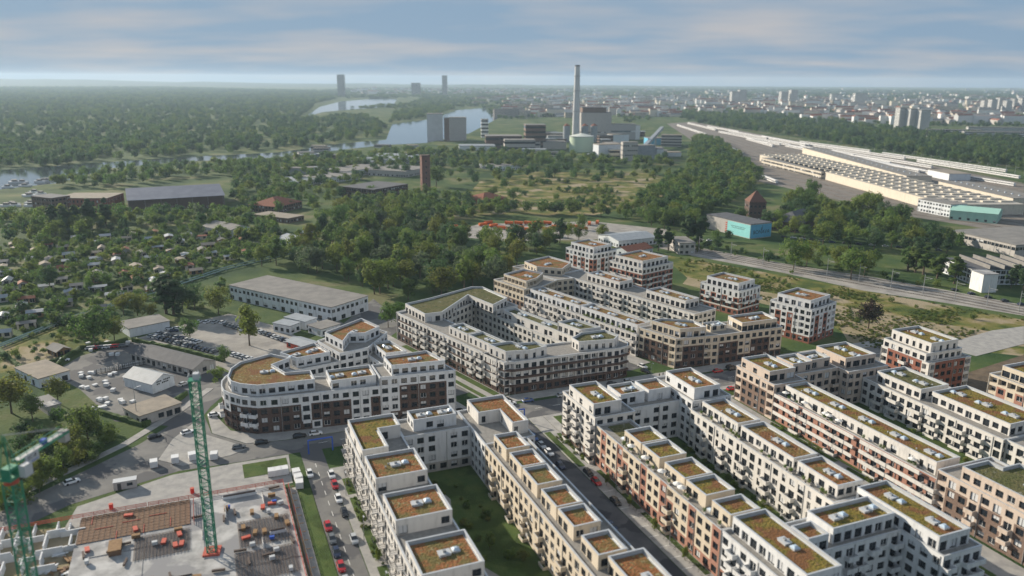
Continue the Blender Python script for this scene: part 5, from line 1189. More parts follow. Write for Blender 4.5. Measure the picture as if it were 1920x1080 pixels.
# ---------------------------------------------------------------- sheds, halls, huts
def rect3(p0, p1, p2, z):
    a, b, c = Vector(G(*p0, z)), Vector(G(*p1, z)), Vector(G(*p2, z))
    d = (b - a); l1 = d.length; d.normalize(); e = Vector((-d.y, d.x)); l2 = (c - b).dot(e)
    return ccw([tuple(a), tuple(b), tuple(b + e * l2), tuple(a + e * l2)])
def flat(name, label, cat, poly, h, mw, mroof, rows=None, nst=1, mb=B_DARK, par=.25, units=0, group=None):
    c = centroid(poly); o = thing(name, label, cat, (c[0], c[1], 0), 0, group)
    b = MB(); poly = ccw(poly); n = len(poly)
    for i in range(n): facade(b, o, c, poly[i], poly[(i + 1) % n], 0, nst, rows if rows and i in (0, 1, 3) else None, mw, mb, False, h, h / nst, 'dark', 3, False)
    b.build('wall', [mw, mb, mw], o)
    b = MB(); q = [(p[0] - c[0], p[1] - c[1]) for p in inset(poly, -.35)]; b.prism(q, h + .004, h + .3, bottom=True); b.build('roof', mroof, o)
    for k in range(units):
        f = (k + .5) / units; x = (poly[0][0] * (1 - f) + poly[1][0] * f + poly[3][0] * (1 - f) + poly[2][0] * f) / 2 - c[0]; y = (poly[0][1] * (1 - f) + poly[1][1] * f + poly[3][1] * (1 - f) + poly[2][1] * f) / 2 - c[1]
        put('skylight', SKYLIGHT, o, (x, y, h + .3), math.atan2(poly[1][1] - poly[0][1], poly[1][0] - poly[0][0]))
    return o
def gable(name, label, cat, poly, h, hr, mw, mroof, rows=None, nst=1, group=None, mb=B_DARK, over=.5):
    """ridge runs along edge 0"""
    poly = ccw(poly)
    if math.dist(poly[0], poly[1]) < math.dist(poly[1], poly[2]): poly = poly[1:] + poly[:1]
    c = centroid(poly); o = thing(name, label, cat, (c[0], c[1], 0), 0, group)
    L_ = [(p[0] - c[0], p[1] - c[1]) for p in poly]
    b = MB()
    for i in range(4): facade(b, o, c, poly[i], poly[(i + 1) % 4], 0, nst, rows, mw, mb, False, h, h / nst, 'dark', 3, False)
    m1 = ((L_[1][0] + L_[2][0]) / 2, (L_[1][1] + L_[2][1]) / 2); m0 = ((L_[3][0] + L_[0][0]) / 2, (L_[3][1] + L_[0][1]) / 2)
    b.face([(*L_[1], h), (*L_[2], h), (*m1, hr)], 0); b.face([(*L_[3], h), (*L_[0], h), (*m0, hr)], 0)
    b.build('wall', [mw, mb, mw], o)
    d = Vector((m1[0] - m0[0], m1[1] - m0[1])).normalized() * over
    M0, M1 = (m0[0] - d.x, m0[1] - d.y), (m1[0] + d.x, m1[1] + d.y)
    for i, j, sg in ((0, 1, 1), (3, 2, -1)):
        A, B2 = Vector(L_[i]), Vector(L_[j]); out = Vector((A.x - m0[0], A.y - m0[1])).normalized() * over; dz = (hr - h) * over / max(.5, (A - Vector(m0)).length)
        p = [(A.x - d.x + out.x, A.y - d.y + out.y, h - dz + .05), (B2.x + d.x + out.x, B2.y + d.y + out.y, h - dz + .05), (*M1, hr + .05), (*M0, hr + .05)]
        b = MB(); t = [(x, y, z + .12) for x, y, z in p]
        for f in ([0, 1, 2, 3],): b.face([t[k] for k in f]); b.face([p[k] for k in f[::-1]])
        for k in range(4): b.face([p[k], p[(k + 1) % 4], t[(k + 1) % 4], t[k]])
        b.build('roof_slope', mroof, o)
    return o
M_RGREY = mat('roof_felt_grey', (.17, .165, .16), .9, .2, noise=(.24, .23, .215), scale=.15, detail=8)
M_RDARK = mat('roof_sheet_dark', (.075, .078, .088), .8, .3, noise=(.11, .112, .12), scale=.3, detail=6)
M_RTAN = mat('roof_felt_tan', (.30, .26, .21), .9, .2, noise=(.22, .195, .165), scale=.25, detail=7)
M_RTILE = mat('roof_tile_red', (.26, .10, .06), .85, .2, noise=(.18, .075, .05), scale=.8, detail=5)
M_RSILV = mat('roof_metal_pale', (.30, .33, .36), .6, .3, noise=(.24, .265, .29), scale=.3)
P_SHED = plaster('shed_white', (.60, .63, .66))
M_TURQ = mat('turquoise_cladding', (.22, .55, .56), .6, .3, noise=(.25, .60, .60), scale=.3)
M_SKYB = mat('blue_cladding', (.10, .38, .58), .6, .3, noise=(.12, .42, .62), scale=.3)
M_MINT = mat('mint_cladding', (.30, .52, .44), .6, .3, noise=(.34, .57, .48), scale=.3)
M_REDW = mat('red_wall', (.45, .10, .07), .8, .2)
flat('warehouse', 'long white warehouse with grey flat roof behind the car park', 'warehouse', rect3((430, 535), (621, 577), (679, 553), 7.6), 7.6, P_SHED, M_RGREY, ['g.', 'w'], 2)
gable('yard_building', 'long low building with dark sheet roof between the yard and the car park', 'workshop', rect3((244, 661), (362, 692), (406, 677), 3.4), 3.4, 5.6, P_GREY, M_RDARK, ['dw'])
o = gable('stone_shed', 'pale metal-roofed open shed with lettering on its gable, in the yard', 'shed', rect3((232, 706), (285, 720), (329, 705), 4.0), 4.0, 6.4, P_SHED, M_RSILV)
flat('flat_roof_shed', 'brown flat-roofed shed beside the tall lamp post and the road', 'shed', rect3((232, 765), (262, 781), (331, 752), 3.6), 3.6, P_GREY, M_RTAN, ['d.wd'])
flat('garage', 'white garage with tan flat roof behind the yellow-green trees at left', 'garage', rect3((28, 690), (72, 711), (134, 697), 3.8), 3.8, P_SHED, M_RTAN, ['d.'])
flat('bunker', 'small grey windowless concrete hut under the trees at left', 'hut', rect3((65, 748), (88, 764), (112, 756), 3), 3.0, P_GREY, M_CONC)
flat('office_hut', 'low white hut with pale roof at the car park corner', 'hut', rect3((512, 606), (544, 612), (564, 605), 4), 4, P_SHED, M_RSILV, ['w']); flat('office_hut', 'white annexe with pale roof beside the warehouse', 'hut', rect3((533, 595), (572, 604), (595, 597), 4), 4, P_SHED, M_RSILV, ['w.'])
flat('office_hut', 'grey-roofed white annexe right of the pale-roofed hut', 'hut', rect3((577, 610), (602, 618), (632, 606), 3.6), 3.6, P_SHED, M_RGREY, ['w.'])
gable('red_hut', 'red hut with pale roof at the edge of the car park', 'hut', rect3((537, 640), (576, 652), (592, 640), 2.8), 2.8, 3.8, M_REDW, M_RSILV, ['w.'])
flat('garage', 'white walled garage with grey flat roof behind the broad dark tree', 'garage', rect3((222, 604), (242, 617), (298, 591), 4), 4, P_SHED, M_RGREY)
o = flat('sales_hall', 'turquoise and blue box-shaped hall with lettering beside the poplars', 'hall', rect3((1325, 402), (1408, 421), (1447, 417), 11), 11, P_GREY, M_RDARK)
PB = ccw(rect3((1325, 402), (1408, 421), (1447, 417), 11)); cB = centroid(PB)
def plate(o, c, A, B, u0, u1, z0, z1, m, nm, off=.06):
    A, B = Vector(A), Vector(B); d = (B - A).normalized(); nn = Vector((d.y, -d.x)); L_ = (B - A).length
    p = A + d * (u0 * L_) - Vector(c); q = A + d * (u1 * L_) - Vector(c)
    b = MB(); b.prism([(p.x + nn.x * off, p.y + nn.y * off), (q.x + nn.x * off, q.y + nn.y * off), (q.x + nn.x * .003, q.y + nn.y * .003), (p.x + nn.x * .003, p.y + nn.y * .003)], z0, z1, bottom=True)
    return b.build(nm, m, o)
plate(o, cB, PB[0], PB[1], .50, .995, .4, 10.2, M_TURQ, 'cladding_panel'); plate(o, cB, PB[1], PB[2], .01, .99, .4, 10.4, M_SKYB, 'cladding_panel')
for k, (u0, u1) in enumerate(((.58, .90), (.60, .88))): 
    for j in range(14): plate(o, cB, PB[0], PB[1], u0 + (u1 - u0) * j / 14, u0 + (u1 - u0) * (j + .62) / 14, 6.9 - k * 1.2, 7.35 - k * 1.2, M_INK, 'slogan_letter', .09)
for k in range(5): plate(o, cB, PB[0], PB[1], .455, .49, 1.5 + k * 1.6, 2.4 + k * 1.6, M_REDW, 'louvre', .12)
A_, B_ = Vector(PB[1]), Vector(PB[2]); dd = (B_ - A_).normalized(); nn = Vector((dd.y, -dd.x)); rz = math.atan2(dd.y, dd.x); wB = (B_ - A_).length
for txt, sz, z, u in (('BONAVA', wB * .19, 4.6, .52), ('a', wB * .20, 7.2, .52)):
    q = lettering(txt, sz, M_INK, o); p = A_ + dd * wB * u + nn * .09; q.location = (p.x - cB[0], p.y - cB[1], z); q.rotation_euler = (R(90), 0, rz)
p = A_ + dd * wB * .56 + nn * .09; b = MB(); b.box(-.15, .15, -.03, .03, 0, wB * .12); b.build('lettering', M_INK, o, (p.x - cB[0], p.y - cB[1], 7.2), rz)
pS = ccw(rect3((232, 706), (285, 720), (329, 705), 4.0)); so = [x for x in C.objects if x.name.startswith('stone_shed')][0]; cS = centroid(pS)
for k in range(2):
    for j in range(8):
        if (j + k) % 5 != 3: plate(so, cS, pS[1], pS[2], .2 + j * .078, .255 + j * .078, 3.7 - k * .9, 4.25 - k * .9, M_INK, 'sign_letter', .05)
flat('office_building', 'white office building with rows of windows behind the mint green hall', 'office', rect3((1722, 373), (1783, 384), (1800, 380), 11), 11, P_SHED, M_RGREY, ['w'], 3)
gable('mint_hall', 'mint green gabled hall beside the rail yard', 'hall', rect3((1782, 394), (1871, 402), (1899, 394), 8), 8, 10.5, M_MINT, M_MINT, ['w.', '.'], 2)
flat('factory', 'flat grey factory hall with a ribbon of windows at the right edge', 'factory', rect3((1783, 432), (1905, 460), (1990, 440), 8), 8, P_GREY, M_RGREY, ['.', 'g'], 2)
o = flat('factory', 'saw-tooth roofed factory with white end block behind the poplars', 'factory', rect3((1770, 484), (1826, 506), (1990, 480), 9), 9, P_SHED, M_RDARK, ['w', 'g', 'g'], 3)
PF = ccw(rect3((1770, 484), (1826, 506), (1990, 480), 9)); cF = centroid(PF)
for k in range(8):
    f0, f1 = .12 + k * .11, .12 + (k + 1) * .11
    A0 = Vector(PF[0]).lerp(Vector(PF[3]), f0) - Vector(cF); B0 = Vector(PF[1]).lerp(Vector(PF[2]), f0) - Vector(cF); A1_ = Vector(PF[0]).lerp(Vector(PF[3]), f1) - Vector(cF); B1 = Vector(PF[1]).lerp(Vector(PF[2]), f1) - Vector(cF)
    b = MB(); b.face([(*A0, 9.32), (*B0, 9.32), (*B0, 11.6), (*A0, 11.6)], 1); b.face([(*A0, 11.6), (*B0, 11.6), (*B1, 9.34), (*A1_, 9.34)], 0); b.face([(*B0, 9.32), (*B1, 9.34), (*B0, 11.6)], 0); b.face([(*A0, 9.32), (*A0, 11.6), (*A1_, 9.34)], 0)
    b.build('saw_tooth', [M_RDARK, M_RGREY], o)
flat('stair_block', 'white windowless end block of the saw-tooth factory', 'building', rect3((1822, 507), (1845, 515), (1860, 510), 10.5), 10.5, P_WHITE, M_CONC)
gable('depot_office', 'white low depot building with long pale roof beside the lorries', 'office', rect3((1122, 440), (1160, 452), (1215, 440), 5), 5, 7, P_SHED, M_RSILV, ['w']); flat('small_house', 'small grey two-storey house beside the poplar pair', 'house', rect3((1256, 444), (1274, 456), (1292, 448), 8), 8, P_GREY, M_RGREY, ['w', 'w'], 2)
gable('low_house', 'low brown-roofed house in front of the depot building', 'house', rect3((1148, 466), (1178, 473), (1212, 462), 3.5), 3.5, 6, P_SHED, M_RTILE, ['w.'])
flat('field_house', 'white flat-roofed house on the open field', 'house', rect3((898, 306), (935, 312), (952, 305), 6), 6, P_SHED, M_RGREY, ['w'], 1)
# brick water tower
x, y = G(798, 357); o = thing('brick_tower', 'tall square red brick water tower among the trees', 'tower', (x, y, 0), R(20))
b = MB(); b.box(-4.4, 4.4, -4.4, 4.4, 0, 36); b.build('wall', mat('brick_weathered', (.20, .105, .085), .9, .2, noise=(.15, .085, .07), scale=.4, detail=8), o); b = MB(); b.box(-4.7, 4.7, -4.7, 4.7, 36.004, 37.4); b.build('cornice', B_DARK, o)
for k in range(5): put_window(window_mesh(1.2, 2.2, 'dark'), o, (0, -4.42, 6 + k * 6), 0); put_window(window_mesh(1.2, 2.2, 'dark'), o, (-4.42, 0, 6 + k * 6), R(-90))
# brick churchlike tower near the turquoise hall and hip roofed halls
def hip(name, label, cat, poly, h, hr, mw, mroof, rows=None, nst=1, k=.5):
    poly = ccw(poly); c = centroid(poly); o = thing(name, label, cat, (c[0], c[1], 0)); b = MB()
    for i in range(4): facade(b, o, c, poly[i], poly[(i + 1) % 4], 0, nst, rows, mw, B_DARK, False, h, h / nst, 'dark', 3, False)
    b.build('wall', [mw, B_DARK, mw], o); ou = [Vector((p[0] - c[0], p[1] - c[1])) for p in inset(poly, -.5)]
    i0 = 0 if (ou[1] - ou[0]).length >= (ou[2] - ou[1]).length else 1; q = ou[i0:] + ou[:i0]; w = (q[2] - q[1]).length / 2; d = (q[1] - q[0]).normalized()
    m0, m1 = (q[0] + q[3]) / 2 + d * w * .95, (q[1] + q[2]) / 2 - d * w * .95
    b = MB(); b.face([(*q[0], h), (*q[1], h), (*m1, hr), (*m0, hr)]); b.face([(*q[2], h), (*q[3], h), (*m0, hr), (*m1, hr)]); b.face([(*q[1], h), (*q[2], h), (*m1, hr)]); b.face([(*q[3], h), (*q[0], h), (*m0, hr)]); b.face([(*p, h) for p in q[::-1]])
    b.build('roof', mroof, o); return o
x, y = G(1414, 412); hip('brick_tower', 'dark brick tower with red pyramid roof among the trees', 'tower', [(x - 7, y - 7), (x + 7, y - 7), (x + 7, y + 7), (x - 7, y + 7)], 16, 25, B_DARK, mat('roof_tile_brown', (.14, .07, .05), .9), ['w', 'w', 'w'], 3)
hip('brick_hall', 'dark brick hall with steep dark roof beside the brick tower', 'hall', rect3((1440, 412), (1500, 420), (1530, 405), 7), 7, 14, B_DARK, M_RDARK, ['w'])
hip('brick_hall', 'brown hip-roofed brick hall in the clearing by the water tower', 'hall', rect3((873, 370), (905, 376), (925, 366), 5), 5, 10, B_RED, M_RTILE, ['w'])
# old brick works on the left bank
flat('brick_works', 'turreted grey-brown brick office at the marina', 'building', rect3((58, 368), (95, 372), (120, 366), 15), 15, B_BROWN, M_RDARK, ['w', 'w', 'w', 'w'], 4); flat('brick_works', 'long red brick wing with tall windows joining the marina office', 'building', rect3((104, 372), (200, 372), (235, 362), 13), 13, B_RED, M_RTAN, ['w', 'n', 'n'], 3)
gable('brick_works_hall', 'huge brick hall with blue-grey monitor roof by the river', 'hall', rect3((240, 376), (420, 366), (437, 346), 11), 11, 17, B_DARK, mat('slate_blue', (.09, .11, .16), .7, .3, noise=(.13, .15, .2), scale=.1), ['n', '.'], 2, over=1)
hip('villa', 'brown hip-roofed house right of the huge brick hall', 'house', rect3((466, 384), (520, 388), (545, 376), 6), 6, 12, B_BROWN, M_RTILE, ['w', 'w'], 2); flat('row_garage', 'long low brown-roofed building in front of the hip-roofed house', 'building', rect3((474, 402), (540, 410), (552, 402), 4), 4, B_BROWN, M_RTAN, ['w'])
gable('white_barn', 'white gabled barn among the trees beyond the garden plots', 'barn', rect3((378, 424), (428, 434), (443, 420), 5), 5, 8, P_SHED, M_RGREY, ['w.']); gable('white_barn', 'small white barn beside the dense grove', 'barn', rect3((520, 446), (540, 452), (552, 440), 4.5), 4.5, 7, P_SHED, M_RSILV, ['w.'])
for k, (p, h, m, r_) in enumerate([(((600, 318), (650, 322), (700, 308)), 7, P_SHED, M_RGREY), (((665, 296), (740, 300), (765, 289)), 8, P_SHED, M_RSILV), (((560, 330), (600, 335), (640, 322)), 6, P_SHED, M_RGREY), (((500, 338), (560, 342), (580, 334)), 5, P_SHED, M_RSILV), (((640, 350), (700, 356), (730, 342)), 11, B_DARK, M_RDARK), (((690, 318), (760, 322), (790, 312)), 7, P_GREY, M_RGREY)]):
    flat('riverside_shed', ['pale shed beyond the hip-roofed house', 'long white-roofed shed near the grain silos', 'pale low shed among riverside trees', 'white low shed left of the riverside trees', 'dark multi-storey building with white window rows by the water tower', 'grey-roofed shed behind the water tower'][k], 'shed', rect3(*p, h), h, m, r_, ['w'] * (3 if h > 10 else 1), 3 if h > 10 else 1)
# moored boats
M_HULL = mat('boat_hull', (.66, .67, .68), .4, .5)
for k in range(18):
    px, py = rng.uniform(2, 92), rng.uniform(350, 392) if k > 5 else rng.uniform(338, 346)
    o = thing('motor_boat', 'small white motor boat at the marina by the left edge', 'boat', (*G(px, py), .1), R(rng.uniform(-20, 20)), 'white boats at the marina'); o.scale = (1.6,) * 3
    b = MB(); b.prism([(-4, -1.3), (2, -1.3), (4.5, 0), (2, 1.3), (-4, 1.3)], 0, 1.1, bottom=True); b.build('hull', M_HULL, o); b = MB(); b.box(-2, 1, -.9, .9, 1.104, 2.3); b.build('cabin', P_GREY, o); b = MB(); b.box(-1.8, 1.02, -.92, .92, 1.5, 2.0); b.build('window', M_GLASS, o)
# district heating pipe along the gardens
M_PIPE = mat('pipe_green', (.26, .36, .33), .4, .5, metallic=.3)
o = thing('district_heating_pipe', 'long pale green twin pipe along the edge of the garden plots', 'pipe', (*G(60, 630), 0)); c = G(60, 630)
for off in (0, 4):
    pts = [Vector((G(x, y + off)[0] - c[0], G(x, y + off)[1] - c[1], 1.1)) for x, y in ((-20, 658), (60, 626), (110, 606), (132, 598), (300, 545), (420, 505), (520, 481), (600, 460))]
    b = MB()
    for p, q in zip(pts[:-1], pts[1:]): b.tube(tuple(p), tuple(q), .36, .36, 8)
    b.build('pipe', M_PIPE, o)
for k in range(40):
    f = k / 39; i = f * 7; i0 = min(6, int(i)); xs = (-20, 60, 110, 132, 300, 420, 520, 600); ys = (658, 626, 606, 598, 545, 505, 481, 460); t = i - i0
    p = G(xs[i0] + (xs[i0 + 1] - xs[i0]) * t, ys[i0] + (ys[i0 + 1] - ys[i0]) * t + 2); b = MB(); b.box(-.3, .3, -1.2, 1.2, 0, .62); b.build('support', P_GREY, o, (p[0] - c[0], p[1] - c[1], 0), R(50))
# garden huts
HUTR = [M_RTAN, M_RGREY, M_RSILV, M_RTILE, M_RTAN, M_RSILV]; HUTN = ['tan', 'grey', 'pale metal', 'red tiled', 'tan', 'pale metal']
AP = GP([(0, 640), (60, 622), (200, 582), (300, 540), (420, 492), (560, 462), (590, 442), (520, 440), (330, 436), (180, 446), (0, 462)])
n = 0; hut_pts = []
for k in range(1600):
    if n >= 115: break
    px, py = rng.uniform(0, 590), rng.uniform(438, 632); p = G(px, py)
    if not inside(p, AP) or any(math.dist(p, q) < 13.5 for q in hut_pts): continue
    hut_pts.append(p); a = R(rng.choice([28, 118]) + rng.uniform(-6, 6)); w, l, h = rng.uniform(2.2, 3.1), rng.uniform(3.0, 4.8), rng.uniform(2.3, 2.8); i = rng.randrange(6)
    poly = [(p[0] + math.cos(a) * x - math.sin(a) * y, p[1] + math.sin(a) * x + math.cos(a) * y) for x, y in ((-l, -w), (l, -w), (l, w), (-l, w))]
    near = 'front row' if py > 540 else ('middle row' if py > 490 else 'far row')
    wm = rng.choice([P_CREAM, M_WOOD, P_GREY, P_GREY, M_WOOD]); near += ' of the ' + ('left' if px < 170 else 'central' if px < 350 else 'right') + ' garden plots'
    gable('garden_hut', '%s garden hut with %s roof, %s' % ({P_CREAM: 'cream', M_WOOD: 'wooden', P_GREY: 'grey'}[wm], HUTN[i], near), 'hut', poly, h, h + rng.uniform(.5, 1.3), wm, HUTR[i], ['dw'] if n < 50 else ['w'], group='garden huts, ' + near, over=.3); n += 1
gable('garden_hut', 'dark wooden hut with grey roof beside the hedge of the left yard', 'hut', rect3((88, 652), (106, 660), (124, 650), 2.6), 2.6, 4, M_WOOD, M_RGREY, ['d'])
# clipped hedges
M_HEDGE = mat('hedge', (.04, .075, .022), .9, .2, noise=(.075, .115, .03), scale=.9, detail=7, bump=.25, bscale=2.0)
for k, pts in enumerate([[(0, 660), (50, 700), (150, 660)], [(100, 692), (150, 655), (240, 640)], [(0, 605), (140, 560), (240, 520)], [(200, 545), (300, 520), (400, 480)], [(250, 640), (330, 655), (420, 678)], [(185, 775), (270, 800), (350, 740)], [(0, 560), (120, 525), (210, 495)], [(10, 520), (110, 492), (220, 462)]]):
    P_ = [Vector(G(*p)) for p in pts]; c = P_[0]; o = thing('hedge', ['hedge corner left of the white garage', 'hedge behind the white car in the left yard', 'long hedge across the front garden plots', 'hedge along the garden path towards the poplars', 'low hedge between the yard building and the car park', 'scrubby hedge around the brown flat-roofed shed', 'hedge across the middle garden plots', 'hedge across the far garden plots'][k], 'hedge', (c.x, c.y, 0))
    for A, B in zip(P_[:-1], P_[1:]):
        d = (B - A).normalized(); e = Vector((-d.y, d.x)) * .9; b = MB(); nseg = int((B - A).length / 2) + 1; top = []
        for i in range(nseg + 1):
            q = A.lerp(B, i / nseg) - c; hh = 1.7 + rng.uniform(-.35, .45); w = rng.uniform(.75, 1.2); top.append([(q.x - e.x * w, q.y - e.y * w, 0), (q.x - e.x * w * .8, q.y - e.y * w * .8, hh * .85), (q.x, q.y, hh), (q.x + e.x * w * .8, q.y + e.y * w * .8, hh * .85), (q.x + e.x * w, q.y + e.y * w, 0)])
        for s0, s1 in zip(top[:-1], top[1:]):
            for i in range(4): b.face([s0[i], s1[i], s1[i + 1], s0[i + 1]])
        b.face(top[0]); b.face(top[-1][::-1]); b.build('foliage', M_HEDGE, o)
# pallets and machines in the yard
for k in range(46):
    px, py = [(rng.uniform(150, 215), rng.uniform(700, 730)), (rng.uniform(205, 300), rng.uniform(708, 735)), (rng.uniform(165, 270), rng.uniform(632, 668)), (rng.uniform(170, 250), rng.uniform(745, 770))][k % 4]
    if inside(G(px, py), inset(ccw(rect3((232, 706), (285, 720), (329, 705), 0)), -1)): continue
    w = ['stacked in the middle of the left yard', 'stacked around the pale metal-roofed shed', 'stacked under the broad dark tree', 'stacked behind the brown flat-roofed shed'][k % 4]
    o = thing('stone_pallet', 'grey pallet of paving stone ' + w, 'pallet', (*G(px, py), .02), rng.uniform(0, 3), 'stone pallets ' + w); put('block_stack', PALB, o, sc=(.8, .8, rng.uniform(.35, .75))); put('pallet', PALW, o, sc=(.8, .8, 1))
for k in range(7):
    p = G(202 + k * 8, 697 - k * 1.5); o = thing('pipe_rack', 'rack of long pipes beside the pale metal-roofed shed', 'rack', (p[0], p[1], .02), R(40), 'racks of long pipes in the left yard')
    for j in range(4): b = MB(); b.tube((-5, 0, .3 + j * .5), (5, 0, .3 + j * .5), .14, .14, 6); b.build('pipe', M_METG, o, (0, rng.uniform(-.3, .3), 0))
    for x in (-4, 0, 4): b = MB(); b.box(x - .06, x + .06, -.5, .5, 0, 2.2); b.build('upright', M_FRAME, o)
# ---------------------------------------------------------------- rail yard, power station, far city
def slab_block(name, label, cat, poly, h, mw, nfl, group=None, z=0, mroof=None, strips=True):
    poly = ccw(poly); c = centroid(poly); o = thing(name, label, cat, (c[0], c[1], z), 0, group); L_ = [(p[0] - c[0], p[1] - c[1]) for p in poly]
    b = MB(); b.prism(L_, 0, h, top=False); b.build('wall', mw, o)
    b = MB(); b.prism([(p[0] - c[0], p[1] - c[1]) for p in inset(poly, -.3)], h + .004, h + .8, bottom=True); b.build('roof', mroof or M_RGREY, o)
    if strips:
        q = inset(poly, -.06); A = [(p[0] - c[0], p[1] - c[1]) for p in q]; b = MB(); b.ring(A, L_, 0, h / nfl * .42); me = b.mesh('window_band', M_GLASS)
        for k in range(nfl): put('window_band', me, o, (0, 0, (k + .36) * h / nfl))
    return o
def box_at(px, py, w, d, a): 
    x, y = G(px, py); c, s = math.cos(a), math.sin(a)
    return [(x + c * u - s * v, y + s * u + c * v) for u, v in ((-w / 2, 0), (w / 2, 0), (w / 2, d), (-w / 2, d))]
P_FAR = plaster('far_white', (.66, .66, .65)); P_FARC = plaster('far_cream', (.62, .56, .46)); P_SHEDC = plaster('train_shed_cream', (.55, .50, .42))
M_CHIM = mat('chimney_concrete', (.55, .56, .57), .8, .2, noise=(.48, .49, .50), scale=.1)
# train sheds
o = flat('train_shed', 'very long cream train shed with rows of roof lights', 'train shed', rect3((1425, 290), (1782, 384), (1862, 370), 9), 9, P_SHEDC, mat('shed_roof_pale', (.40, .38, .34), .8, .2, noise=(.32, .30, .27), scale=.05), None)
P = ccw(rect3((1425, 290), (1782, 384), (1862, 370), 9)); c = centroid(P)
b = MB(); b.prism([(-5.5, -2), (5.5, -2), (5.5, 2), (-5.5, 2)], 0, 1.3, 0); RL = b.mesh('roof_light', [P_SHEDC])
a = math.atan2(P[1][1] - P[0][1], P[1][0] - P[0][0])
for i in range(30):
    for j in range(4):
        q = Vector(P[0]).lerp(Vector(P[1]), (i + .6) / 30.5); r_ = Vector(P[3]).lerp(Vector(P[2]), (i + .6) / 30.5); q = q.lerp(r_, (j + .5) / 4); put('roof_light', RL, o, (q.x - c[0], q.y - c[1], 9.31), a + R(90))
flat('train_shed', 'pale gabled train hall behind the very long cream shed', 'train shed', rect3((1505, 277), (1700, 330), (1722, 324), 9), 9, P_SHEDC, M_RGREY, units=24); flat('depot_office', 'long two-storey cream depot office in front of the train shed', 'office', rect3((1428, 296), (1540, 322), (1556, 316), 9), 9, P_SHEDC, M_RGREY, ['g', 'g'], 2)
flat('train_shed', 'low cream workshop at the right end of the rail yard', 'train shed', rect3((1760, 340), (1900, 372), (1935, 366), 8), 8, P_SHEDC, M_RGREY, units=12); flat('depot_store', 'white depot store right of the very long shed', 'store', rect3((1740, 318), (1780, 326), (1800, 322), 8), 8, P_SHED, M_RTAN)
b = MB(); b.box(-12.3, 12.3, -1.4, 1.4, .5, 3.9, 0); b.box(-12.1, 12.1, -1.42, -1.402, 1.9, 2.8, 1); COACH = b.mesh('coach', [plaster('train_white', (.60, .60, .60)), M_GLASS]); b = MB(); b.box(-12, 12, -1.2, 1.2, 0, .48); BOG = b.mesh('bogie', M_FRAME)
for k, (a_, b_, w) in enumerate([((1270, 236), (1330, 256), 'leftmost at the far throat of the rail yard'), ((1290, 232), (1345, 246), 'second at the far throat of the rail yard'), ((1500, 268), (1650, 288), 'farthest from the shed, left part'), ((1655, 290), (1900, 325), 'farthest from the shed, right part'), ((1520, 274), (1700, 300), 'second farthest, left part'), ((1720, 304), (1915, 336), 'second farthest, right part'), ((1560, 285), (1760, 318), 'third from the far side of the yard'), ((1385, 315), (1415, 335), 'curving at the near left of the yard'), ((1420, 330), (1460, 346), 'short, near the depot office'), ((1330, 262), (1395, 292), 'in the middle left sidings'), ((1780, 330), (1918, 352), 'nearest the workshop at the right edge'), ((1400, 262), (1450, 276), 'on the middle sidings, short')]):
    A, B = Vector(G(*a_)), Vector(G(*b_)); d = (B - A); n = max(2, int(d.length / 25.5)); d.normalize()
    o = thing('train', 'parked pale train, ' + w, 'train', (A.x, A.y, .05), math.atan2(d.y, d.x))
    for i in range(min(n, 14)): put('coach', COACH, o, (12.5 + i * 25.2, 0, 0)); put('bogie', BOG, o, (12.5 + i * 25.2, 0, 0))
for k in range(16):
    f = k / 15; x0 = 1300 + rng.uniform(0, 330); y0 = 236 + (x0 - 1300) * .215 + f * 9 - 6; l_ = rng.uniform(60, 170); A, B = Vector(G(x0, y0)), Vector(G(x0 + l_, y0 + l_ * .19)); d = (B - A); n = max(2, min(9, int(d.length / 25.5))); d.normalize()
    o = thing('train', 'pale train parked on the %s sidings of the rail yard' % ('far' if f > .5 else 'middle'), 'train', (A.x, A.y, .05), math.atan2(d.y, d.x), 'trains on the sidings')
    for i in range(n): put('coach', COACH, o, (12.5 + i * 25.2, 0, 0)); put('bogie', BOG, o, (12.5 + i * 25.2, 0, 0))
# catenary masts
b = MB(); b.tube((0, 0, 0), (0, 0, 11), .22, .16, 6); CM = b.mesh('pole', M_METG); b = MB(); b.box(0, 4.5, -.08, .08, 9.5, 9.7); b.tube((0, 0, 8), (4.4, 0, 9.5), .06, .06, 5); CA = b.mesh('bracket', M_METG)
for k in range(26):
    f = k / 25; o = thing('catenary_mast', 'thin grey catenary mast at the far side of the rail yard', 'mast', (*G(1480 + f * 440, 268 + f * 62), .03), R(-60), 'catenary masts of the rail yard'); put('pole', CM, o); put('bracket', CA, o)
for k in range(12):
    f = k / 11; o = thing('catenary_mast', 'thin grey catenary mast beside the near railway line', 'mast', (*G(1250 + f * 660, 462 + f * 122), .03), R(-60), 'catenary masts of the near railway line'); put('pole', CM, o); put('bracket', CA, o)
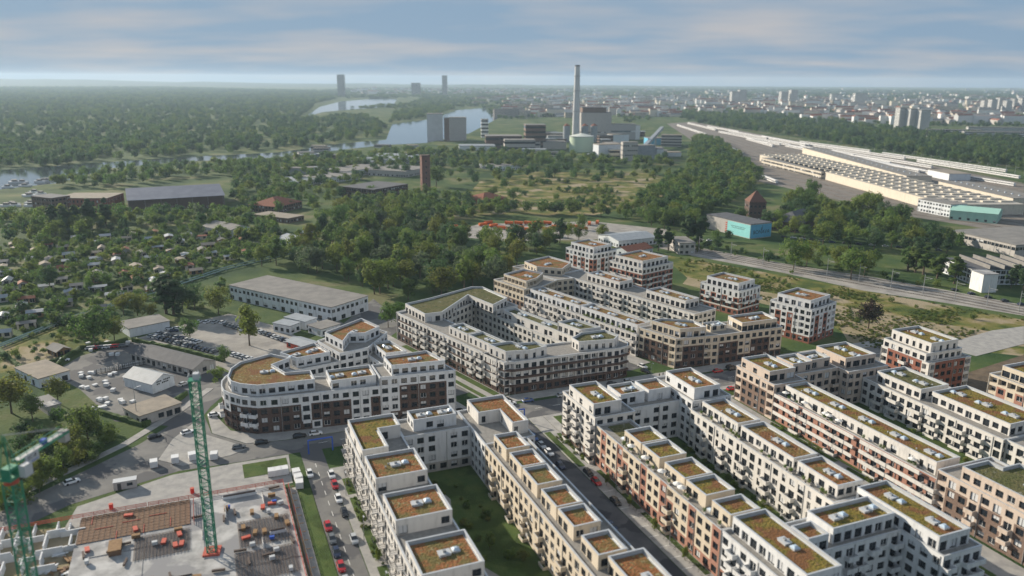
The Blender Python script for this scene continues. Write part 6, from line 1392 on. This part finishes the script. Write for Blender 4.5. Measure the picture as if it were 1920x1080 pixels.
# power station
x, y = G(1079, 273); o = thing('power_station_chimney', 'tall white concrete chimney of the power station', 'chimney', (x, y, 0))
b = MB(); b.tube((0, 0, 0), (0, 0, 137), 7.2, 4.4, 24); b.build('shaft', M_CHIM, o, smooth=False); b = MB(); b.tube((0, 0, 137.01), (0, 0, 139), 4.6, 4.6, 24); b.build('crown', M_FRAME, o)
for z in (60, 95, 120): b = MB(); rr = 7.2 - 2.8 * z / 137; b.tube((0, 0, z), (0, 0, z + 1), rr + 1.0, rr + 1.0, 20); b.build('gallery', M_METG, o)
x, y = G(1092, 286); o = thing('storage_tank', 'round pale yellow-green heat storage tank in front of the chimney', 'tank', (x, y + 22, 0)); M_TANK = mat('tank_paint', (.50, .60, .46), .5, .3)
b = MB(); b.tube((0, 0, 0), (0, 0, 25), 20, 20, 40); b.build('shell', M_TANK, o); b = MB(); b.tube((0, 0, 25.01), (0, 0, 29), 20.3, 3, 40); b.build('dome_roof', mat('tank_roof', (.62, .64, .58), .5), o); b = MB(); b.tube((0, 0, 24.2), (0, 0, 25.2), 20.5, 20.5, 40); b.build('rim', M_METG, o)
bo = flat('boiler_house', 'large dark boiler house with rust-red top storey behind the chimney', 'power station', box_at(1117, 262, 60, 45, R(4)), 52, P_GREY, M_RDARK, ['.', 'g', '.', '.'], 4)
b = MB(); b.box(-27, 20, -18, 18, 52.31, 61); b.build('upper_storey', B_BROWN, bo, rz=R(4)); b = MB(); b.box(-27.4, 20.4, -18.4, 18.4, 61.004, 62); b.build('upper_roof', M_RDARK, bo, rz=R(4))
for k in range(4): 
    x, y = G(1062 + k * 17, 266); o = thing('ash_silo', 'blue-grey cylindrical silo with rusty dome behind the round tank', 'silo', (x, y, 0), 0, 'silos behind the round tank'); b = MB(); b.tube((0, 0, 0), (0, 0, 30), 6.6, 6.6, 20); b.build('shell', M_RSILV, o); b = MB(); b.tube((0, 0, 30.01), (0, 0, 34), 6.8, 1.5, 20); b.build('dome', M_RTILE, o)
flat('turbine_hall', 'pale long turbine hall right of the boiler house', 'power station', box_at(1163, 262, 60, 25, R(4)), 30, P_GREY, M_RGREY, ['.', 'g'], 2); flat('filter_house', 'white box-like filter house right of the turbine hall', 'power station', box_at(1191, 262, 18, 16, R(4)), 28, P_FAR, M_RGREY, ['.'], 1)
flat('transfer_tower', 'grey concrete transfer tower at the foot of the conveyor', 'power station', box_at(1181, 302, 22, 16, R(4)), 27, P_GREY, M_RGREY, ['.', 'w', 'w', 'w'], 4)
A, B = Vector((*G(1196, 296), 4)), Vector((*G(1240, 266), 24)); o = thing('conveyor_bridge', 'long sloping enclosed conveyor bridge of the power station', 'conveyor', (A.x, A.y, 0)); b = MB(); d = B - A; q = d.to_track_quat('X', 'Z').to_matrix().to_4x4(); b.box(0, d.length, -3, 3, 0, 5, 0, Matrix.Translation((0, 0, A.z)) @ q); b.build('gallery', M_RSILV, o)
for f in (.35, .7): p = d * f; b = MB(); b.tube((p.x - 1.5, p.y, 0), (p.x, p.y, A.z + p.z), .5, .4, 6); b.tube((p.x + 1.5, p.y, 0), (p.x, p.y, A.z + p.z), .5, .4, 6); b.build('trestle', M_METG, o)
A, B = Vector((*G(1100, 298), 3)), Vector((*G(1170, 286), 14)); o = thing('conveyor_bridge', 'lower conveyor running to the transfer tower', 'conveyor', (A.x, A.y, 0)); b = MB(); d = B - A; q = d.to_track_quat('X', 'Z').to_matrix().to_4x4(); b.box(0, d.length, -2, 2, 0, 4, 0, Matrix.Translation((0, 0, A.z)) @ q); b.build('gallery', M_RSILV, o); b = MB(); b.tube((d.x / 2, d.y / 2, 0), (d.x / 2, d.y / 2, A.z + d.z / 2), .8, .6, 6); b.build('trestle', M_METG, o)
for k, (px, py, w, dp, h, m, lab) in enumerate([(816, 264, 30, 26, 50, M_CHIM, 'tall pale grain silo block at the river'), (838, 264, 10, 20, 42, B_BROWN, 'narrow brown tower between the grain silos'), (859, 264, 32, 26, 43, P_GREY, 'grey grain silo block right of the tall one'), (909, 258, 14, 14, 36, P_FAR, 'slim white silo tower near the river'), (945, 278, 62, 40, 20, B_DARK, 'dark brick warehouse between the silos and the power station'), (1004, 280, 34, 30, 40, B_BROWN, 'dark brick tower-like mill building'), (975, 284, 50, 28, 18, P_GREY, 'grey industrial hall with orange corner in front of the mill'), (895, 282, 60, 34, 7, P_SHED, 'wide pale-roofed low shed below the silos'), (1040, 280, 40, 30, 12, P_GREY, 'low grey hall left of the round tank'), (1240, 272, 50, 30, 12, M_SKYB, 'low bluish hall right of the conveyor')]):
    slab_block('silo_block' if k < 4 else 'industrial_building', lab, 'silo' if k < 4 else 'industrial building', box_at(px, py, w, dp, R(5)), h, m, max(1, int(h / 7)), strips=k in (3, 5, 4, 6), mroof=M_RSILV if k == 7 else None)
# far landmarks
for px, py, w, h, lab in [(640, 182, 44, 150, 'dark office tower standing alone on the left horizon'), (834, 180, 34, 150, 'dark slender tower right of the far river bend'), (780, 180, 60, 95, 'broad dim building left of the far slender tower'), (1568, 190, 60, 45, 'pale broad far block on the horizon'), (1613, 196, 60, 60, 'pale stepped far tower block')]:
    slab_block('far_tower', lab, 'tower', box_at(px, py, w, 30, 0), h * .9, P_GREY if px < 900 else P_FAR, 14)
for k, (px, h) in enumerate([(1692, 52), (1712, 50), (1732, 48)]): slab_block('apartment_tower', ['left', 'middle', 'right'][k] + ' one of three joined pale apartment towers behind the wood belt', 'apartment tower', box_at(px, 243 + k, 24, 20, R(6)), h, P_FAR, 15)
for k, (px, py, w, h, lab) in enumerate([(1790, 256, 110, 14, 'long white flat block right of the three joined towers'), (1870, 262, 130, 15, 'long white block at the right edge behind the wood'), (1880, 250, 150, 13, 'second long white block at the right edge')]): slab_block('apartment_block', lab, 'apartment block', box_at(px, py, w, 14, R(-8)), h, P_FAR, 4)
for k in range(6): slab_block('apartment_tower', 'white tower block in the cluster near the right edge of the horizon', 'apartment tower', box_at(1848 + k * 14, 212 + (k % 2), 24, 20, R(10)), 46 + 5 * (k % 3), P_FAR, 14, 'white tower cluster near the right edge')
for k, px in enumerate((1378, 1392, 1470, 1488)): slab_block('apartment_tower', ('pale tower block of the left far pair' if k < 2 else 'pale tower block of the right far pair'), 'apartment tower', box_at(px, 197, 36, 26, R(10)), 62 + 8 * (k % 2), P_FAR, 16, 'far pairs of pale tower blocks')
CITYM = [P_FAR, P_FARC, P_FAR, P_CREAM, P_GREY]
nm_ = {0: 'left of the chimney', 1: 'right of the chimney', 2: 'above the rail yard', 3: 'towards the right edge'}
cnt = 0
for k in range(1500):
    if cnt >= 290: break
    px = rng.uniform(880, 1915); py = 186 + (rng.random() ** 1.3) * (46 if px > 1270 else 36); 
    if px < 945 and py > 196: continue
    if 1270 < px < 1500 and py > 214: continue
    p = G(px, py); h = rng.choice([9, 12, 15, 18, 24]); w = rng.uniform(30, 90); dp = rng.uniform(11, 16); a = R(rng.choice([5, 20, -15, 60]) + rng.uniform(-6, 6))
    zone = 0 if px < 1070 else 1 if px < 1270 else 2 if px < 1600 else 3
    if cnt % 3: cm = rng.choice(CITYM); slab_block('city_block', '%s %s far city block, %s, %s' % ('low' if h < 12 else 'tall' if h > 17 else 'mid-height', {P_FAR: 'white', P_FARC: 'cream', P_CREAM: 'yellowish', P_GREY: 'grey'}[cm], 'near the horizon' if py < 196 else 'nearer the wood', nm_[zone]), 'city block', box_at(px, py, w, dp, a), h, cm, max(2, h // 3), 'far city blocks ' + nm_[zone])
    else: gable('city_house', 'far city house row with red tiled roof ' + nm_[zone], 'house row', box_at(px, py, w * .7, dp, a), h * .7, h * .7 + 5, rng.choice(CITYM), M_RTILE, None, group='far red-roofed house rows ' + nm_[zone], over=.3)
    cnt += 1
# ---------------------------------------------------------------- small things: site clutter, terraces, gardens, industry, people
FW = []
for nm, m, w, l, h in (('formwork_stack', M_REDP, 1.1, 2.2, .5), ('steel_bundle', M_REBAR, .5, 3.0, .4), ('formwork_stack', M_WOOD, 1.0, 2.0, .8), ('crate', M_STEELW, .9, 1.3, 1.1), ('crate', M_BLUE, .8, 1.2, .9)):
    b = MB(); n = 4 if nm != 'crate' else 1
    for k in range(n): b.box(-l / 2, l / 2, -w / 2, w / 2, k * h / n, (k + .8) * h / n)
    b2 = MB(); b2.box(-l / 2, l / 2, -w / 2 + .05, -w / 2 + .2, -.14, 0); b2.box(-l / 2, l / 2, w / 2 - .2, w / 2 - .05, -.14, 0)
    FW.append((nm, b.mesh('stack', m), b2.mesh('bearer', M_WOOD), {M_REDP: 'red', M_REBAR: 'dark', M_WOOD: 'wooden', M_STEELW: 'white', M_BLUE: 'blue'}[m]))
for k in range(120):
    s, t = rng.uniform(-215, -150), rng.uniform(-34, 15); i = rng.choice([0, 1, 1, 2, 2, 3, 4])
    if -216 < s < -202 and t < -8 and i != 0: continue
    if abs(s + 187.6) < 3 and abs(t + 4) < 3: continue
    nm, me, be, cl = FW[i]; side = 'beside the street edge of the deck' if t > 0 else 'on the left half of the deck'
    o = thing(nm, '%s %s lying %s' % (cl, nm.replace('_', ' '), side), nm.replace('_', ' '), (*W(s, t), DZ + .32), AX + R(rng.choice([0, 90]) + rng.uniform(-10, 10)), '%s %ss %s' % (cl, nm.replace('_', ' '), side)); put('stack', me, o); put('bearer', be, o)
for s, t, l, al, h in [(-213, 4, 9, 1, .8), (-209, 10, 6, 0, .9), (-205, 0, 5, 0, 1.2), (-190, 12, 4, 1, 1.0), (-186, 8, 3, 0, 1.4), (-178, -12, 7, 1, .8), (-171, -20, 5, 0, 1.1), (-180, -24, 6, 1, .7), (-165, -10, 6, 0, 1.0), (-196, -6, 4, 0, .9)]:
    o = thing('wall_stub', 'low pale concrete wall stub on the deck', 'wall', (*W(s, t), DZ + .01), AX + R(90 * al), 'low wall stubs on the deck'); b = MB(); b.box(-l / 2, l / 2, -.15, .15, 0, h); b.build('wall', M_BLOCK, o); b = MB(); b.box(-l / 2 + .2, l / 2 - .2, -.05, .05, h + .003, h + .5)
    b.build('starter_bars', M_REBAR, o)
# scaffold pit edge
for k in range(24):
    s = -214 + k * 4.2; o = thing('trench_prop', 'timber and steel trench prop between the deck and the street', 'prop', (*W(s, 18.2), .15), AX, 'trench props along the street edge'); b = MB(); b.box(-.08, .08, -.7, .7, .9, 1.05); b.build('strut', M_WOOD, o); b = MB(); b.box(-1.9, 1.9, -.72, -.6, .1, 1.3); b.build('board', M_WOOD if k % 3 else M_REDP, o)
# people on the corner
def person(x, y, z, rz, top, label):
    o = thing('person', label, 'person', (x, y, z), rz); sk = mat('skin', (.50, .32, .24), .7, .3); tr = mat('trousers_dark', (.03, .035, .05), .9); tp = mat('top_' + top[0], top[1], .9)
    v = [(0, 0, .95), (0, 0, 1.2), (0, .01, 1.42), (0, .02, 1.55), (0, .03, 1.66), (.1, 0, .9), (.12, .03, .5), (.13, -.02, .08), (.13, .12, .04), (-.1, 0, .9), (-.12, -.04, .5), (-.13, -.1, .08), (-.13, .04, .04), (.2, 0, 1.4), (.25, -.02, 1.12), (.24, .08, .86), (-.2, 0, 1.4), (-.25, .0, 1.12), (-.24, .1, .86)]
    e = [(0, 1), (1, 2), (2, 3), (3, 4), (0, 5), (5, 6), (6, 7), (7, 8), (0, 9), (9, 10), (10, 11), (11, 12), (2, 13), (13, 14), (14, 15), (2, 16), (16, 17), (17, 18)]
    rd = [.16, .15, .16, .06, .105, .1, .065, .045, .04, .1, .065, .045, .04, .07, .05, .04, .07, .05, .04]
    me = bpy.data.meshes.new('body'); me.from_pydata(v, e, []); t = bpy.data.objects.new('body', me); link(t, o)
    md = t.modifiers.new('skin', 'SKIN'); 
    for i, s in enumerate(me.skin_vertices[0].data): s.radius = (rd[i], rd[i]); s.use_root = (i == 0)
    t.modifiers.new('sub', 'SUBSURF').levels = 1; me.materials.append(tp)
    b = MB(); b.tube((0, .02, 1.60), (0, .02, 1.76), .11, .06, 8); b.build('hair', M_TYRE, o)
    return o
try:
    for (px, py, rz, tp, lab) in [(1236, 708, .4, ('black', (.03, .03, .035)), 'person in black walking at the street corner, left one of two'), (1243, 706, .6, ('grey', (.15, .15, .16)), 'person in grey walking at the street corner, right one of two'), (312, 830, 2, ('dark', (.04, .05, .07)), 'person in dark clothes crossing the road left of the crane mast')]:
        person(*G(px, py), .15, rz, tp, lab)
except Exception as ex: print('person', ex)
# terrace furniture: parasols and planters
b = MB(); n = 8
for k in range(n): a0, a1 = 6.2832 * k / n, 6.2832 * (k + 1) / n; b.face([(math.cos(a0) * 1.3, math.sin(a0) * 1.3, 2.0), (math.cos(a1) * 1.3, math.sin(a1) * 1.3, 2.0), (0, 0, 2.5)])
PARC = b.mesh('canopy', mat('canvas_white', (.68, .67, .64), .9)); b = MB(); b.tube((0, 0, 0), (0, 0, 2.5), .03, .03, 5); PARP = b.mesh('pole', M_METG)
b = MB(); b.box(-.7, .7, -.25, .25, 0, .5); TUB = b.mesh('tub', P_GREY)
ZT = 4 * SH + .03
for k in range(70):
    blk = k % 4
    if blk == 0: s, t, z, w = rng.uniform(-190, -136), 108.6, ZT, 'on the terrace above the red brick street front'
    elif blk == 1: s, t, z, w = rng.uniform(-194, -138), 142.6, ZT, 'on the terrace beside the long brown roofs'
    elif blk == 2: s, t, z, w = rng.uniform(-200, -142), 182.2, 3 * SH + .03, 'on the top terrace of the long balcony front'
    else: s, t, z, w = rng.uniform(-270, -226), 237.2, 3 * SH + .03, 'on the terrace of the long double-row block'
    p = W(s, t) if blk < 3 else L(s, t)
    if k % 6 == 0: o = thing('parasol', 'white parasol open ' + w, 'parasol', (*p, z), 0, 'parasols ' + w); put('canopy', PARC, o); put('pole', PARP, o)
    else: o = thing('planter', 'green planter tub ' + w, 'planter', (*p, z), AX, 'planters ' + w); put('tub', TUB, o); put('plant', crown_mesh('bush', 0, k % 2, 0), o, (0, 0, .35), 0, (1.1, 1.1, rng.uniform(.9, 1.6)))
# bicycles row as slim frames
b = MB()
for x in (-.55, .55):
    for k in range(10): a0, a1 = .6283 * k, .6283 * (k + 1); b.tube((x + .33 * math.cos(a0), 0, .35 + .33 * math.sin(a0)), (x + .33 * math.cos(a1), 0, .35 + .33 * math.sin(a1)), .025, .025, 4, cap=False)
BW = b.mesh('wheels', M_TYRE); b = MB(); b.tube((-.55, 0, .35), (-.1, 0, .85), .03, .03, 4); b.tube((-.1, 0, .85), (.4, 0, .85), .03, .03, 4); b.tube((.4, 0, .85), (.55, 0, .35), .03, .03, 4); b.tube((.4, -.25, 1), (.4, .25, 1), .025, .025, 4); b.box(-.25, 0, -.08, .08, .9, .98); BF = b.mesh('frame', M_FRAME)
for k in range(26): o = thing('bicycle', 'bicycle parked in the row along the pavement of the street', 'bicycle', (*W(-172 + k * 1.7 + (k % 3) * .2, 105), .145), AX + R(90 + rng.uniform(-12, 12)), 'bicycles along the pavement'); put('wheels', BW, o); put('frame', BF, o)
# shrubs in yards and front gardens
for k in range(120):
    i = k % 6; s, t, w = [(rng.uniform(-205, -130), rng.uniform(52, 70), 'on the lawn of the orange-roofed block'), (rng.uniform(-200, -135), rng.uniform(120, 126), 'on the lawn of the yellow-roofed ring block'), (rng.uniform(-205, -130), rng.uniform(196, 218), 'on the lawn of the beige block'), (rng.uniform(-219, -198), rng.uniform(103.9, 106.4), 'in the front garden by the street corner'), (rng.uniform(-200, -140), rng.uniform(177.3, 178.9), 'in the front garden under the long balconies'), (rng.uniform(-215, -150), rng.uniform(32.9, 35), 'in the planting bed beside the site street')][i]
    if i == 0 and t > 56 + (s + 172) * .35 and s > -165: continue
    tree_object(dict(x=W(s, t)[0], y=W(s, t)[1], h=rng.uniform(.8, 2.4) if i < 3 else rng.uniform(.6, 1.3), kind='bush', var=k % 3, lf=rng.choice([0, 1, 1, 3]), name=None, wide=1.1), 'garden shrubs ' + w, 'small garden shrub ' + w)
# meadow tufts
pts = {1: [], 3: [], 0: []}
for poly in ([(1236, 476), (1420, 508), (1640, 548), (1920, 600), (1920, 668), (1800, 655), (1640, 660), (1560, 610), (1430, 562), (1290, 522)],):
    P = GP(poly); xs = [p[0] for p in P]; ys = [p[1] for p in P]
    for k in range(12000):
        q = (rng.uniform(min(xs), max(xs)), rng.uniform(min(ys), max(ys)))
        if inside(q, P) and not inside(q, EXCL[0]) and math.sin(q[0] * .09 + 2 * math.sin(q[1] * .06)) * math.sin(q[1] * .1 + 1.7 * math.sin(q[0] * .05)) > rng.uniform(-.2, .6): h = rng.uniform(.35, 1.2); pts[rng.choice([1, 3, 3, 0])].append((q[0], q[1], -.05, h * 1.5, h, rng.uniform(0, 6)))
for l, pp in pts.items(): scatter('tall_weeds', 'tall weeds and grass tufts on the sandy meadow', 'weeds', pp, source('bush', l % 3, l))
# more industry and sheds round the power station
IND = [P_GREY, P_SHED, B_BROWN, M_RSILV, P_FARC, B_DARK]
INDN = ['grey', 'white', 'brown brick', 'silver', 'cream', 'dark brick']
for k in range(64):
    px, py = (rng.uniform(940, 1260), rng.uniform(252, 300)) if k < 40 else (rng.uniform(560, 800), rng.uniform(276, 330))
    if abs(px - 1092) < 34 and py > 262: continue
    h = rng.choice([6, 8, 10, 14, 20]) if k < 40 else rng.choice([4, 5, 7]); w = 'beside the power station' if k < 40 else 'in the riverside estate'
    slab_block('industrial_building', '%s %s building, %s, %s' % ('low' if h < 7 else 'high' if h > 12 else 'mid-height', INDN[k % 6], ('left' if (px < 1060 if k < 40 else px < 680) else 'right') + (' far' if py < (275 if k < 40 else 303) else ' near') + ' part', w), 'industrial building', box_at(px, py, rng.uniform(14, 42), rng.uniform(10, 22), R(rng.choice([4, 20, -10]))), h, IND[k % 6], max(1, h // 5), 'small industrial buildings ' + w, strips=k % 2 == 0, mroof=rng.choice([M_RGREY, M_RSILV, M_RTAN, M_RDARK]))

# the rest of the far city, too many and too small to count: one mass
b = MB(); n = 0
cw = GP([(1262, 234), (1300, 228), (1480, 262), (1700, 300), (1920, 345), (1920, 440), (1330, 285)])
for k in range(9000):
    if n >= 1500: break
    px = rng.uniform(650, 1990); py = 167 + (rng.random() ** .8) * (66 if px > 1500 else 52 if px > 1000 else 26)
    if 565 < px < 960 and py > 178: continue
    if 1270 < px < 1700 and py > 212 + (px - 1270) * .06: continue
    if 960 < px < 1270 and py > 226: continue
    x, y = G(px, py); a = R(rng.choice([5, 20, -15, 60, 80]) + rng.uniform(-6, 6)); c, s_ = math.cos(a), math.sin(a); w, d, h = rng.uniform(18, 70), rng.uniform(10, 15), rng.choice([6, 9, 12, 15, 18, 22]); m = rng.choice([0, 0, 1, 2])
    q = [(x + c * u - s_ * v, y + s_ * u + c * v) for u, v in ((-w / 2, -d / 2), (w / 2, -d / 2), (w / 2, d / 2), (-w / 2, d / 2))]
    b.prism(q, 0, h, m, top=False); r0 = [(q[0][0] + q[3][0]) / 2, (q[0][1] + q[3][1]) / 2]; r1 = [(q[1][0] + q[2][0]) / 2, (q[1][1] + q[2][1]) / 2]; rh = h + rng.choice([.5, 4, 5]); rm = rng.choice([3, 4])
    b.face([(*q[0], h), (*q[1], h), (*r1, rh), (*r0, rh)], rm); b.face([(*q[2], h), (*q[3], h), (*r0, rh), (*r1, rh)], rm); b.face([(*q[1], h), (*q[2], h), (*r1, rh)], m); b.face([(*q[3], h), (*q[0], h), (*r0, rh)], m); n += 1
o = b.build('distant_city', [P_FAR, P_FARC, P_GREY, M_RTILE, M_RGREY]); o['kind'] = 'stuff'; o['label'] = 'pale mass of small far city roofs below the horizon'; o['category'] = 'city'
# low hills on the left horizon
b = MB(); n = 60; hp = []
for i in range(n + 1):
    x = -11500 + i * 270; hz = 25 + 62 * math.exp(-((i - 10) / 12) ** 2) + 22 * math.sin(i * .8) * .4 + 14 * math.sin(i * 2.1) * .4; hp.append((x, max(2, hz * (1 - max(0, i - 44) / 17))))
for (x0, h0), (x1, h1) in zip(hp[:-1], hp[1:]): b.face([(x0, 10500, -1), (x1, 10500, -1), (x1, 12500, h1), (x0, 12500, h0)]); b.face([(x0, 12500, h0), (x1, 12500, h1), (x1, 15300, h1 * .4), (x0, 15300, h0 * .4)])
ho = b.build('hills', mat('hill_forest', (.035, .06, .03), .95, .1, noise=(.05, .08, .035), scale=.004, coords='World'), smooth=True); ho['kind'] = 'structure'
# ---------------------------------------------------------------- haze
M_HAZE = bpy.data.materials.new('haze'); M_HAZE.use_nodes = True; nt = M_HAZE.node_tree; nt.nodes.clear()
ou = nt.nodes.new('ShaderNodeOutputMaterial'); pvn = nt.nodes.new('ShaderNodeVolumePrincipled'); pvn.inputs['Color'].default_value = (.62, .81, 1.0, 1); pvn.inputs['Density'].default_value = HAZE_D; pvn.inputs['Anisotropy'].default_value = 0.2
nt.links.new(pvn.outputs[0], ou.inputs['Volume'])
if HAZE_D > 0:
    b = MB(); b.box(-30000, 30000, -900, 16500, -2, 165); ho = b.build('haze', M_HAZE); ho['kind'] = 'stuff'; ho['label'] = 'thin bluish summer haze over the whole city'; ho['category'] = 'haze'
